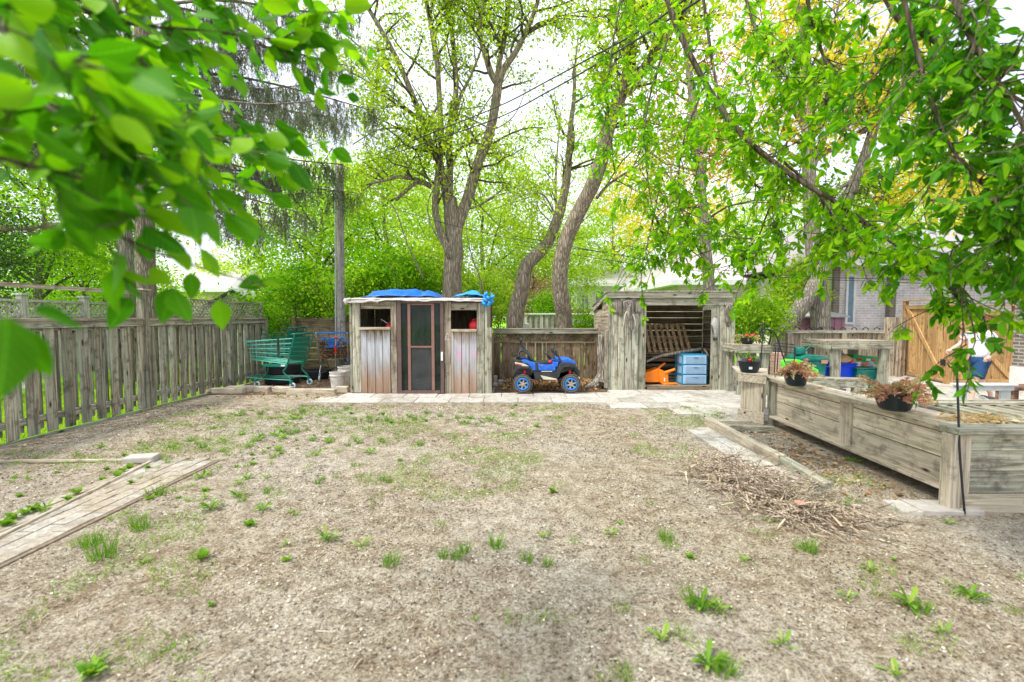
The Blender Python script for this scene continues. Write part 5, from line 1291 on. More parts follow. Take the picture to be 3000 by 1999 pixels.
# side bodies (both sides), a tub between
low = up([(690, 780), (820, 770), (870, 850), (1320, 850), (1400, 780), (1440, 800), (1380, 900), (1350, 1030), (1100, 1032), (880, 1020), (700, 1000), (560, 960), (500, 880)])
B(MB().prism(up([(480, 770), (560, 740), (800, 780), (860, 1030), (1350, 1035), (1420, 800), (1640, 760), (1760, 820), (1700, 900), (1420, 960), (1380, 1040), (860, 1040), (700, 960), (520, 900)]), -.18, .18), 'chassis', M['black_plastic'], bevel=.01)
for s_ in (-1, 1):
    y0, y1 = (s_ * HW, s_ * (HW - .06)) if s_ < 0 else (HW - .06, HW)
    # blue rear quarter and door
    B(MB().prism(up([(600, 620), (700, 615), (790, 650), (900, 680), (905, 836), (850, 838), (800, 770), (740, 700), (640, 668)]), y0, y1), 'rear_quarter_panel', M['blue_plastic'], bevel=.008)
    d = B(MB().prism(up([(940, 695), (1040, 712), (1150, 720), (1240, 715), (1258, 662), (1370, 662), (1355, 760), (1310, 762), (1305, 842), (955, 836)]), y0 + .004 * s_, y1 + .004 * s_), 'door', M['blue_plastic'], bevel=.008)
    e = s_ * (HW + .006)
    MB().box(U(1020, 0)[0], U(1045, 0)[0], min(e, e - s_ * .008), max(e, e - s_ * .008), U(0, 750)[1], U(0, 728)[1]).build('door_handle', M['grey_plastic'], d, world=False)
    B(MB().prism(up([(902, 680), (938, 690), (952, 838), (906, 838)]), y0 + .012 * s_, y1 + .0 * s_) if s_ < 0 else MB().prism(up([(902, 680), (938, 690), (952, 838), (906, 838)]), y0, y1 - .012), 'door_post', M['black_plastic'])
    # black sill with cream step
    B(MB().prism(up([(850, 842), (1300, 848), (1395, 690), (1460, 700), (1430, 770), (1375, 860), (1350, 1030), (1330, 1046), (890, 1020), (870, 960), (862, 900)]), y0 + .01 * (s_ < 0), y1 - .01 * (s_ > 0)), 'sill_panel', M['black_plastic'], bevel=.008)
    ye = s_ * (HW + .015); B(MB().prism(up([(1000, 940), (1040, 945), (1330, 1008), (1330, 1030), (1060, 1020)]), min(ye, ye - s_ * .03), max(ye, ye - s_ * .03)), 'step', M['cream_plastic'], bevel=.003)
    B(MB().box(U(1020, 0)[0], U(1240, 0)[0], min(s_ * HW, s_ * (HW - .02)), max(s_ * HW, s_ * (HW - .02)), U(0, 862)[1], U(0, 848)[1]), 'trim_strip', M['cream_plastic'])
    # front fender arch
    fend = up([(1395, 690), (1480, 672), (1600, 680), (1700, 706), (1740, 740), (1752, 790), (1720, 800), (1690, 775), (1560, 762), (1470, 772), (1415, 850), (1385, 960), (1350, 1000), (1320, 900), (1352, 800)])
    B(MB().prism(fend, y0 - .03 * (s_ < 0), y1 + .03 * (s_ > 0)), 'front_fender', M['black_plastic'], bevel=.01)
    rf = up([(470, 700), (520, 715), (620, 745), (760, 760), (820, 790), (800, 806), (640, 796), (540, 800), (490, 860), (450, 940), (442, 860), (470, 780)])
    B(MB().prism(rf, y0 - .03 * (s_ < 0), y1 + .03 * (s_ > 0)), 'rear_fender', M['black_plastic'], bevel=.01)
    tl = B(MB().prism(up([(470, 668), (560, 682), (700, 712), (760, 752), (640, 748), (520, 722), (480, 700)]), y0 + .012 * (s_ < 0) - .02 * (s_ < 0), y1 + .01 * (s_ > 0)), 'tail_trim', M['cream_plastic'], bevel=.004)
    ye = s_ * (HW + .014); MB().prism(up([(500, 690), (620, 715), (600, 736), (530, 722)]), min(ye, ye - s_ * .02), max(ye, ye - s_ * .02)).build('tail_light', M['red'], tl, world=False)
    # shocks
    for x_, z0_, z1_ in ((675, 810, 925), (1612, 835, 930)): B(MB().tube([(*U(x_ + (15 if x_ < 1000 else -2), z0_)[:1], s_ * .24, U(0, z0_)[1]), (U(x_ - (15 if x_ < 1000 else 0), 0)[0], s_ * .25, U(0, z1_)[1])], [.022, .028], 10), 'shock_absorber', M['red'], smooth=True)
    # rear roll bar
    B(MB().tube(smooth_path([(U(835, 0)[0], s_ * .22, U(0, 640)[1]), (U(790, 0)[0], s_ * .22, U(0, 560)[1]), (U(720, 0)[0], s_ * .21, U(0, 480)[1]), (U(650, 0)[0], s_ * .2, U(0, 440)[1]), (U(590, 0)[0], s_ * .2, U(0, 440)[1]), (U(550, 0)[0], s_ * .21, U(0, 500)[1]), (U(560, 0)[0], s_ * .22, U(0, 570)[1])]), .026, 10), 'roll_bar', M['black_plastic'], smooth=True)
    B(MB().tube(smooth_path([(U(640, 0)[0], s_ * .24, U(0, 660)[1]), (U(520, 0)[0], s_ * .25, U(0, 640)[1]), (U(478, 0)[0], s_ * .24, U(0, 600)[1]), (U(500, 0)[0], s_ * .2, U(0, 575)[1]), (U(580, 0)[0], s_ * .16, U(0, 572)[1])]), .022, 9), 'rear_bumper_bar', M['black_plastic'], smooth=True)
    # mirror / windscreen pillar
    B(MB().tube(smooth_path([(U(1420, 0)[0], s_ * .25, U(0, 660)[1]), (U(1385, 0)[0], s_ * .25, U(0, 580)[1]), (U(1345, 0)[0], s_ * .25, U(0, 500)[1])]), .018, 8), 'pillar', M['black_plastic'], smooth=True)
    B(blob((U(1300, 0)[0], s_ * .26, U(0, 460)[1]), (.035, .03, .06), 3, wob=.03), 'mirror', M['black_plastic'], smooth=True)
    ye = s_ * .26; B(MB().prism(up([(1725, 725), (1750, 745), (1758, 790), (1735, 775)]), min(ye, ye - s_ * .08), max(ye, ye - s_ * .08)), 'headlight', M['cream_plastic'], bevel=.004)
B(MB().prism(up([(1290, 560), (1340, 600), (1425, 605), (1510, 600), (1560, 595), (1660, 625), (1720, 665), (1745, 705), (1700, 712), (1600, 690), (1480, 682), (1420, 690), (1380, 670), (1330, 640)]), -.24, .24), 'bonnet', M['blue_plastic'], bevel=.012)
B(MB().prism(up([(1530, 592), (1580, 596), (1730, 690), (1690, 680)]), -.12, .12), 'bonnet_scoop', M['blue_plastic'], bevel=.008)
B(MB().prism(up([(1700, 715), (1760, 800), (1820, 850), (1835, 960), (1790, 975), (1740, 900), (1690, 840)]), -.2, .2), 'front_bumper', M['black_plastic'], bevel=.015)
B(MB().prism(up([(860, 690), (1180, 660), (1180, 720), (860, 780)]), -.22, .22), 'seat_tub', M['black_plastic'], bevel=.01)
B(MB().prism(up([(735, 470), (790, 480), (860, 640), (900, 700), (840, 720), (760, 640)]), -.17, .17), 'seat_back', M['black_plastic'], bevel=.015)
B(blob((U(1205, 0)[0], -.19, U(0, 672)[1]), (.04, .03, .036), 5, wob=.04), 'side_pod', M['red'], smooth=True)
B(MB().torus((U(1150, 0)[0], -.08, U(0, 530)[1]), (.75, 0, .66), .085, .014, 28, 8), 'steering_wheel', M['black_plastic'], smooth=True)
B(MB().tube([(U(1160, 0)[0], -.08, U(0, 535)[1]), (U(1235, 0)[0], -.08, U(0, 620)[1])], .03, 10), 'steering_column', M['black_plastic'])
# tall push bar curling up at the back
B(MB().tube(smooth_path([(U(740, 0)[0], 0, U(0, 470)[1]), (U(680, 0)[0], 0, U(0, 420)[1]), (U(640, 0)[0], 0, U(0, 350)[1]), (U(605, 0)[0], 0, U(0, 300)[1]), (U(592, 0)[0], 0, U(0, 240)[1]), (U(612, 0)[0], 0, U(0, 190)[1])]), .02, 10), 'push_bar', M['black_plastic'], smooth=True)
B(blob((U(608, 0)[0], 0, U(0, 235)[1]), (.026, .04, .055), 8, wob=.02), 'push_grip', M['black_plastic'], smooth=True)
for x_, z_ in ((635, 1118), (1625, 1125)):
    for s_ in (-1, 1):
        c = (U(x_, 0)[0], s_ * .285, .189); r = .188
        w = MB().torus(c, (0, 1, 0), .146, .040, 44, 12, 1.6)
        for k in range(26):
            a = 2 * math.pi * k / 26
            for yy in (-.04, .04): w.obox((c[0] + .186 * math.cos(a + (.12 if yy > 0 else 0)), c[1] + yy, c[2] + .186 * math.sin(a + (.12 if yy > 0 else 0))), (.012, .045, .026), (0, -a, 0))
        wo_ = B(w, 'wheel', M['toy_tyre'], smooth=False)
        MB().torus((c[0], c[1] + s_ * .056, c[2]), (0, 1, 0), .106, .013, 36, 8).build('rim_ring', M['rim_blue'], wo_, world=False, smooth=True)
        hub = MB().tube([(c[0], c[1] - .03, c[2]), (c[0], c[1] + s_ * .058, c[2])], .03, 12); 
        for k in range(6): a = 2 * math.pi * k / 6 + .3; hub.beam((c[0], c[1] + s_ * .05, c[2]), (c[0] + .098 * math.cos(a), c[1] + s_ * .046, c[2] + .098 * math.sin(a)), .03, .014, up=(0, 1, 0))
        hub.build('hub_spokes', M['grey_plastic'], wo_, world=False)
        MB().tube([(c[0], c[1] + s_ * .012, c[2]), (c[0], c[1] + s_ * .02, c[2])], .112, 24).build('hub_disc', M['black_plastic'], wo_, world=False)
B(MB().tube([(U(635, 0)[0], -.25, .189), (U(635, 0)[0], .25, .189)], .015, 8).tube([(U(1625, 0)[0], -.25, .189), (U(1625, 0)[0], .25, .189)], .015, 8), 'axle', M['black_metal'])

# ================================================================= PLANTER (long timber face, end box, near corner box)
zt = .655
pl = thing('raised_planter', 'long pale timber planter with wide top boards, running from the slabs toward the viewer', 'planter', (3.9, 5, 0))
A = gp(2252, 1241); Bp = gp(2770, 1472); A = A[:2]; Bp = Bp[:2]
d = (Bp - A) / np.linalg.norm(Bp - A); nn = np.array([-d[1], d[0]]);  nn = nn if nn[0] > 0 else -nn   # nn points away from the yard
L = np.linalg.norm(Bp - A)
def pp(s_, o_, z): q = A + d * s_ + nn * o_; return (q[0], q[1], z)
def pb(mb, s0, s1, o0, o1, z0, z1):
    vs = [pp(s0, o0, z0), pp(s1, o0, z0), pp(s1, o1, z0), pp(s0, o1, z0), pp(s0, o0, z1), pp(s1, o0, z1), pp(s1, o1, z1), pp(s0, o1, z1)]
    return mb.add(vs, [(0, 3, 2, 1), (4, 5, 6, 7), (0, 1, 5, 4), (1, 2, 6, 5), (2, 3, 7, 6), (3, 0, 4, 7)])
half = L * .545
for s0, s1 in ((.1, half - .09), (half + .09, L - .02)):
    mb = MB()
    for z0, z1 in ((.10, .333), (.341, .543), (.551, zt - .052)): pb(mb, s0, s1, .05, .085, z0, z1)
    mb.build('side_boards', M['tan_y'], pl, bevel=.004)
mb = MB(); pb(mb, half - .088, half + .088, .028, .085, .12, zt - .052); mb.build('post', M['tan_z'], pl, bevel=.004)
mb = MB(); pb(mb, -.02, .098, .0, .09, .0, zt - .052); mb.build('post', M['green_z'], pl, bevel=.004)
mb = MB(); pb(mb, -.05, L + .05, -.035, .11, zt - .05, zt); pb(mb, -.05, L + .02, .114, .255, zt - .05, zt - .002); mb.build('top_boards', M['tan_y'], pl, bevel=.006)
mb = MB(); pb(mb, .1, L - .01, -.05, .05, .105, .135); mb.build('foot_ledge', M['tan_y'], pl, bevel=.004)
mb = MB(); pb(mb, .1, L, .22, .25, .0, zt - .052); mb.build('back_boards', M['wood_y'], pl)
# near corner: double post and side facing the viewer
c0 = gp(2806, 1500)[:2]
MB().box(c0[0] - .07, c0[0] + .02, c0[1] - .0, c0[1] + .09, 0, zt - .052).build('post', M['tan_z'], pl, bevel=.004)
MB().box(c0[0] + .024, c0[0] + .09, c0[1] + .01, c0[1] + .09, 0.02, zt - .052).build('post', M['tan_z'], pl, bevel=.004)
mb = MB()
for z0, z1 in ((.13, .30), (.304, .46), (.464, zt - .052)): mb.box(c0[0] + .094, 8.2, c0[1] + .045, c0[1] + .085, z0, z1)
mb.build('near_boards', M['green_x'], pl, bevel=.004, label='mossy green boards of the near end')
MB().box(c0[0] + .03, 8.2, c0[1] - .01, c0[1] + .04, -.01, .13).build('foot_board', M['tan_x'], pl, bevel=.004)
MB().box(c0[0] - .06, 8.2, c0[1] - .04, c0[1] + .13, zt - .048, zt + .002).build('top_rail', M['green_x'], pl, bevel=.006)
MB().slab([(c0[0] + .1, c0[1] + .131), (8.2, c0[1] + .131), (8.2, 4.75), (pp(L - 1.25, .3, 0)[0], 4.75), (pp(L - .3, .3, 0)[0], pp(L - .3, .3, 0)[1])], .3, zt - .04).build('soil_fill', plain('pale_soil', (.46, .42, .35), .95, var=.35, scale=14, bumpy=.6, dirt=(.2, .15, .1)), pl)
MB().box(pp(L - 1.25, .3, 0)[0], 8.2, 4.76, 4.8, 0, zt - .03).build('far_boards', M['wood_x'], pl)
# end box beside the slabs
a = gp(2168, 1228); b = gp(2238, 1243)
t = thing('planter_box', 'small closed timber box with a lid at the far end of the planter', 'planter', (a[0] + .3, a[1], 0))
MB().add([(a[0], a[1], .15), (b[0] - .03, b[1], .15), (b[0] + .3, b[1] + .5, .15), (a[0] + .3, a[1] + .55, .15), (a[0], a[1], .58), (b[0] - .03, b[1], .58), (b[0] + .3, b[1] + .5, .58), (a[0] + .3, a[1] + .55, .58)], [(0, 3, 2, 1), (4, 5, 6, 7), (0, 1, 5, 4), (1, 2, 6, 5), (2, 3, 7, 6), (3, 0, 4, 7)]).build('box_side', M['tan_z'], t, bevel=.004)
MB().beam((a[0] - .05, a[1] - .03, .085), (b[0] - .02, b[1] - .04, .085), .03, .17).build('skirt_board', M['tan_x'], t, bevel=.004)
MB().beam((a[0] - .06, a[1] - .05, .625), (b[0] - .01, b[1] - .05, .62), .035, .10).build('lid_edge', M['tan_x'], t, bevel=.004)
MB().slab([(a[0] - .08, a[1] - .06), (b[0] + .0, b[1] - .06), (b[0] + .45, b[1] + .75), (a[0] + .25, a[1] + .8)], .678, .70).build('lid', M['tan_x'], t, bevel=.004)
# back bench rail
t = thing('garden_bench', 'low timber bench rail parallel to the planter, in front of the blue bin', 'bench', (4.6, 7.2, 0))
a = at(2240, 1108, 7.35); b = at(2528, 1120, 7.0)
MB().beam((a[0], a[1] - .02, .53), (b[0], b[1], .53), .24, .045).build('seat_board', M['green_x'], t, bevel=.004)
MB().beam((a[0], a[1] - .14, .465), (b[0] - .02, b[1] - .12, .465), .035, .08).build('apron', M['green_x'], t, bevel=.004)
for q_, mt in (((b[0] - .15, b[1] - .09), 'green_z'), ((b[0] - .03, b[1] + .1), 'green_z'), ((a[0] + .1, a[1] - .05), 'green_z')): MB().box(q_[0] - .05, q_[0] + .04, q_[1] - .045, q_[1] + .045, .015, .424 if q_[1] < b[1] else .506).build('leg', M[mt], t, bevel=.004)
for z in (.18, .32): MB().beam((a[0] + .2, a[1] + .08, z), (b[0] - .2, b[1] + .08, z), .02, .11).build('back_board', M['wood_x'], t)
# counters
def counter(label, x0, x1, Y, dep, ztop, lw, name='garden_counter', ap=.16):
    t = thing(name, label, 'counter', ((x0 + x1) / 2, Y, 0))
    mb = MB(); n = max(2, int(dep / .14)); w = dep / n
    for k in range(n): mb.box(x0, x1, Y + k * w, Y + k * w + w - .008, ztop - .035, ztop)
    mb.build('top_boards', M['wood_x'], t, bevel=.004)
    MB().box(x0 - .01, x1 + .01, Y - .04, Y - .003, ztop - ap - .02, ztop - .02).build('front_apron', M['green_x'], t, bevel=.004)
    MB().box(x0 - .02, x0 + .02, Y + .0, Y + dep, ztop - ap - .02, ztop - .037).build('side_apron', M['green_y'], t, bevel=.004)
    for xx_ in (x0 + .03, x1 - .03 - lw):
        for yy_ in (Y + .0, Y + dep - .12): MB().box(xx_, xx_ + lw, yy_, yy_ + .1, .015, ztop - .037).build('leg', M['green_z'], t, bevel=.004)
    return t
YK = 9.3
x0 = at(2437, 1010, YK)[0]; x1 = at(2612, 1010, YK)[0]; zk = at(2500, 999, YK)[2]
t = counter('large timber counter with recycling bins stored underneath', x0, x1, YK, .95, zk, .17, ap=.15)
YK2 = 8.6; x0b = at(2152, 1010, YK2)[0]; x1b = at(2258, 1010, YK2)[0]; zk2 = at(2200, 1011, YK2)[2]
t = counter('small timber counter against the open shed with one pot on top', x0b + .06, x1b, YK2, .55, zk2, .13, ap=.13)
# ================================================================= POTS
def pot(name, label, c, r, h, sq=1.0, rim=True, group=None):
    t = thing(name, label, 'pot', c, 0, group)
    b_ = MB().lathe([(.001, 0), (r * .62, 0), (r * .78, h * .12), (r * .93, h * .55), (r, h * .93), (r * 1.05, h * .935), (r * 1.05, h), (r * .95, h), (r * .88, h * .85), (.001, h * .82)], n=36, sy=sq).build('pot_body', M['pot'], t, world=False, smooth=False)
    s = b_.modifiers.new('sub', 'BEVEL'); s.width = .003; s.segments = 2
    MB().lathe([(r * .86, h * .86), (r * .5, h * .9), (.001, h * .92)], n=24, sy=sq).build('soil', M['soil'], t, world=False)
    return t
def dried(par, r, z, n, L, seed, mats_, spread=1.0, droop=.5):
    g = np.random.default_rng(seed)
    for mi, (mt, frac) in enumerate(mats_):
        m_ = int(n * frac); P, D, S = [], [], []; st = MB()
        for k in range(m_):
            an = g.uniform(0, 2 * math.pi); tilt = min(1.62, (.25 + 1.1 * g.random() ** .55) * spread); l_ = L * g.uniform(.6, 1.15)
            p = np.array([math.cos(an) * r * g.uniform(.1, .8), math.sin(an) * r * g.uniform(.1, .8), z]); v = np.array([math.cos(an) * math.sin(tilt), math.sin(an) * math.sin(tilt), max(.05, math.cos(tilt))])
            pts_ = [p.copy()]
            for j in range(8):
                p = p + v * l_ / 8; v = unit(v + np.array([0, 0, -droop * .16])); pts_.append(p.copy())
                if j > 0:
                    for _ in range(5):
                        P.append(p + g.normal(size=3) * .006); D.append(v * .8 + g.normal(size=3) * .55); S.append(g.uniform(.03, .06) * (1 - j * .04))
            if k % 2 == 0: st.tube(pts_, .0022, 4)
        st.build('dry_stem', M['straw'], par, world=False)
        V, Q, uv = leaf_arrays(np.array(P), np.array(D), np.array(S), .38, g, LEAF_LO)
        np_mesh('dry_foliage', V, Q, M[mt], None, uv=uv).parent = par
M['dry_tan'] = leafmat('dry_tan_leaf', (.50, .34, .18), (.66, .50, .31), (.76, .63, .45), .3)
M['dry_red'] = leafmat('dry_red_leaf', (.50, .22, .15), (.62, .33, .24), (.70, .44, .34), .3)
# pot A (middle of the planter), pot B (nearer, larger)
qa = gp(2336, 1133, zt); pa = pot('plant_pot', 'black pot of dried reddish foliage halfway along the planter, by the toy tent', (qa[0] + .03, qa[1] + .08, zt), .135, .165, group='pots on the planter')
dried(pa, .11, .16, 40, .21, 3, (('dry_red', .6), ('dry_tan', .5)), 1.15, .55)
qb = gp(2640, 1208, zt); pb_ = pot('plant_pot', 'largest black pot with spreading dried foliage and a pine cone, nearest the black rod', (qb[0] + .02, qb[1] + .1, zt), .15, .16, group='pots on the planter')
dried(pb_, .13, .155, 54, .22, 4, (('dry_red', .55), ('dry_tan', .6)), 1.3, .45)
def cone(par, c, s):
    mb = MB()
    for i in range(9):
        for k in range(8):
            a = k * .785 + i * .4; rr_ = s * .42 * math.sin(math.pi * (i + 1) / 10.5); z = c[2] + s * i / 9
            mb.obox((c[0] + rr_ * math.cos(a), c[1] + rr_ * math.sin(a), z), (s * .22, s * .16, s * .05), (0, -.5, a))
    mb.build('pine_cone', M['cone_grey'], par, world=False)
cone(pb_, (-.03, -.05, .19), .08); cone(pb_, (.10, -.04, .17), .07)
for (x_, y_) in ((.14, -.05), (.04, -.1)): blob_ = blob((x_, y_, .19), (.045, .04, .035), 4, wob=.06).build('dry_bloom', M['dry_red'], pb_, world=False, smooth=True)
# pot C with label, on the end box
qc = gp(2206, 1094, .70); pc = pot('plant_pot', 'black oblong pot with a white label, cones and a red bauble, on the box lid', (qc[0] + .0, qc[1] + .1, .70), .155, .165, .8, group='pots on the planter')
MB().box(-.075, -.03, -.137, -.128, .06, .095).build('price_label', M['paper'], pc, world=False)
for k, (x_, y_) in enumerate(((-.10, -.03), (.08, -.04), (.02, .02))): cone(pc, (x_, y_, .14), .09)
blob((-.02, -.07, .185), (.04, .035, .03), 7, wob=.05).build('red_bauble', M['red'], pc, world=False, smooth=True)
dried(pc, .1, .14, 8, .16, 6, (('weed', .9),), .5, .3)
# pot D on the small counter
qd = at(2193, 1004, YK2 + .2); pd = pot('plant_pot', 'small black pot with two red blooms on top of the small counter', (qd[0], YK2 + .25, zk2), .12, .125, group='pots on the planter')
dried(pd, .1, .11, 22, .17, 9, (('dry_tan', .7), ('weed', .3)), 1.0, .8)
for x_ in (-.05, .07): blob((x_, -.06, .17), (.04, .035, .035), 2, wob=.2).build('red_bloom', M['red'], pd, world=False, smooth=True)
# fallen dry foliage on the planter
def heap(name, label, c, n, r, s, mt, zs=.03):
    g = np.random.default_rng(n); P = np.array([c]) + g.normal(size=(n, 3)) * np.array([r, r * .6, zs * .3]) ; P[:, 2] = c[2] + .005 + abs(P[:, 2] - c[2]); D = g.normal(size=(n, 3)); D[:, 2] *= .25
    V, Q, uv = leaf_arrays(P, D, g.uniform(s * .5, s, n), .3, g, LEAF_LO, flat=.4); o = np_mesh(name, V, Q, M[mt], uv=uv); tag(o, label, 'dried plants', None, 'stuff'); return o
q = gp(2860, 1242, zt - .03); heap('dried_stalks', 'loose dried stalks lying on the near planter end', (q[0], q[1], zt + .003), 160, .14, .09, 'dry_tan')
q = gp(2395, 1140, zt); heap('dried_petals', 'pale dried petals fallen beside the middle pot', (q[0], q[1], zt + .001), 120, .05, .03, 'dry_tan')
# slatted grid lying on the near planter end
t = thing('slatted_grid', 'grey slatted wooden grid lying on the near end of the planter', 'grid', (4.6, 4.1, zt))
for k in range(9):
    xx_ = 4.02 + k * .14; MB().box(xx_, xx_ + .035, 3.62, 4.5, zt - .036, zt - .01).build('slat', M['green_y'], t)
for yy_ in (3.7, 4.4): MB().box(4.0, 5.3, yy_, yy_ + .05, zt - .009, zt + .012).build('cross_bar', M['green_x'], t)
# leaning black rod and shepherd hook and wire stand
t = thing('garden_rod', 'tall thin black rod standing in front of the planter corner', 'rod', gp(2826, 1506))
MB().tube(smooth_path([gp(2826, 1506), at(2812, 1330, gp(2826, 1506)[1] + .02), at(2806, 1150, 3.5), at(2802, 1040, 3.52)]), .0075, 8).build('rod_shaft', M['black_metal'], t, smooth=True)
q = at(2802, 1040, 3.52); MB().lathe([(.001, -.012), (.014, -.006), (.014, .006), (.001, .014)], c=q, n=10).build('rod_cap', M['black_metal'], t)
t = thing('shepherd_hook', 'black metal hook stand with a curled arm rising behind the labelled pot', 'hook stand', at(2232, 1100, 7.2))
YH = 7.2
def h5(cx, cy): return at(2050 + cx / 5.226, 850 + cy / 5.226, YH)
MB().tube(smooth_path([h5(925, 1310), h5(930, 1240), h5(950, 900), h5(962, 720), h5(955, 500)]), .009, 7).build('pole_shaft', M['black_metal'], t, smooth=True)
MB().tube([h5(988, 500), h5(985, 660), h5(960, 720)], .007, 6).build('twin_rod', M['black_metal'], t); MB().tube([h5(915, 497), h5(1022, 497)], .007, 6).build('top_bar', M['black_metal'], t); MB().tube([h5(935, 655), h5(1018, 655)], .007, 6).build('cross_bar', M['black_metal'], t)
MB().tube(smooth_path([h5(945, 700), h5(918, 670), h5(925, 620), h5(960, 606), h5(1080, 615), h5(1150, 660), h5(1195, 760), h5(1230, 880), h5(1270, 1000), h5(1305, 1110)]), .011, 7).build('curled_arm', M['black_metal'], t, smooth=True)
MB().tube([(h5(925, 1310)), h5(925, 1310) * np.array([1, 1, 0])], .009, 6).build('stake', M['black_metal'], t)
t = thing('wire_stand', 'black wire frame stand between the small counter and the green bin', 'plant stand', at(2300, 1080, 8.1))
YW = 8.1
def w_(cx, cy, Y=YW): return at(2050 + cx / 5.226, 850 + cy / 5.226, Y)
mb = MB()
zg = .02
for (cx, Y) in ((1140, 8.1), (1435, 8.1), (1180, 8.5), (1440, 8.5)):
    a = w_(cx + 25, 880, Y); b = np.array([w_(cx, 880, Y)[0], Y, zg]); mb.tube([a, b], .009, 6)
mb.build('leg_wire', M['black_metal'], t)
a, b, c_, d_ = w_(1120, 850), w_(1445, 880), w_(1445, 835, 8.5), w_(1160, 815, 8.5); MB().tube([a, b, c_, d_, a], .009, 6).tube([a + (0, 0, -.1), b + (0, 0, -.1)], .006, 5).build('top_ring', M['black_metal'], t)
# brick stack, bag, bins
t = thing('brick_stack', 'small stack of pink bricks behind the wire stand', 'brick stack', at(2280, 1080, 9.6))
x0_, x1_ = at(2272, 1040, 9.6)[0], at(2296, 1040, 9.6)[0]; mb = MB()
for k in range(11): mb.box(x0_ + .005 * (k % 2), x1_ + .006 * (k % 3), 9.6, 9.8, .016 + k * .067, .016 + k * .067 + .06)
mb.build('brick_course', plain('pink_brick_face', (.62, .40, .30), .9, bumpy=.4), t, bevel=.004)
t = thing('pop_up_tent', 'lime green and orange fabric play tent lying folded behind the middle pot', 'play tent', at(2350, 1080, 8.3))
P = [at(x, y, 8.3) for x, y in ((2298, 1062), (2310, 1053), (2345, 1055), (2372, 1068), (2400, 1085), (2400, 1096), (2330, 1100), (2300, 1090))]
MB().prism([(p_[0], p_[2]) for p_ in P], 8.3, 8.45).build('tent_fabric', M['lime'], t, bevel=.02)
P = [at(x, y, 8.27) for x, y in ((2324, 1060), (2337, 1060), (2338, 1082), (2325, 1084))]; MB().prism([(p_[0], p_[2]) for p_ in P], 8.27, 8.298).build('orange_patch', M['orange'], t)
P = [at(x, y, 8.27) for x, y in ((2300, 1058), (2316, 1058), (2320, 1072), (2306, 1072))]; MB().prism([(p_[0], p_[2]) for p_ in P], 8.27, 8.298).build('green_patch', M['box_green'], t)
MB().box(at(2300, 1080, 8.3)[0], at(2400, 1080, 8.3)[0], 8.31, 8.44, .02, at(2330, 1099, 8.3)[2]).build('tent_base', M['lime'], t)
def bin_(name, label, px0, px1, pyt, Y, dep, mat, base=.02, taper=.06, lid=False, handle=True):
    x0, x1 = at(px0, pyt, Y)[0], at(px1, pyt, Y)[0]; zt_ = at(px0, pyt, Y)[2]; t = thing(name, label, 'bin', ((x0 + x1) / 2, Y, base)); w = x1 - x0
    v = [(x0 + taper * w, Y + taper * dep, base), (x1 - taper * w, Y + taper * dep, base), (x1 - taper * w, Y + dep * (1 - taper), base), (x0 + taper * w, Y + dep * (1 - taper), base), (x0, Y, zt_ - .03), (x1, Y, zt_ - .03), (x1, Y + dep, zt_ - .03), (x0, Y + dep, zt_ - .03)]
    MB().add(v, [(0, 3, 2, 1), (0, 1, 5, 4), (1, 2, 6, 5), (2, 3, 7, 6), (3, 0, 4, 7), (4, 5, 6, 7)]).build('bin_body', mat, t, bevel=.025)
    MB().box(x0 - .012, x1 + .012, Y - .012, Y + dep + .012, zt_ - .03, zt_).build('rim', mat, t, bevel=.008)
    if handle: MB().box(x0 + w * .32, x1 - w * .30, Y - .035, Y - .013, zt_ - .075, zt_ - .045).build('handle', mat, t, bevel=.008)
    return t, x0, x1, zt_
YB_ = 9.55
t, x0, x1, z = bin_('recycling_bin', 'bright blue recycling bin under the large counter', 2451, 2512, 1065, YB_, .4, M['bin_blue'])
def stuffing(par, specs):
    for nm, c, s, mt, sd_ in specs: blob(c, s, sd_, wob=.14).build(nm, M[mt], par, smooth=False)
    return
stuffing(t, [('paper_bag', (x0 + .2, YB_ + .12, z + .08), (.17, .12, .11), 'brown_paper', 3), ('grey_bag', (x0 + .17, YB_ + .2, z + .2), (.1, .09, .07), 'grey_bag', 4), ('red_can', (x1 - .09, YB_ + .1, z + .04), (.05, .05, .06), 'red', 5)])
t, x0, x1, z = bin_('recycling_bin', 'dark green bin heaped with rubbish under the large counter', 2512, 2580, 1078, YB_ - .12, .4, M['bin_green'])
stuffing(t, [('paper', (x0 + .22, YB_ + .1, z + .05), (.12, .1, .06), 'paper', 6), ('pink_packet', (x0 + .26, YB_ + .02, z + .06), (.09, .08, .06), 'dry_red', 7), ('bottle', (x1 - .08, YB_ + .05, z + .04), (.07, .06, .08), 'drawer', 8), ('paper_bag', (x0 + .08, YB_ + .15, z + .06), (.12, .1, .12), 'brown_paper', 9)])
t = thing('carton', 'green printed cardboard carton on top of the rubbish filled bin', 'carton', at(2540, 1050, YB_ + .1))
a = at(2500, 1042, YB_ + .2); b = at(2578, 1066, YB_ + .2)
MB().obox(((a[0] + b[0]) / 2, YB_ + .33, (a[2] + b[2]) / 2), (b[0] - a[0], .25, .16), (0, R(5), 0)).build('carton_body', M['box_green'], t, bevel=.004)
for dx in (-.14, .04, .16): MB().obox(((a[0] + b[0]) / 2 + dx, YB_ + .203, (a[2] + b[2]) / 2 - dx * .09), (.09, .003, .045), (0, R(5), 0)).build('printed_patch', M['red'] if dx != .04 else M['paper'], t)
t, x0, x1, z = bin_('organics_bin', 'dark green lidded bin behind the dried foliage pot', 2345, 2424, 1055, 9.3, .45, M['bin_green'], handle=False)
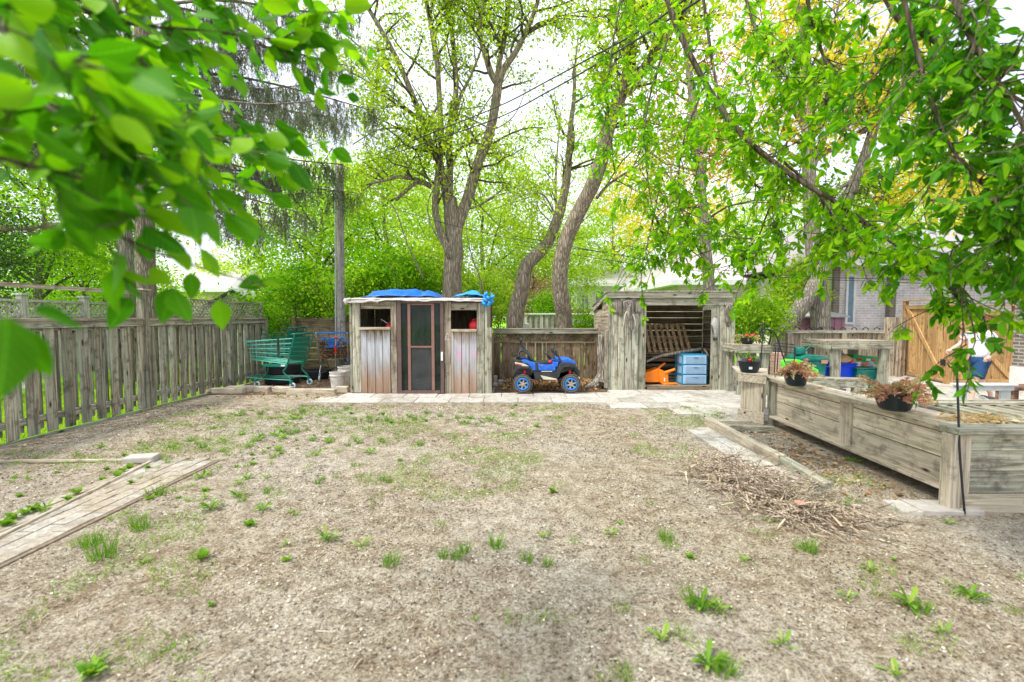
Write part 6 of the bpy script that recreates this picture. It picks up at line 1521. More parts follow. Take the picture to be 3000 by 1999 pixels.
MB().prism([(x0 - .03, z + .002), (x1 + .03, z + .002), (x1, z + .05), (x1 - .12, z + .09), (x0 + .12, z + .10), (x0, z + .05)], 9.27, 9.78).build('lid', M['bin_green'], t, bevel=.01)
MB().box(x1 - .14, x1 - .02, 9.255, 9.286, z - .07, z + .0).build('latch', M['dry_red'], t)
t = thing('watering_can', 'small dark green watering can standing on the lidded bin', 'watering can', (x0 + .1, 9.5, z + .1))
MB().lathe([(.001, 0), (.10, 0), (.11, .03), (.10, .13), (.09, .15), (.001, .15)], n=20).build('can_body', M['bin_green'], t, world=False, smooth=True); MB().tube([(.08, 0, .04), (.2, 0, .15), (.24, 0, .2)], [.02, .014, .03], 8).build('spout', M['bin_green'], t, world=False); MB().tube([(-.09, 0, .04), (-.17, 0, .1), (-.08, 0, .17)], .01, 6).build('can_handle', M['bin_green'], t, world=False)
t, x0, x1, z = bin_('storage_box', 'narrow dark blue box beside the left leg of the large counter', 2418, 2434, 1075, 9.45, .3, M['bin_blue'], handle=False)
# white little table by the person, brown steps at the house
t = thing('side_table', 'worn white wooden table behind the near end of the planter', 'table', (6, 5.6, 0)); YT = 5.7
x0, x1 = at(2808, 1140, YT)[0], at(2972, 1140, YT)[0]; z = at(2880, 1131, YT)[2]
MB().box(x0, x1, YT, YT + .035, z - .062, z - .002).build('front_rail', M['white_old'], t, bevel=.004); MB().box(x0 - .02, x1 + .02, YT - .03, YT + .10, z, z + .025).build('top_board', M['white_old'], t, bevel=.004)
for a_, b_ in ((x0, x0 + .15), (x1 - .12, x1)):
    MB().box(a_, b_, YT + .036, YT + .07, .02, z - .003).build('leg', M['white_old'], t, bevel=.004)
MB().box(x0 + .151, x1 - .121, YT + .045, YT + .065, .30, .35).build('stretcher', M['white_old'], t)
M['deck'] = wood('brown_deck_wood', (.34, .22, .16), (.16, .09, .06), 'x', green=(.3, .22, .16), gamt=.1)
t = thing('porch_steps', 'brown wooden steps just in view beside the near house', 'steps', (at(2990, 1150, 6.4)[0] + .6, 6.4, 0))
x0 = at(2976, 1150, 6.2)[0]
for k, (y_, z_) in enumerate(((6.2, .54), (5.85, .34))): MB().box(x0 + .0, x0 + 1.6, y_, y_ + .33, z_ - .05, z_).build('step_tread', M['deck'], t, bevel=.005); MB().box(x0 + .04, x0 + .1, y_ + .05, y_ + .3, .02, z_ - .051).build('step_post', M['deck'], t)
# ================================================================= BEDS EDGING ON BOTH SIDES
def timber(label, a, b, w, h, mat, z=.03, name='edging_timber', grp='timbers edging the yard beds'):
    o = MB().beam((a[0], a[1], z), (b[0], b[1], z), w, h).build(name, mat, bevel=.008); tag(o, label, 'edging timber', grp)
timber('far long edging timber between the paver strip and the planter', gp(2072, 1246), gp(2290, 1366), .085, .13, M['tan_y'], .05)
timber('near edging timber running into the pile of sticks', gp(2290, 1370) + np.array([.02, 0, 0]), gp(2425, 1452), .085, .12, M['green_y'], .05)
timber('short crosswise timber at the far end of the planter bed', gp(2125, 1262), gp(2268, 1268), .075, .08, M['green_x'], .04)
timber('thin edging board along the brick path', gp(-120, 1640), gp(455, 1350), .025, .03, M['tan_y'], .012)
timber('thin crosswise board from the brick path to the grey fence', gp(-60, 1356), gp(450, 1352), .025, .03, M['tan_x'], .014)
o = MB().obox((gp(432, 1356)[0] - .08, gp(432, 1356)[1] + .03, .035), (.28, .16, .07), (0, 0, R(12))).build('concrete_block', M['concrete'], bevel=.015); tag(o, 'pale stone block at the corner of the brick path edging', 'block')
# ================================================================= STICK PILE
g = np.random.default_rng(77)
M['stick'] = bark('dry_stick', (.82, .69, .54), (.52, .40, .28), 1.2); M['stick_dark'] = bark('dark_stick', (.44, .33, .24), (.20, .13, .09), 2.0)
pa_, pb2 = gp(2090, 1375)[:2], gp(2440, 1540)[:2]
pile = thing('brush_pile', 'heap of dry tangled sticks and vines beside the edging timber', 'brush pile', (*((pa_ + pb2) / 2), 0))
for mi, (mt, cnt) in enumerate((('stick', 560), ('stick_dark', 120))):
    mb = MB()
    for k in range(cnt):
        s_ = g.uniform(0, 1); wd = .20 + .22 * s_; c = pa_ + (pb2 - pa_) * s_ + np.array([g.normal() * wd * .55, g.normal() * .12]); hh_ = .20 * math.sin(math.pi * min(1, .15 + s_ * .85)) ** .6
        z = .012 + hh_ * g.random() ** 1.6 * math.exp(-((c[0] - (pa_ + (pb2 - pa_) * s_)[0]) / .35) ** 2)
        an = g.normal(-.9, .75) if g.random() < .7 else g.uniform(0, 3.14); l_ = g.uniform(.12, .55); dv = np.array([math.cos(an), math.sin(an), g.normal() * .16]); p = np.array([c[0], c[1], z]) - dv * l_ / 2; pts_ = []
        cv = g.normal(size=3) * .5; cv[2] *= .4
        for j in range(6): pts_.append(np.array([p[0], p[1], max(p[2], .01)])); dv = unit(dv + cv * .22 + g.normal(size=3) * .09); p = p + dv * l_ / 5
        r_ = g.uniform(.0018, .0048); mb.tube(pts_, np.linspace(r_, r_ * .6, 6), 4, cap=False)
    mb.build('stick_tangle', M[mt], pile)
n = 900; s_ = g.random(n); c = pa_[None] + (pb2 - pa_)[None] * s_[:, None] + g.normal(size=(n, 2)) * np.array([.2, .15]); D = g.normal(size=(n, 3)); D[:, 2] *= .3
V, Q, uv = leaf_arrays(np.column_stack([c, g.random(n) * .08 + .01]), D, g.uniform(.05, .14, n), .12, g, BLADE, .2); np_mesh('dry_grass', V, Q, M['straw'], pile, uv=uv)
blob((*gp(2340, 1510)[:2], .10), (.035, .03, .012), 5, wob=.2).build('red_scrap', M['dry_red'], pile)
# a few loose sticks on the soil
for k, (x0, y0, x1, y1, lab) in enumerate(((1940, 1392, 2110, 1422, 'long thin dark stick reaching out from the brush pile'), (1900, 1345, 1990, 1348, 'short pale stick on the soil above the brush pile'), (0, 1855, 90, 1838, 'pale stick lying at the near corner of the yard'), (2330, 1390, 2560, 1380, 'curved pale vine lying across the planter bed'), (2180, 1278, 2330, 1300, 'thin pale stick at the far end of the planter bed'))):
    a, b = gp(x0, y0, .02), gp(x1, y1, .02); m_ = (a + b) / 2 + np.array([.02, .04, .02]); o = MB().tube(smooth_path([a, m_, b]), np.linspace(.006, .003, 9), 5).build('stick', M['stick_dark'] if k == 0 else M['stick']); tag(o, lab, 'stick', 'loose sticks on the ground')
# ================================================================= PERSON
def skin_body(name, verts, edges, radii, mat, parent=None, root=0, sub=2):
    me = bpy.data.meshes.new(name); me.from_pydata([tuple(v) for v in verts], edges, []); me.update()
    o = bpy.data.objects.new(name, me); C.objects.link(o)
    if parent is not None: o.parent = parent
    bpy.context.view_layer.objects.active = o
    m = o.modifiers.new('skin', 'SKIN'); m.use_smooth_shade = True; m.branch_smoothing = .6
    if not me.skin_vertices: me.skin_vertices.new() if hasattr(me.skin_vertices, 'new') else None
    for i, r in enumerate(radii):
        rr_ = r if isinstance(r, tuple) else (r, r); me.skin_vertices[0].data[i].radius = rr_; me.skin_vertices[0].data[i].use_root = (i == root)
    s = o.modifiers.new('sub', 'SUBSURF'); s.levels = sub; s.render_levels = sub; me.materials.append(mat); return o
per = thing('person', 'person in a white shirt, blue shorts and grey shoes, walking past the cedar gate', 'person', (*gp(2850, 1190)[:2], .018), 0, scale=1.0)
# local coords: walking toward -x, the yard side is -y; height about 1.5 m
kf = .88
def K(*v): return tuple(q * kf for q in v)
V_ = [K(0, 0, .90), K(-.01, 0, 1.08), K(-.03, 0, 1.28), K(-.06, 0, 1.42), K(-.08, 0, 1.48), K(-.10, 0, 1.57), K(-.105, 0, 1.67),
      K(-.005, -.09, .86), K(-.17, -.10, .50), K(-.22, -.10, .10), K(-.34, -.10, .05),
      K(.015, .09, .86), K(.12, .10, .50), K(.36, .10, .20), K(.33, .10, .08),
      K(-.04, -.17, 1.40), K(.10, -.23, 1.16), K(-.06, -.24, .96), K(-.04, .17, 1.40), K(-.16, .23, 1.16), K(-.36, .20, 1.05)]
E_ = [(0, 1), (1, 2), (2, 3), (3, 4), (4, 5), (5, 6), (0, 7), (7, 8), (8, 9), (9, 10), (0, 11), (11, 12), (12, 13), (13, 14), (3, 15), (15, 16), (16, 17), (3, 18), (18, 19), (19, 20)]
R_ = [(.12, .13), (.12, .13), (.13, .15), (.09, .12), .062, .115, .105, .085, .055, .036, .03, .085, .055, .036, .03, .05, .038, .028, .05, .038, .028]
R_ = [tuple(q * kf for q in r) if isinstance(r, tuple) else r * kf for r in R_]
body = skin_body('body', V_, E_, R_, M['skin'], per)
# face
hc = np.array(K(-.11, 0, 1.62))
fc = MB(); blob_n = blob((hc[0] - .085, 0, hc[2] - .01), (.022, .014, .022), 1, wob=0); blob_n.build('nose', M['skin'], per, world=False, smooth=True)
for s_ in (-1, 1):
    blob((hc[0] - .066, s_ * .03, hc[2] + .02), (.006, .010, .006), 1, wob=0).build('eye', M['white_paint'], per, world=False, smooth=True)
    blob((hc[0] + .005, s_ * .078, hc[2]), (.02, .01, .032), 1, wob=0).build('ear', M['skin'], per, world=False, smooth=True)
blob((hc[0] - .068, 0, hc[2] - .045), (.012, .026, .006), 1, wob=0).build('mouth', M['dry_red'], per, world=False, smooth=True)
mb = blob((hc[0] + .018, 0, hc[2] + .045), (.095, .088, .085), 6, wob=.04); mb.build('hair', M['hair'], per, world=False, smooth=True)
# hands: palm with five fingers each
def hand(c, dirv, side, nm='hand'):
    c = np.array(c); dirv = unit(dirv); sd2 = unit(np.cross(dirv, (0, 1, 0))); mb = MB()
    mb.tube([c, c + dirv * .03, c + dirv * .07], [.024, .032, .028], 8)
    for k in range(4):
        b0 = c + dirv * .066 + sd2 * (k - 1.5) * .016; l_ = (.055, .065, .06, .046)[k]; cv = np.array([0, side * .018, 0])
        mb.tube([b0, b0 + dirv * l_ * .5 + cv * .3, b0 + dirv * l_ * .9 + cv], [.008, .0075, .006], 6)
    b0 = c + dirv * .02 + sd2 * .026; mb.tube([b0, b0 + sd2 * .022 + dirv * .024, b0 + sd2 * .026 + dirv * .05], [.010, .009, .007], 6)
    mb.build(nm, M['skin'], per, world=False, smooth=True)
hand(V_[17], np.array(V_[17]) - np.array(V_[16]), 1); hand(V_[20], np.array(V_[20]) - np.array(V_[19]), -1)
# shirt
sh_v = [K(.0, 0, .86), K(-.01, 0, 1.08), K(-.03, 0, 1.28), K(-.06, 0, 1.40), K(-.075, 0, 1.455), K(-.04, -.17, 1.385), K(.05, -.215, 1.24), K(-.04, .17, 1.385), K(-.11, .215, 1.24)]
sh_e = [(0, 1), (1, 2), (2, 3), (3, 4), (3, 5), (5, 6), (3, 7), (7, 8)]
skin_body('shirt', sh_v, sh_e, [tuple(q * kf for q in r) for r in [(.185, .17), (.165, .165), (.17, .19), (.13, .17), (.075, .08), (.095, .095), (.08, .08), (.095, .095), (.08, .08)]], M['shirt'], per)
mb = MB()
mb.tube([(0, 0, .95 * kf), (0, 0, .86 * kf), (0, 0, .78 * kf)], [.135 * kf, .15 * kf, .14 * kf], 14)
mb.tube(smooth_path([K(0, -.07, .86), K(-.06, -.09, .72), K(-.13, -.10, .54)]), [.10, .102, .10, .098, .096, .095, .094, .093, .092], 14, wob=.04)
mb.tube(smooth_path([K(.005, .07, .86), K(.04, .09, .72), K(.095, .10, .54)]), [.10, .102, .10, .098, .096, .095, .094, .093, .092], 14, wob=.04)
mb.build('shorts', M['denim'], per, world=False, smooth=True)
def shoe(x, y, z, pitch):
    prof = [(-.14, .0), (.10, .0), (.12, .03), (.115, .09), (.05, .095), (.0, .085), (-.06, .055), (-.13, .045), (-.155, .02)]
    c_, s2_ = math.cos(pitch), math.sin(pitch); pr = [(x + a * c_ - b * s2_, z + a * s2_ + b * c_) for a, b in prof]
    o = MB().prism(pr, y - .042, y + .042).build('shoe', M['shoe'], per, world=False, bevel=.018)
    so = [(-.16, -.012), (.115, -.012), (.125, .012), (-.165, .012)]; MB().prism([(x + a * c_ - b * s2_, z + a * s2_ + b * c_) for a, b in so], y - .046, y + .046).build('sole', M['white_paint'], o, world=False, bevel=.006)
shoe(-.25 * kf, -.10 * kf, .014, 0); shoe(.33 * kf, .10 * kf, .05, R(-28))
per.location = (gp(2862, 1190)[0], gp(2862, 1190)[1], .02)
# ================================================================= TREES
def branch_pts(rng, p, v, L, n=6, wig=.18, grav=0.0):
    pts = [p.copy()]; v = unit(v)
    for _ in range(n):
        v = unit(v + rng.normal(size=3) * wig + np.array([0, 0, grav])); p = p + v * L / n; pts.append(p.copy())
    return np.array(pts)
class Tree:
    def __init__(s, seed): s.rng = np.random.default_rng(seed); s.tr = MB(); s.tw = MB(); s.P = []; s.D = []
    def limb(s, pts, r0, r1, n=10, wob=.05, k=4, spawn=None, pw=1.0):
        Q = smooth_path(pts, k); rr = r0 + (r1 - r0) * np.linspace(0, 1, len(Q)) ** pw
        s.tr.tube(Q, rr, n, wob=wob, seed=int(s.rng.integers(999)))
        if spawn: s.spawn(Q, rr, **spawn)
        return Q
    def spawn(s, Q, rr, n=8, L=1.5, lev=1, t0=.25, up=.3, grav=0.0, ang=.9, sub=6, leaf=40, spread=.10, leafdir=.8, wig=.18, rmax=.035, bias=(0, 0, 0)):
        rng = s.rng; m = len(Q)
        T = np.gradient(Q, axis=0)
        for _ in range(n):
            t = rng.uniform(t0, 1) ** .8; i = min(int(t * (m - 1)), m - 2); f = t * (m - 1) - i
            p = Q[i] * (1 - f) + Q[i + 1] * f; tan = unit(T[i]); rd = rng.normal(size=3); rd -= tan * np.dot(rd, tan); rd = unit(rd)
            v = unit(tan * (1 - ang * .6) + rd * ang + np.array([0, 0, up]) + np.array(bias)); l_ = L * rng.uniform(.45, 1.1) * (1.15 - .5 * t)
            B_ = branch_pts(rng, p, v, l_, 6, wig, grav); r0 = min(rr[i] * .55, rmax)
            (s.tr if lev > 1 else s.tw).tube(B_, np.linspace(r0, max(.0025, r0 * .3), 7), 5 if lev > 0 else 3, cap=False)
            if lev > 0: s.spawn(B_, np.linspace(r0, r0 * .3, 7), n=sub, L=L * .45, lev=lev - 1, t0=.15, up=up * .5, grav=grav * 1.3, ang=ang, sub=max(3, sub - 1), leaf=leaf, spread=spread, leafdir=leafdir, wig=wig, rmax=.010)
            else:
                u = rng.random(leaf) ** .7 * 5.999; ii = u.astype(int); ff = (u - ii)[:, None]
                pp_ = B_[ii] * (1 - ff) + B_[ii + 1] * ff + rng.normal(size=(leaf, 3)) * spread
                s.P.append(pp_); s.D.append(unit(v)[None] * leafdir + rng.normal(size=(leaf, 3)))
    def crown_blobs(s, c, r, n, m, sp, flat=1.0, edge=.35):
        "n clumps of m leaves through an irregular volume"
        rng = s.rng; k = 0
        while k < n:
            q = rng.uniform(-1, 1, 3); d = np.linalg.norm(q)
            lim = .75 + edge * (vnoise(np.array([q[0] * 3 + 9]), np.array([q[2] * 3 + q[1] * 2 + 9]), 1.0, 5)[0] - .4)
            if d > lim or rng.random() > .35 + .65 * d: continue
            cc = np.array(c) + q * np.array(r); k += 1
            s.P.append(cc + rng.normal(size=(m, 3)) * sp * np.array([1, 1, .7])); s.D.append(rng.normal(size=(m, 3)) + np.array([0, 0, -.3]))
    def done(s, name, label, cat, loc, leafmat_, barkmat, size, w=.5, tmpl=LEAF_LO, twigmat=None, group=None, crown='crown', trunk='trunk', flat=0.0):
        t = thing(name, label, cat, loc, 0, group)
        if s.tr.v: s.tr.build(trunk, barkmat, t, smooth=True)
        if s.tw.v: s.tw.build('twigs', twigmat or M['bark_dark'], t)
        if s.P:
            P = np.vstack(s.P); D = np.vstack(s.D); n = len(P)
            S = s.rng.uniform(size[0], size[1], n)
            leaves(crown, P, D, S, w, s.rng, M[leafmat_], t, tmpl, flat)
            s.count = n
        return t
def c2(cx, cy, Y): return at(900 + cx / 1.651, cy / 1.651, Y)
def L2(pts, Y, dy=0.0):
    n = len(pts); return [c2(x, y, Y + dy * i / max(1, n - 1)) for i, (x, y) in enumerate(pts)]

# --- big maple behind the playhouse
Y1 = 11.6; T = Tree(11)
base = c2(705, 1420, Y1); base[2] = -.1
sp = dict(n=14, L=1.9, lev=1, t0=.12, up=.25, sub=7, leaf=20, spread=.14, ang=.95)
T.limb([base] + L2([(703, 1420), (702, 1300), (712, 1200), (706, 1100), (695, 1010), (688, 960)], Y1), .255, .17, 16, .05)
T.limb(L2([(716, 1180), (728, 1090), (770, 980), (800, 880), (832, 770), (880, 650), (912, 500), (925, 400)], Y1), .155, .105, 14, .04, spawn=dict(sp, n=8))
T.limb(L2([(925, 410), (890, 360), (858, 250), (832, 150), (850, 60), (852, -80)], Y1), .085, .05, 10, spawn=sp)
T.limb(L2([(925, 405), (955, 330), (1010, 250), (1060, 150), (1108, 30), (1130, -60)], Y1, -.4), .09, .04, 10, spawn=sp)
T.limb(L2([(922, 400), (930, 300), (962, 150), (976, 0), (980, -100)], Y1, .4), .075, .04, 10, spawn=sp)
T.limb(L2([(690, 1010), (688, 900), (692, 780), (682, 650), (716, 480), (715, 300), (690, 100), (640, -60)], Y1), .10, .045, 12, spawn=dict(sp, n=16))
T.limb(L2([(695, 1250), (668, 1180), (640, 1110), (620, 1000), (632, 850), (648, 700), (640, 500), (622, 250), (575, 0), (560, -80)], Y1 - .15), .10, .05, 12, spawn=dict(sp, n=16))
T.limb(L2([(676, 980), (655, 860), (640, 790), (592, 700), (558, 580), (500, 440), (440, 300), (360, 150), (272, 0), (240, -60)], Y1, -.4), .10, .04, 12, spawn=dict(sp, n=18))
T.limb(L2([(716, 560), (740, 470), (790, 370), (835, 260), (850, 200)], Y1, .3), .05, .015, 8, spawn=dict(sp, n=8))
T.limb(L2([(600, 905), (560, 882), (500, 862), (440, 856), (380, 872), (300, 890)], Y1, -.5), .07, .025, 9, spawn=dict(sp, n=9))
T.limb(L2([(560, 885), (520, 890), (470, 930), (430, 968)], Y1, -.3), .055, .04, 9)
T.limb(L2([(560, 580), (500, 540), (420, 480), (300, 400), (180, 330)], Y1, -.6), .04, .012, 7, spawn=dict(sp, n=9))
T.limb(L2([(500, 440), (440, 400), (340, 300), (200, 180), (120, 90)], Y1, .5), .04, .012, 7, spawn=dict(sp, n=9))
T.limb(L2([(640, 500), (560, 620), (450, 620), (340, 630), (220, 700)], Y1, -.4), .035, .012, 7, spawn=dict(sp, n=9, grav=-.05))
T.limb(L2([(780, 1010), (840, 990), (940, 920), (1010, 850)], Y1, .3), .035, .01, 7, spawn=dict(sp, n=6))
for k, pts in enumerate((((690, 1240), (620, 1130), (590, 1060), (585, 980), (620, 900), (660, 840), (690, 700)), ((700, 800), (780, 640), (880, 480), (960, 380), (1000, 300)), ((850, 1420), (830, 1330), (800, 1250), (770, 1120), (780, 1000)), ((760, 560), (900, 620), (1000, 560), (1060, 430)), ((560, 1350), (540, 1300), (480, 1170), (440, 1050), (400, 980), (300, 900)))):
    T.limb(L2(pts, Y1 - .4, -.4), .022, .008, 6)
T.done('maple_tree', 'tall multi stemmed maple with fresh lime leaves rising behind the playhouse', 'tree', (base[0], Y1, 0), 'leaf_lime', M['bark'], (.045, .10), .62)

# --- leaning trunks
Y2 = 12.0; T = Tree(12); b2 = c2(1000, 1568, Y2); b2[2] = -.1; b2[0] -= .05
T.limb([b2] + L2([(1005, 1540), (1038, 1400), (1062, 1290), (1120, 1225), (1165, 1170), (1210, 1060), (1238, 960), (1258, 850), (1268, 720), (1275, 600), (1290, 480), (1296, 330), (1310, 180)], Y2), .23, .018, 14, .05, spawn=dict(sp, n=10, t0=.5, leaf=18))
T.limb(L2([(1210, 1060), (1140, 940), (1060, 960), (980, 985)], Y2, -.4), .03, .01, 6, spawn=dict(sp, n=6, grav=-.1))
T.done('leaning_tree', 'curved thinner tree trunk bending to one side behind the toy car', 'tree', (b2[0], Y2, 0), 'leaf_lime', M['bark'], (.05, .11), .6)
Y3 = 11.2; T = Tree(13); b3 = c2(1245, 1568, Y3); b3[2] = -.1
Q = T.limb([b3] + L2([(1242, 1560), (1228, 1450), (1222, 1330), (1242, 1200), (1288, 1080), (1340, 970), (1385, 880), (1428, 760), (1456, 620), (1500, 500), (1540, 400), (1562, 280), (1566, 100), (1555, -40)], Y3, -1.8), .205, .115, 18, .04, spawn=dict(sp, n=10, t0=.55, leaf=26))
T.limb(L2([(1560, 440), (1590, 400), (1640, 300), (1700, 220), (1790, 120), (1900, -20)], Y3 - 1.5, -1.0), .09, .035, 10, spawn=dict(sp, n=16, leaf=24))
T.limb(L2([(1566, 300), (1530, 240), (1500, 130), (1490, 0), (1480, -60)], Y3 - 1.5, -.5), .05, .03, 8, spawn=dict(sp, n=10, grav=-.1))
T.limb(L2([(1400, 960), (1450, 900), (1520, 850), (1600, 800), (1700, 700)], Y3 - .5, -.8), .04, .01, 7, spawn=dict(sp, n=9))
T.done('leaning_tree', 'thick grey brown tree trunk leaning toward the open shed and rising out of view', 'tree', (b3[0], Y3, 0), 'leaf_lime', M['bark'], (.06, .13), .5)

# --- slim grey trunk behind the open shed, with copper leaves
Y4 = 12.4; T = Tree(14); q = at(2076, 860, Y4); b4_ = np.array([q[0], Y4, -.1])
T.limb([b4_, at(2078, 860, Y4), at(2066, 720, Y4), at(2055, 560, Y4), at(2040, 400, Y4), at(2020, 220, Y4), at(2000, 60, Y4)], .17, .07, 12, .04, spawn=dict(sp, n=18, t0=.3, L=2.0, leaf=22, bias=(0, -.1, 0)))
T.done('copper_tree', 'slim pale trunk behind the open shed with copper coloured young leaves', 'tree', b4_, 'leaf_orange', M['bark_grey'], (.05, .10), .7)
Y5 = 12.0; T = Tree(15); q = gp(2262, 1085); b5_ = np.array([at(2262, 1000, Y5)[0], Y5, -.1])
T.limb([b5_, at(2285, 985, Y5), at(2345, 900, Y5), at(2400, 812, Y5), at(2440, 700, Y5), at(2480, 590, Y5), at(2540, 440, Y5), at(2580, 300, Y5)], .24, .10, 14, .05, spawn=dict(sp, n=12, t0=.45, leaf=24))
T.done('leaning_tree', 'pale rough trunk leaning steeply beside the mauve metal shed', 'tree', b5_, 'leaf_mid', M['bark_grey'], (.06, .12), .55)
Y6 = 12.2; T = Tree(16); b6 = np.array([at(2408, 1000, Y6)[0], Y6, -.1]); sy = dict(sp, n=14, L=1.9, leaf=17, sub=7)
T.limb([b6, at(2405, 960, Y6), at(2398, 860, Y6), at(2385, 740, Y6), at(2372, 560, Y6), at(2366, 330, Y6), at(2362, 200, Y6), at(2350, 20, Y6)], .26, .10, 16, .04, spawn=dict(sy, t0=.45))
for k, pts in enumerate((((2372, 520), (2420, 400), (2480, 290), (2560, 200), (2640, 120)), ((2368, 420), (2440, 330), (2540, 250), (2640, 190)), ((2370, 480), (2500, 400), (2620, 330), (2700, 260)), ((2372, 400), (2300, 280), (2250, 160), (2200, 40)), ((2375, 600), (2480, 540), (2620, 500), (2760, 470)), ((2380, 500), (2280, 430), (2180, 390), (2080, 300)), ((2366, 330), (2400, 200), (2440, 80), (2470, -40)), ((2385, 640), (2520, 640), (2680, 600), (2820, 560)))):
    T.limb([at(x, y, Y6 + (.5 if k % 2 else -.4) * i * .5) for i, (x, y) in enumerate(pts)], .07, .02, 8, spawn=sy)
T.done('golden_tree', 'straight thick trunk with golden yellow young leaves in front of the mauve shed', 'tree', b6, 'leaf_yellow', M['bark_grey'], (.06, .12), .75)

# --- spruce with hanging twigs
YS_ = 9.6; T = Tree(17); b7 = np.array([at(428, 900, YS_)[0], YS_, -.1]); rng = T.rng
T.limb([b7, at(430, 900, YS_), at(424, 600, YS_), at(420, 300, YS_), at(418, 0, YS_), at(415, -250, YS_)], .19, .12, 16, .05)
NP, ND = [], []
spec = [(-150, 560, 1.0), (-60, 520, -1), (20, 640, 1.0), (60, 540, -1.0), (120, 600, 1.0), (175, 560, -1.0), (215, 640, 1.0), (250, 480, 1.0), (290, 560, 1.0), (335, 600, 1.0), (370, 420, -1.0), (400, 520, 1.0), (440, 300, 1), (480, 560, 1.0), (520, 380, -1), (560, 480, 1.0), (610, 420, 1.0), (30, 400, .8), (150, 380, .9), (310, 360, .8), (450, 420, .9)]
for py_, ln, sg in spec:
    p0 = at(420, py_, YS_); dx = sg * ln / F * YS_; dyy = rng.uniform(-1.6, 1.8)
    Q = T.limb([p0, p0 + np.array([dx * .35, dyy * .35, .05]), p0 + np.array([dx * .7, dyy * .7, -.22]), p0 + np.array([dx, dyy, -.35 + rng.uniform(-.2, .15)])], .035, .008, 6, .03, k=5)
    for k in range(60):
        t = rng.uniform(.18, 1); i = min(int(t * (len(Q) - 1)), len(Q) - 2); p = Q[i] + (Q[i + 1] - Q[i]) * rng.random()
        out = unit(np.array([rng.normal() * .6, rng.normal() * .8, -.2])); side = branch_pts(rng, p, out + np.array([sg * .3, 0, 0]), rng.uniform(.15, .6), 4, .2, -.18)
        T.tw.tube(side, [.006, .005, .004, .003, .002], 3, cap=False)
        for j in range(1, 5):
            for _ in range(2):
                hp = branch_pts(rng, side[j], np.array([rng.normal() * .25, rng.normal() * .25, -1]), rng.uniform(.12, .55), 4, .12, -.1)
                T.tw.tube(hp, [.003, .003, .002, .002, .001], 3, cap=False)
                m_ = 11; u = rng.random(m_) * 3.999; ii = u.astype(int); ff = (u - ii)[:, None]; pp_ = hp[ii] * (1 - ff) + hp[ii + 1] * ff
                NP.append(pp_); ND.append(np.array([0, 0, -.8])[None] + rng.normal(size=(m_, 3)) * .5)
T.P = NP; T.D = ND
T.done('spruce_tree', 'old spruce beyond the fence with long branches of drooping grey green needles', 'tree', b7, 'needle', M['bark_spruce'], (.035, .07), .16, CARD)
# two trunks next to it (beyond the fence)
T = Tree(18); b8 = np.array([at(372, 900, 10.4)[0], 10.4, -.1])
T.limb([b8, at(372, 860, 10.4), at(366, 700, 10.4), at(350, 500, 10.4), at(330, 250, 10.4), at(320, 0, 10.4)], .17, .10, 14, .05, spawn=dict(sp, n=10, t0=.5))
T.done('maple_tree', 'pale thick trunk beside the spruce just beyond the fence post', 'tree', b8, 'leaf_far', M['bark_grey'], (.06, .12), .6)

# --- background trees and shrubs: irregular crowns
def bgtree(label, px, Y, h, rx, rz, zc, mat, n, m, size, seed, bark_='bark', tr=.14, sp=.28, name='tree', group='trees in the background', lean=0, cat='tree', ry=None):
    T = Tree(seed); x = at(px, 930, Y)[0]; b = np.array([x, Y, -.1])
    top = np.array([x + lean, Y, h * .9])
    T.limb([b, b * .6 + top * .4 + T.rng.normal(size=3) * .1, b * .3 + top * .7 + T.rng.normal(size=3) * .15, top], tr, .03, 9, .05, spawn=dict(n=16, L=rx * .9, lev=1, t0=.2, up=.3, sub=4, leaf=3, spread=.1, ang=.95, rmax=.06))
    T.crown_blobs((x + lean * .5, Y, zc), (rx * 1.08, ry or rx, rz * 1.12), int(n * 1.25), int(m * 1.35), sp * 1.1)
    return T.done(name, label, cat, b, mat, M[bark_], (size[0] * .75, size[1] * .78), .6, group=group)
bgtree('far lime green tree filling the gap behind the overhead cables', 1130, 19, 9, 3.6, 3.6, 4.6, 'leaf_far', 300, 34, (.10, .19), 30)
bgtree('broad lime tree behind the big maple trunk', 1420, 21, 8, 3.4, 3.2, 4.0, 'leaf_far', 260, 34, (.10, .2), 31)
bgtree('rounded fresh green tree between the two leaning trunks', 1590, 24, 7, 3.2, 3.0, 3.6, 'leaf_far', 230, 34, (.11, .2), 32)
bgtree('green tree rising above the white house', 1790, 30, 10, 4.2, 3.6, 5.6, 'leaf_far', 220, 34, (.13, .24), 33)
bgtree('leafy tree behind the utility pole', 940, 17, 8, 2.6, 3.0, 4.4, 'leaf_bush', 240, 34, (.09, .17), 34)
bgtree('pale green tree behind the low brown house near the spruce', 720, 26, 7.5, 3.2, 2.4, 3.4, 'leaf_far', 130, 30, (.13, .22), 35)
bgtree('bright yellow green maple behind the near leaves, beyond the lattice fence', 130, 11.6, 6, 3.0, 2.3, 4.2, 'leaf_bush', 300, 34, (.08, .15), 36, tr=.11)
bgtree('low green tree in front of the pink brick house', 300, 16, 5, 3.0, 1.7, 2.6, 'leaf_bush', 200, 32, (.09, .17), 37, tr=.12)
bgtree('small tree with a thin trunk at the lattice fence', 230, 13.9, 4, 1.7, 1.1, 2.9, 'leaf_bush', 90, 30, (.08, .14), 38, tr=.07)
bgtree('bushy green tree behind the beige bungalow roof', 2200, 29, 10, 5.0, 3.6, 6.0, 'leaf_far', 230, 34, (.14, .25), 39)
bgtree('tall green tree above the pale brick house', 2700, 27, 12, 6.0, 4.4, 7.0, 'leaf_far', 330, 34, (.14, .26), 40)
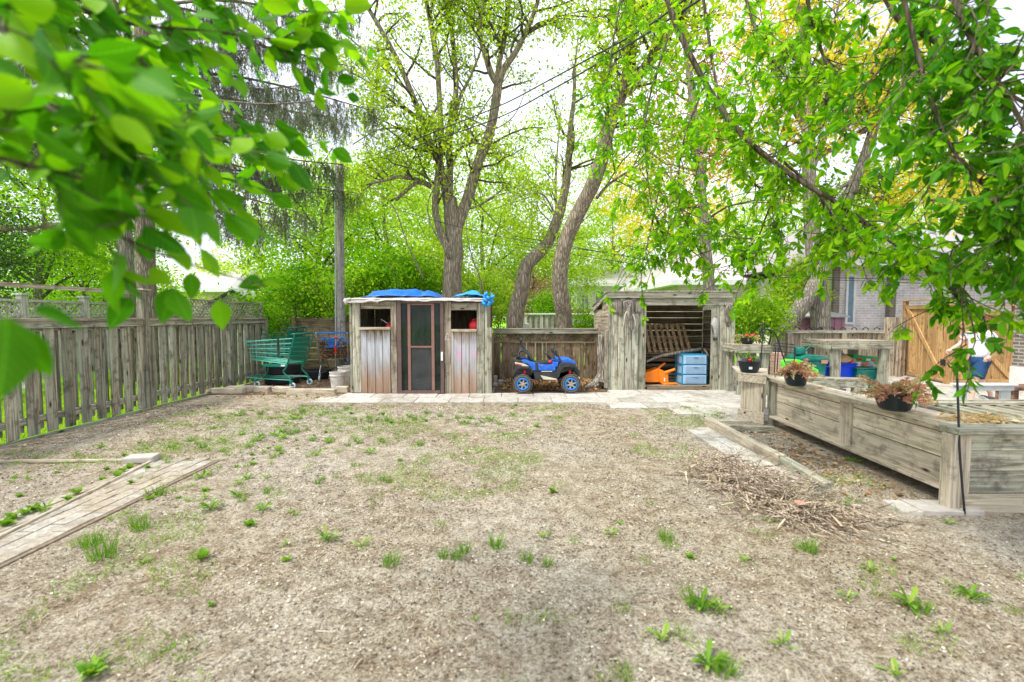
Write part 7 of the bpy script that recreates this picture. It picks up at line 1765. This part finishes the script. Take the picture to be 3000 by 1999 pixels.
bgtree('dark evergreen top above the near house roof', 2990, 24, 10, 2.6, 3.2, 6.2, 'leaf_dark', 240, 32, (.12, .22), 41)
bgtree('small plum red tree behind the pale fence, between the leaning trunks', 1560, 20, 3.6, 1.1, .9, 2.5, 'leaf_pink', 70, 30, (.07, .13), 42, name='plum_tree', tr=.06)
bgtree('golden tree crown behind the copper tree', 1960, 22, 11, 4.0, 3.6, 7.5, 'leaf_yellow', 120, 30, (.12, .22), 43)
bgtree('tall thin lime tree high behind the playhouse maple', 1280, 26, 14, 5.0, 4.2, 8.5, 'leaf_far', 330, 26, (.12, .22), 44)
bgtree('pale green tree filling the sky between the spruce and the maple', 900, 24, 13, 4.2, 3.6, 8.0, 'leaf_far', 170, 26, (.12, .22), 46)
bgtree('fine leaved tree high behind the leaning trunks', 1640, 25, 14, 4.6, 4.4, 8.8, 'leaf_far', 200, 26, (.12, .22), 47)
bgtree('dark needle tree peeking from the edge beyond the fence', -40, 9.5, 4, 1.0, 1.6, 2.6, 'leaf_dark', 130, 34, (.05, .1), 45, tr=.08)
# shrubs
def shrub(label, px, Y, rx, rz, zc, mat, n, m, size, seed, stems=6, sp=.17, ry=None, group='shrubs along the back of the yard'):
    T = Tree(seed); x = at(px, 930, Y)[0]; b = np.array([x, Y, 0.0]); rng = T.rng
    for k in range(stems):
        v = np.array([rng.normal() * .35, rng.normal() * .3, 1]); B_ = branch_pts(rng, b + np.array([rng.normal() * .15, rng.normal() * .1, 0]), v, zc + rz * .7, 7, .12)
        T.tr.tube(B_, np.linspace(.022, .006, 8), 5, cap=False); T.spawn(B_, np.linspace(.02, .006, 8), n=6, L=rx * .7, lev=0, t0=.3, leaf=12, spread=.08)
    T.crown_blobs((x, Y, zc), (rx, ry or rx * .8, rz), n, m, sp)
    return T.done('shrub', label, 'shrub', b, mat, M['bark_dark'], size, .5, group=group, crown='foliage', trunk='stems')
shrub('dense bright shrub between the grey fence and the utility pole', 880, 13.4, 1.5, 1.3, 2.0, 'leaf_mid', 230, 34, (.07, .14), 50)
shrub('low leafy shrub spilling over the end of the grey fence', 735, 11.4, .8, .55, 1.55, 'leaf_mid', 70, 30, (.06, .11), 51)
shrub('leafy shrub just behind the pole and the playhouse corner', 1040, 12.9, 1.0, 1.3, 1.9, 'leaf_bush', 150, 32, (.07, .13), 52)
shrub('green shrub rising behind the blue tarp', 1150, 13.4, 1.5, 1.1, 2.6, 'leaf_mid', 200, 34, (.07, .14), 53)
shrub('tall green shrub behind the maple trunk', 1260, 14.4, 1.6, 1.4, 2.7, 'leaf_far', 170, 34, (.08, .15), 54)
shrub('lime shrub between the playhouse and the first leaning trunk', 1420, 14.0, 1.1, 1.2, 2.0, 'leaf_far', 150, 32, (.07, .13), 55)
shrub('round dark green shrub behind the pale fence', 1610, 18.4, .9, .6, 2.0, 'leaf_mid', 70, 30, (.07, .12), 56)
shrub('small green shrub by the side wall of the open shed', 1722, 12.0, .5, .55, 1.15, 'leaf_mid', 55, 30, (.06, .11), 57)
shrub('bright shrub between the open shed and the leaning pale trunk', 2215, 10.9, .85, .62, 1.45, 'leaf_bush', 120, 30, (.06, .11), 58)
shrub('yellow green shrub behind the steeply leaning trunk', 2330, 13.6, .9, 1.2, 2.2, 'leaf_far', 110, 30, (.07, .13), 59)
shrub('wide green shrub beyond the lattice fence near the garden shed', 520, 15.2, 1.6, .6, 1.4, 'leaf_bush', 100, 30, (.07, .13), 60)

# --- near canopy hanging over the patio: long boughs coming in from above
T = Tree(21)
spn = dict(n=22, L=.72, lev=1, t0=.05, up=-.05, grav=-.09, sub=5, leaf=13, spread=.05, ang=.9, leafdir=.7, wig=.22, rmax=.009)
boughs = [
 ([(1900, -250, 4.6), (1965, 30, 4.3), (2070, 250, 4.1), (2180, 400, 3.9), (2330, 520, 3.7), (2460, 600, 3.5), (2600, 700, 3.2), (2720, 780, 3.0), (2830, 900, 2.9)], .028, 34),
 ([(2520, -200, 3.0), (2620, 40, 2.9), (2700, 90, 2.8), (2800, 170, 2.6), (2880, 230, 2.5), (3050, 330, 2.3)], .022, 34),
 ([(2040, -150, 5.2), (2090, 200, 5.0), (2120, 330, 4.8), (2170, 480, 4.6), (2230, 560, 4.5)], .018, 24),
 ([(2290, 470, 3.9), (2390, 560, 3.8), (2460, 660, 3.7), (2540, 740, 3.7)], .012, 16),
 ([(1960, 100, 5.0), (1900, 300, 5.0), (1890, 450, 5.0), (1920, 640, 4.9), (1990, 740, 4.8)], .011, 22),
 ([(2330, -150, 3.6), (2380, 60, 3.5), (2420, 200, 3.4), (2420, 330, 3.3)], .014, 20),
 ([(2750, -200, 2.6), (2820, 60, 2.4), (2960, 300, 2.2), (3080, 520, 2.1)], .018, 30),
 ([(2600, 700, 3.3), (2740, 740, 3.1), (2880, 790, 2.9), (3020, 820, 2.7)], .010, 16),
 ([(2060, 260, 4.5), (2000, 420, 4.4), (1990, 580, 4.4), (2030, 700, 4.3), (2070, 780, 4.3)], .010, 20),
 ([(2300, 510, 4.1), (2250, 620, 4.1), (2220, 700, 4.1), (2180, 760, 4.1)], .010, 15),
 ([(1850, -150, 5.6), (1800, 100, 5.5), (1780, 300, 5.4), (1800, 500, 5.3)], .012, 18),
 ([(2500, 620, 3.9), (2450, 670, 3.9), (2420, 730, 3.9)], .009, 8),
 ([(2160, -100, 4.2), (2210, 80, 4.0), (2280, 200, 3.9), (2350, 260, 3.8)], .013, 20),
 ([(2950, 600, 2.7), (2880, 720, 2.7), (2820, 860, 2.7), (2830, 1010, 2.75)], .006, 5),
 ([(2600, -200, 2.4), (2700, 200, 2.4), (2780, 420, 2.4), (2900, 560, 2.3), (3060, 650, 2.2)], .012, 22),
 ([(1930, 560, 4.9), (1900, 700, 4.9), (1880, 800, 4.9)], .007, 8),
]
def frond(T_, Q, n, L, nl, seed):
    "compound leaves: rachis with opposite leaflets"
    g = np.random.default_rng(seed); T_g = np.gradient(Q, axis=0)
    for _ in range(n):
        i = int(g.integers(1, len(Q))); p = Q[i]; v = unit(unit(T_g[i]) * .5 + g.normal(size=3) * .8 + np.array([0, 0, -.5])); l_ = L * g.uniform(.7, 1.2); B_ = branch_pts(g, p, v, l_, 5, .1, -.15)
        T_.tw.tube(B_, [.0022, .002, .0018, .0015, .0012, .001], 3, cap=False)
        tv = np.gradient(B_, axis=0); sd_ = unit(np.cross(unit(v), g.normal(size=3)))
        for j in (2, 3, 4):
            for s_ in (-1, 1):
                if g.random() < .88: T_.P.append(B_[j][None] + g.normal(size=(1, 3)) * .004); T_.D.append((unit(tv[j]) * .55 + sd_ * s_ * .8 + np.array([0, 0, -.25]))[None])
        T_.P.append(B_[5][None]); T_.D.append(unit(tv[5])[None])
NEARB = {1, 6, 7, 13, 14}
for part in (0, 1):
    T = Tree(21 + part * 40)
    for k, (pts, r0, nn_) in enumerate(boughs):
        if (k in NEARB) != bool(part): continue
        Q = T.limb([at(x, y, Y) for x, y, Y in pts], r0, r0 * .35, 8, .05)
        Tg = np.gradient(Q, axis=0)
        for b_ in range(int(nn_ * ((1.0 if k in (7, 13) else 1.3) if part else 1.5))):
            i = int(T.rng.integers(2, len(Q))); rd = T.rng.normal(size=3); v = unit(unit(Tg[i]) * .6 + rd * .85 + np.array([0, 0, .02])); B_ = branch_pts(T.rng, Q[i], v, T.rng.uniform(.15, .85), 6, .2, -.045)
            T.tw.tube(B_, np.linspace(.005, .0018, 7), 4, cap=False)
            frond(T, smooth_path(B_, 2), 5, .12, 5, 1000 + k * 100 + b_)
    if part: T.done('overhanging_tree', 'darker green nearest boughs hanging in beside the brick house corner', 'tree', at(2850, -200, 2.5), 'leaf_near', M['bark_dark'], (.042, .085), .46, LEAF_HI, trunk='branches', crown='foliage')
    else: T.done('overhanging_tree', 'light green boughs hanging over the patio and the open shed', 'tree', at(2300, -200, 3.8), 'leaf_canopy', M['bark_dark'], (.042, .085), .44, LEAF_HI, trunk='branches', crown='foliage')

# --- very near leaves of another tree beside the camera, out of focus
T = Tree(22)
near = [
 ([(-420, 40, 1.1), (-150, 170, 1.02), (60, 260, .95), (190, 340, .9), (370, 366, .95), (480, 390, 1.05)], .007, 44, .30),
 ([(-300, 620, .95), (0, 670, .85), (258, 665, .85), (476, 746, .95), (640, 800, 1.1), (780, 840, 1.3)], .004, 9, .14),
 ([(-250, -180, 1.25), (60, -60, 1.2), (330, 60, 1.25), (600, 90, 1.35), (760, 110, 1.5), (880, 120, 1.6)], .006, 44, .30),
 ([(-300, 400, .8), (-60, 450, .75), (150, 500, .8), (300, 540, .95)], .005, 13, .22),
 ([(100, -250, 1.3), (300, -60, 1.25), (400, 150, 1.25), (520, 280, 1.3), (700, 340, 1.5), (860, 380, 1.6)], .005, 8, .2),
 ([(-380, 250, 1.5), (0, 330, 1.4), (260, 400, 1.4), (420, 480, 1.5), (640, 520, 1.6)], .005, 26, .30),
 ([(300, -250, 1.7), (560, -60, 1.7), (740, 20, 1.75), (860, 60, 1.8)], .005, 26, .34),
 ([(-300, 60, 1.8), (60, 60, 1.8), (350, 130, 1.8), (450, 200, 1.9)], .005, 40, .4),
 ([(-250, -60, .75), (-40, 60, .72), (120, 170, .72), (260, 230, .8), (330, 300, .85)], .004, 20, .2),
 ([(100, 100, 1.3), (300, 240, 1.3), (440, 330, 1.35), (600, 400, 1.45), (760, 440, 1.6)], .004, 20, .22),
]
for k, (pts, r0, nn_, tl) in enumerate(near):
    Q = T.limb([at(x, y, Y) for x, y, Y in pts], r0, r0 * .4, 7, .04, k=6); Tg = np.gradient(Q, axis=0); rng = T.rng
    for b_ in range(nn_):
        i = int(rng.integers(2, len(Q))); v = unit(unit(Tg[i]) * .9 + rng.normal(size=3) * .5 + np.array([0, 0, -.05])); l_ = rng.uniform(.06, tl); n_ = max(2, int(l_ / .055))
        B_ = branch_pts(rng, Q[i], v, l_, n_, .14, -.03); T.tw.tube(B_, np.linspace(.0022, .0012, n_ + 1), 4, cap=False)
        for j in range(1, n_ + 1):
            for s_ in (-1, 1):
                if rng.random() < .70:
                    sd_ = unit(np.cross(v, np.array([0, 0, 1.0]))); T.P.append(B_[j][None]); T.D.append((v * .7 + sd_ * s_ * rng.uniform(.5, 1) + np.array([0, 0, -.45]) + rng.normal(size=3) * .25)[None])
# a few single large leaves low down
for (x, y, Y, dx, dz) in ((100, 915, .62, 1.0, -.25), (60, 960, .52, .3, -1), (20, 930, .5, -.2, -1), (640, 880, 1.25, .05, -1), (560, 800, 1.1, -.1, -1), (410, 690, 1.0, .3, -1)):
    T.P.append(at(x, y, Y)[None]); T.D.append(np.array([[dx, .15, dz]]))
T.P = T.P; T.done('near_tree', 'blurred big green leaves of a tree right beside the viewer', 'tree', at(-300, 300, 1.0), 'leaf_near', M['bark_dark'], (.052, .095), .60, LEAF_HI, trunk='branches', crown='foliage')

# ================================================================= WEEDS AND GRASS
def blades(name, n, r, h0, h1, w, seed, mat, parent, lean=.5):
    g = np.random.default_rng(seed); an = g.uniform(0, 6.28, n); rr_ = r * g.random(n) ** .6
    P = np.stack([rr_ * np.cos(an), rr_ * np.sin(an), np.zeros(n)], 1); D = np.stack([np.cos(an) * lean * g.random(n), np.sin(an) * lean * g.random(n), np.ones(n)], 1) + g.normal(size=(n, 3)) * .12
    S = g.uniform(h0, h1, n); V, Q, uv = leaf_arrays(P, D, S, w / S, g, BLADE); o = np_mesh(name, V, Q, M[mat], None, uv=uv); o.parent = parent; return o
def _toothed():
    ts = [0, .25, .33, .42, .5, .6, .68, .8, .88, 1]; ws = [.06, .14, .30, .16, .40, .22, .5, .30, .36, .0]; vs, qs = [], []
    for t, w in zip(ts, ws): z = .10 * math.sin(3.1 * t) - .12 * t * t; vs += [(t, -w, z + .1 * w), (t, 0, z), (t, w, z + .1 * w)]
    for i in range(len(ts) - 1):
        for k in range(2): a = i * 3 + k; qs.append((a, a + 1, a + 4, a + 3))
    return np.array(vs), np.array(qs)
LEAF_TOOTH = _toothed()
def rosette(name, n, l0, l1, w, seed, mat, parent, up=.35, tmpl=None):
    g = np.random.default_rng(seed); an = np.arange(n) * 2.4 + g.normal(size=n) * .3; P = g.normal(size=(n, 3)) * .006; P[:, 2] = .003; D = np.stack([np.cos(an), np.sin(an), up * g.uniform(.1, 1.9, n)], 1)
    V, Q, uv = leaf_arrays(P, D, g.uniform(l0, l1, n), w, g, LEAF_TOOTH if tmpl is None else tmpl, .7); o = np_mesh(name, V, Q, M[mat], None, uv=uv); o.parent = parent; return o
protos = []
for k, (nm, lab) in enumerate((('grass_tuft', 'tuft of upright green grass blades on the dry soil'), ('grass_tuft', 'tuft of upright green grass blades on the dry soil'), ('dandelion', 'flat dandelion rosette growing on the dry soil'), ('dandelion', 'flat dandelion rosette growing on the dry soil'), ('weed_plant', 'low leafy weed with broad bright leaves on the dry soil'), ('dandelion', 'yellow flowered dandelion on the dry soil'))):
    t = thing(nm, lab, 'weed', (0, 0, 0), 0, 'weeds on the dry soil')
    if k == 0: blades('blades', 70, .05, .04, .13, .0045, 1, 'weed', t, .6)
    elif k == 1: blades('blades', 34, .05, .03, .10, .004, 2, 'grass', t, .9)
    elif k in (2, 5): rosette('leaves', 17, .04, .105, .26, 3 + k, 'weed', t, .6); blades('blades', 9, .05, .03, .08, .004, 9, 'grass', t, .6)
    elif k == 3: rosette('leaves', 11, .03, .085, .30, 9, 'grass', t, .9); blades('blades', 16, .08, .02, .06, .003, 19, 'grass', t, .7)
    else: rosette('leaves', 14, .025, .065, .66, 5, 'weed', t, 1.3, LEAF_HI)
    if k == 5:
        MB().tube([(0, 0, 0), (.01, 0, .05), (.015, .005, .09)], .002, 5).build('stem', M['weed'], t, world=False); MB().lathe([(.001, 0), (.012, .002), (.016, .008), (.001, .012)], c=(.015, .005, .088), n=12).build('flower', M['yellow'], t, world=False)
    protos.append(t)
g = np.random.default_rng(5); spots = []
def W(px, py, k, sc=1.0): p_ = gp(px, py); spots.append((p_[0], p_[1], k, sc))
for px_, py_, k, sc in ((300, 1640, 0, 1.35), (270, 1600, 0, 1.0), (232, 1598, 1, 1.1), (410, 1560, 0, 1.0), (400, 1530, 1, 1.1), (335, 1530, 1, .9), (620, 1500, 2, 1.1), (600, 1470, 3, 1.0), (700, 1460, 2, 1.0), (770, 1500, 2, .8), (730, 1545, 4, 1.0), (850, 1510, 3, .6), (595, 1645, 4, 1.1), (570, 1640, 1, .9), (840, 1648, 4, .7), (960, 1590, 2, 1.1), (1060, 1600, 3, 1.0), (1145, 1655, 0, .9), (1298, 1648, 0, .6), (1338, 1650, 0, .7), (1360, 1628, 0, .7), (1450, 1610, 0, .9), (1460, 1618, 1, .9), (1545, 1648, 0, .7), (1603, 1655, 0, .6), (1290, 1540, 1, .8), (1590, 1580, 3, .8), (1680, 1590, 1, .7), (1790, 1570, 3, .9), (1950, 1590, 0, .9), (1960, 1610, 1, 1.0), (2020, 1640, 4, .7), (2040, 1780, 0, 1.1), (2060, 1790, 2, 1.2), (2110, 1800, 3, 1.1), (2370, 1620, 0, .9), (2350, 1615, 1, 1.0), (2660, 1780, 2, 1.2), (2700, 1795, 0, .7), (2850, 1760, 2, 1.0), (2550, 1680, 3, .9), (2480, 1760, 3, .8), (2080, 1960, 2, 1.2), (2120, 1985, 0, .9), (1940, 1890, 3, 1.2), (2000, 1880, 1, .9), (270, 1985, 4, 1.1), (280, 1975, 2, .9), (1890, 1650, 1, .7), (2180, 1650, 3, .9), (2290, 1900, 3, 1.0), (2760, 1870, 3, .9), (2620, 1980, 3, 1.0), (1830, 1985, 1, .8),
    (470, 1445, 0, .9), (440, 1460, 4, .9), (590, 1400, 2, .9), (610, 1390, 1, .8), (740, 1360, 4, .8), (700, 1420, 3, 1.0), (780, 1400, 3, .9), (985, 1400, 1, .8), (1120, 1410, 0, .6), (1140, 1415, 0, .5), (1240, 1350, 1, .5), (1400, 1330, 3, .6), (1905, 1480, 1, .6),
    (380, 1370, 4, 1.0), (360, 1385, 4, .9), (345, 1400, 4, 1.1), (300, 1405, 4, .8), (225, 1450, 4, 1.1), (200, 1470, 4, .9), (100, 1500, 4, 1.1), (75, 1510, 4, 1.0), (130, 1500, 2, .9), (40, 1525, 4, 1.1), (15, 1545, 4, 1.2), (425, 1335, 3, 1.0),
    (560, 1290, 2, .9), (580, 1300, 3, 1.0), (520, 1300, 3, .9), (500, 1310, 2, .9), (620, 1262, 3, .8), (770, 1215, 3, .8), (680, 1220, 3, .9), (640, 1228, 5, .8), (700, 1225, 2, .8), (740, 1210, 5, .7), (830, 1290, 2, 1.1), (850, 1275, 0, .8), (870, 1270, 0, .7), (900, 1262, 3, .9), (820, 1300, 3, 1.0), (840, 1245, 5, .8), (930, 1240, 3, .8), (940, 1222, 2, .7), (980, 1240, 3, .8), (1000, 1230, 3, .8), (1040, 1235, 0, .5), (1080, 1225, 2, .9), (1200, 1225, 2, .9), (1215, 1232, 0, .7), (1180, 1240, 3, 1.0), (1250, 1215, 0, .6), (1240, 1230, 3, .8), (1340, 1225, 0, .6), (1350, 1240, 2, .7), (1430, 1225, 0, .7), (1440, 1230, 2, .9), (1460, 1240, 3, 1.0), (1320, 1230, 3, .7), (1040, 1290, 3, 1.0), (1050, 1300, 2, .9), (1110, 1290, 3, .8), (1120, 1300, 0, .6), (1020, 1310, 0, .6), (1230, 1310, 0, .7), (1160, 1280, 3, .8), (990, 1330, 3, .7), (800, 1340, 3, 1.0), (815, 1320, 2, .9),
    (1510, 1188, 4, .8), (1500, 1196, 0, .5), (1590, 1205, 1, .5), (1560, 1200, 1, .6), (930, 1170, 0, .5), (1030, 1190, 0, .6), (870, 1168, 4, .7), (900, 1165, 4, .6), (815, 1162, 4, .9), (825, 1166, 3, .8), (1325, 1150, 0, .5), (2140, 1282, 4, .5), (2245, 1345, 4, .5), (2150, 1250, 1, .6), (2320, 1375, 4, .5), (2640, 1500, 1, .8), (2660, 1500, 1, .7), (2780, 1530, 3, .8), (2500, 1470, 1, .9), (2480, 1480, 3, .8)):
    W(px_, py_, k, sc)
# scattered extras in drifts along the same band
for _ in range(100):
    t = g.random(); c = gp(60 + 1000 * t, 1420 - 190 * t) if g.random() < .7 else np.array([g.uniform(-3, 3), g.uniform(2, 6), 0])
    spots.append((c[0] + g.normal() * .6, c[1] + g.normal() * .5, int(g.choice([1, 3, 4, 2, 1, 3])), g.uniform(.35, .9)))
for _ in range(110):
    t = g.random(); c = gp(640 + 900 * t, 1215 + 30 * t) if g.random() < .6 else gp(560 + 420 * t, 1330 - 60 * t) if g.random() < .6 else gp(500 + 600 * t, 1480 - 130 * t)
    spots.append((c[0] + g.normal() * .35, c[1] + g.normal() * .28, int(g.choice([1, 3, 3, 2, 1, 0, 4])), g.uniform(.4, 1.0)))
used = set(); recs = []
for x, y, k, sc in spots:
    on_path = (-3.78 < x < -3.08 and y < 4.74); z = (.012 if on_path else .018 if y > 7.85 else gz(x, y)) - .002
    if k not in used:
        r = protos[k]; r.location = (x, y, z); r.scale = (sc,) * 3; used.add(k)
    else: r = dup(protos[k], (x, y, z), float(g.uniform(0, 6.28)), sc)
    kind = ('tuft of upright grass blades', 'thin spiky tuft of pale grass', 'toothed dandelion rosette', 'pale ragged dandelion rosette', 'broad leaved seedling clump', 'yellow flowered dandelion')[k]
    where = ('in the brick path joints' if on_path else 'along the brick path edging board' if x < -3.7 and y < 5 else 'right beside the brick path' if x < -2.6 and y < 4.8 else 'by the slabs at the sheds' if y > 7.7 else
             'on the soil under the planter' if x > 2.2 and y > 3.2 else 'near the grey board fence' if x < -3.4 else 'in the band before the slabs' if y > 5.6 else 'on open soil below the stick pile' if x > 1.2 else 'in the middle of the bare yard' if x > -.8 else 'between brick path and yard middle')
    size = 'large ' if sc > 1.0 else 'small ' if sc < .65 else ''
    recs.append((r, size + kind, where, math.hypot(x, y)))
cls = {}
for r, a_, b_, d_ in recs: cls.setdefault((a_, b_), []).append((d_, r))
ORD = ['the nearest', 'second nearest', 'third nearest', 'fourth nearest', 'fifth nearest', 'sixth nearest', 'seventh nearest', 'eighth nearest', 'ninth nearest', 'tenth nearest', 'eleventh nearest', 'twelfth nearest']
for (a_, b_), lst in cls.items():
    lst.sort(key=lambda q: q[0])
    for i, (_, r) in enumerate(lst): r['label'] = (a_ + ' ' + b_) if len(lst) == 1 or i >= 12 else a_ + ' ' + b_ + ', ' + ORD[i]
# thin low grass nobody could count: sparse sprouts over the soil, and lawn blades beyond the fence
n = 60000; x = g.uniform(-5.6, 3.3, n); y = 1.3 + 6.4 * g.random(n) ** 1.1
band = np.exp(-((y - (6.6 + .1 * x)) / .9) ** 2) * .13 + np.exp(-((x + 2.4) / .9) ** 2) * .09
keep = vnoise(x, y, .8, 61) * .6 + vnoise(x, y, .22, 62) * .5 + band > .785; x, y = x[keep], y[keep]; n = len(x)
cl_ = np.concatenate([np.stack([x + g.normal(size=n) * .02, y + g.normal(size=n) * .02], 1) for _ in range(2)]); n = len(cl_)
P = np.column_stack([cl_, ground_h(cl_[:, 0], cl_[:, 1])]); D = g.normal(size=(n, 3)) * .9; D[:, 2] = 1; S = g.uniform(.015, .05, n); V, Q, uv = leaf_arrays(P, D, S, .0045 / S, g, BLADE)
o = np_mesh('sparse_grass', V, Q, M['grass'], uv=uv); o['kind'] = 'stuff'
n = 26000; x = g.uniform(-9.5, -6.02, n); y = g.uniform(2.5, 12.8, n); P = np.column_stack([x, y, np.full(n, -.01)]); D = g.normal(size=(n, 3)) * .35; D[:, 2] = 1; S = g.uniform(.05, .13, n)
V, Q, uv = leaf_arrays(P, D, S, .10, g, BLADE); o = np_mesh('lawn_grass', V, Q, M['leaf_far'], uv=uv); o['kind'] = 'stuff'
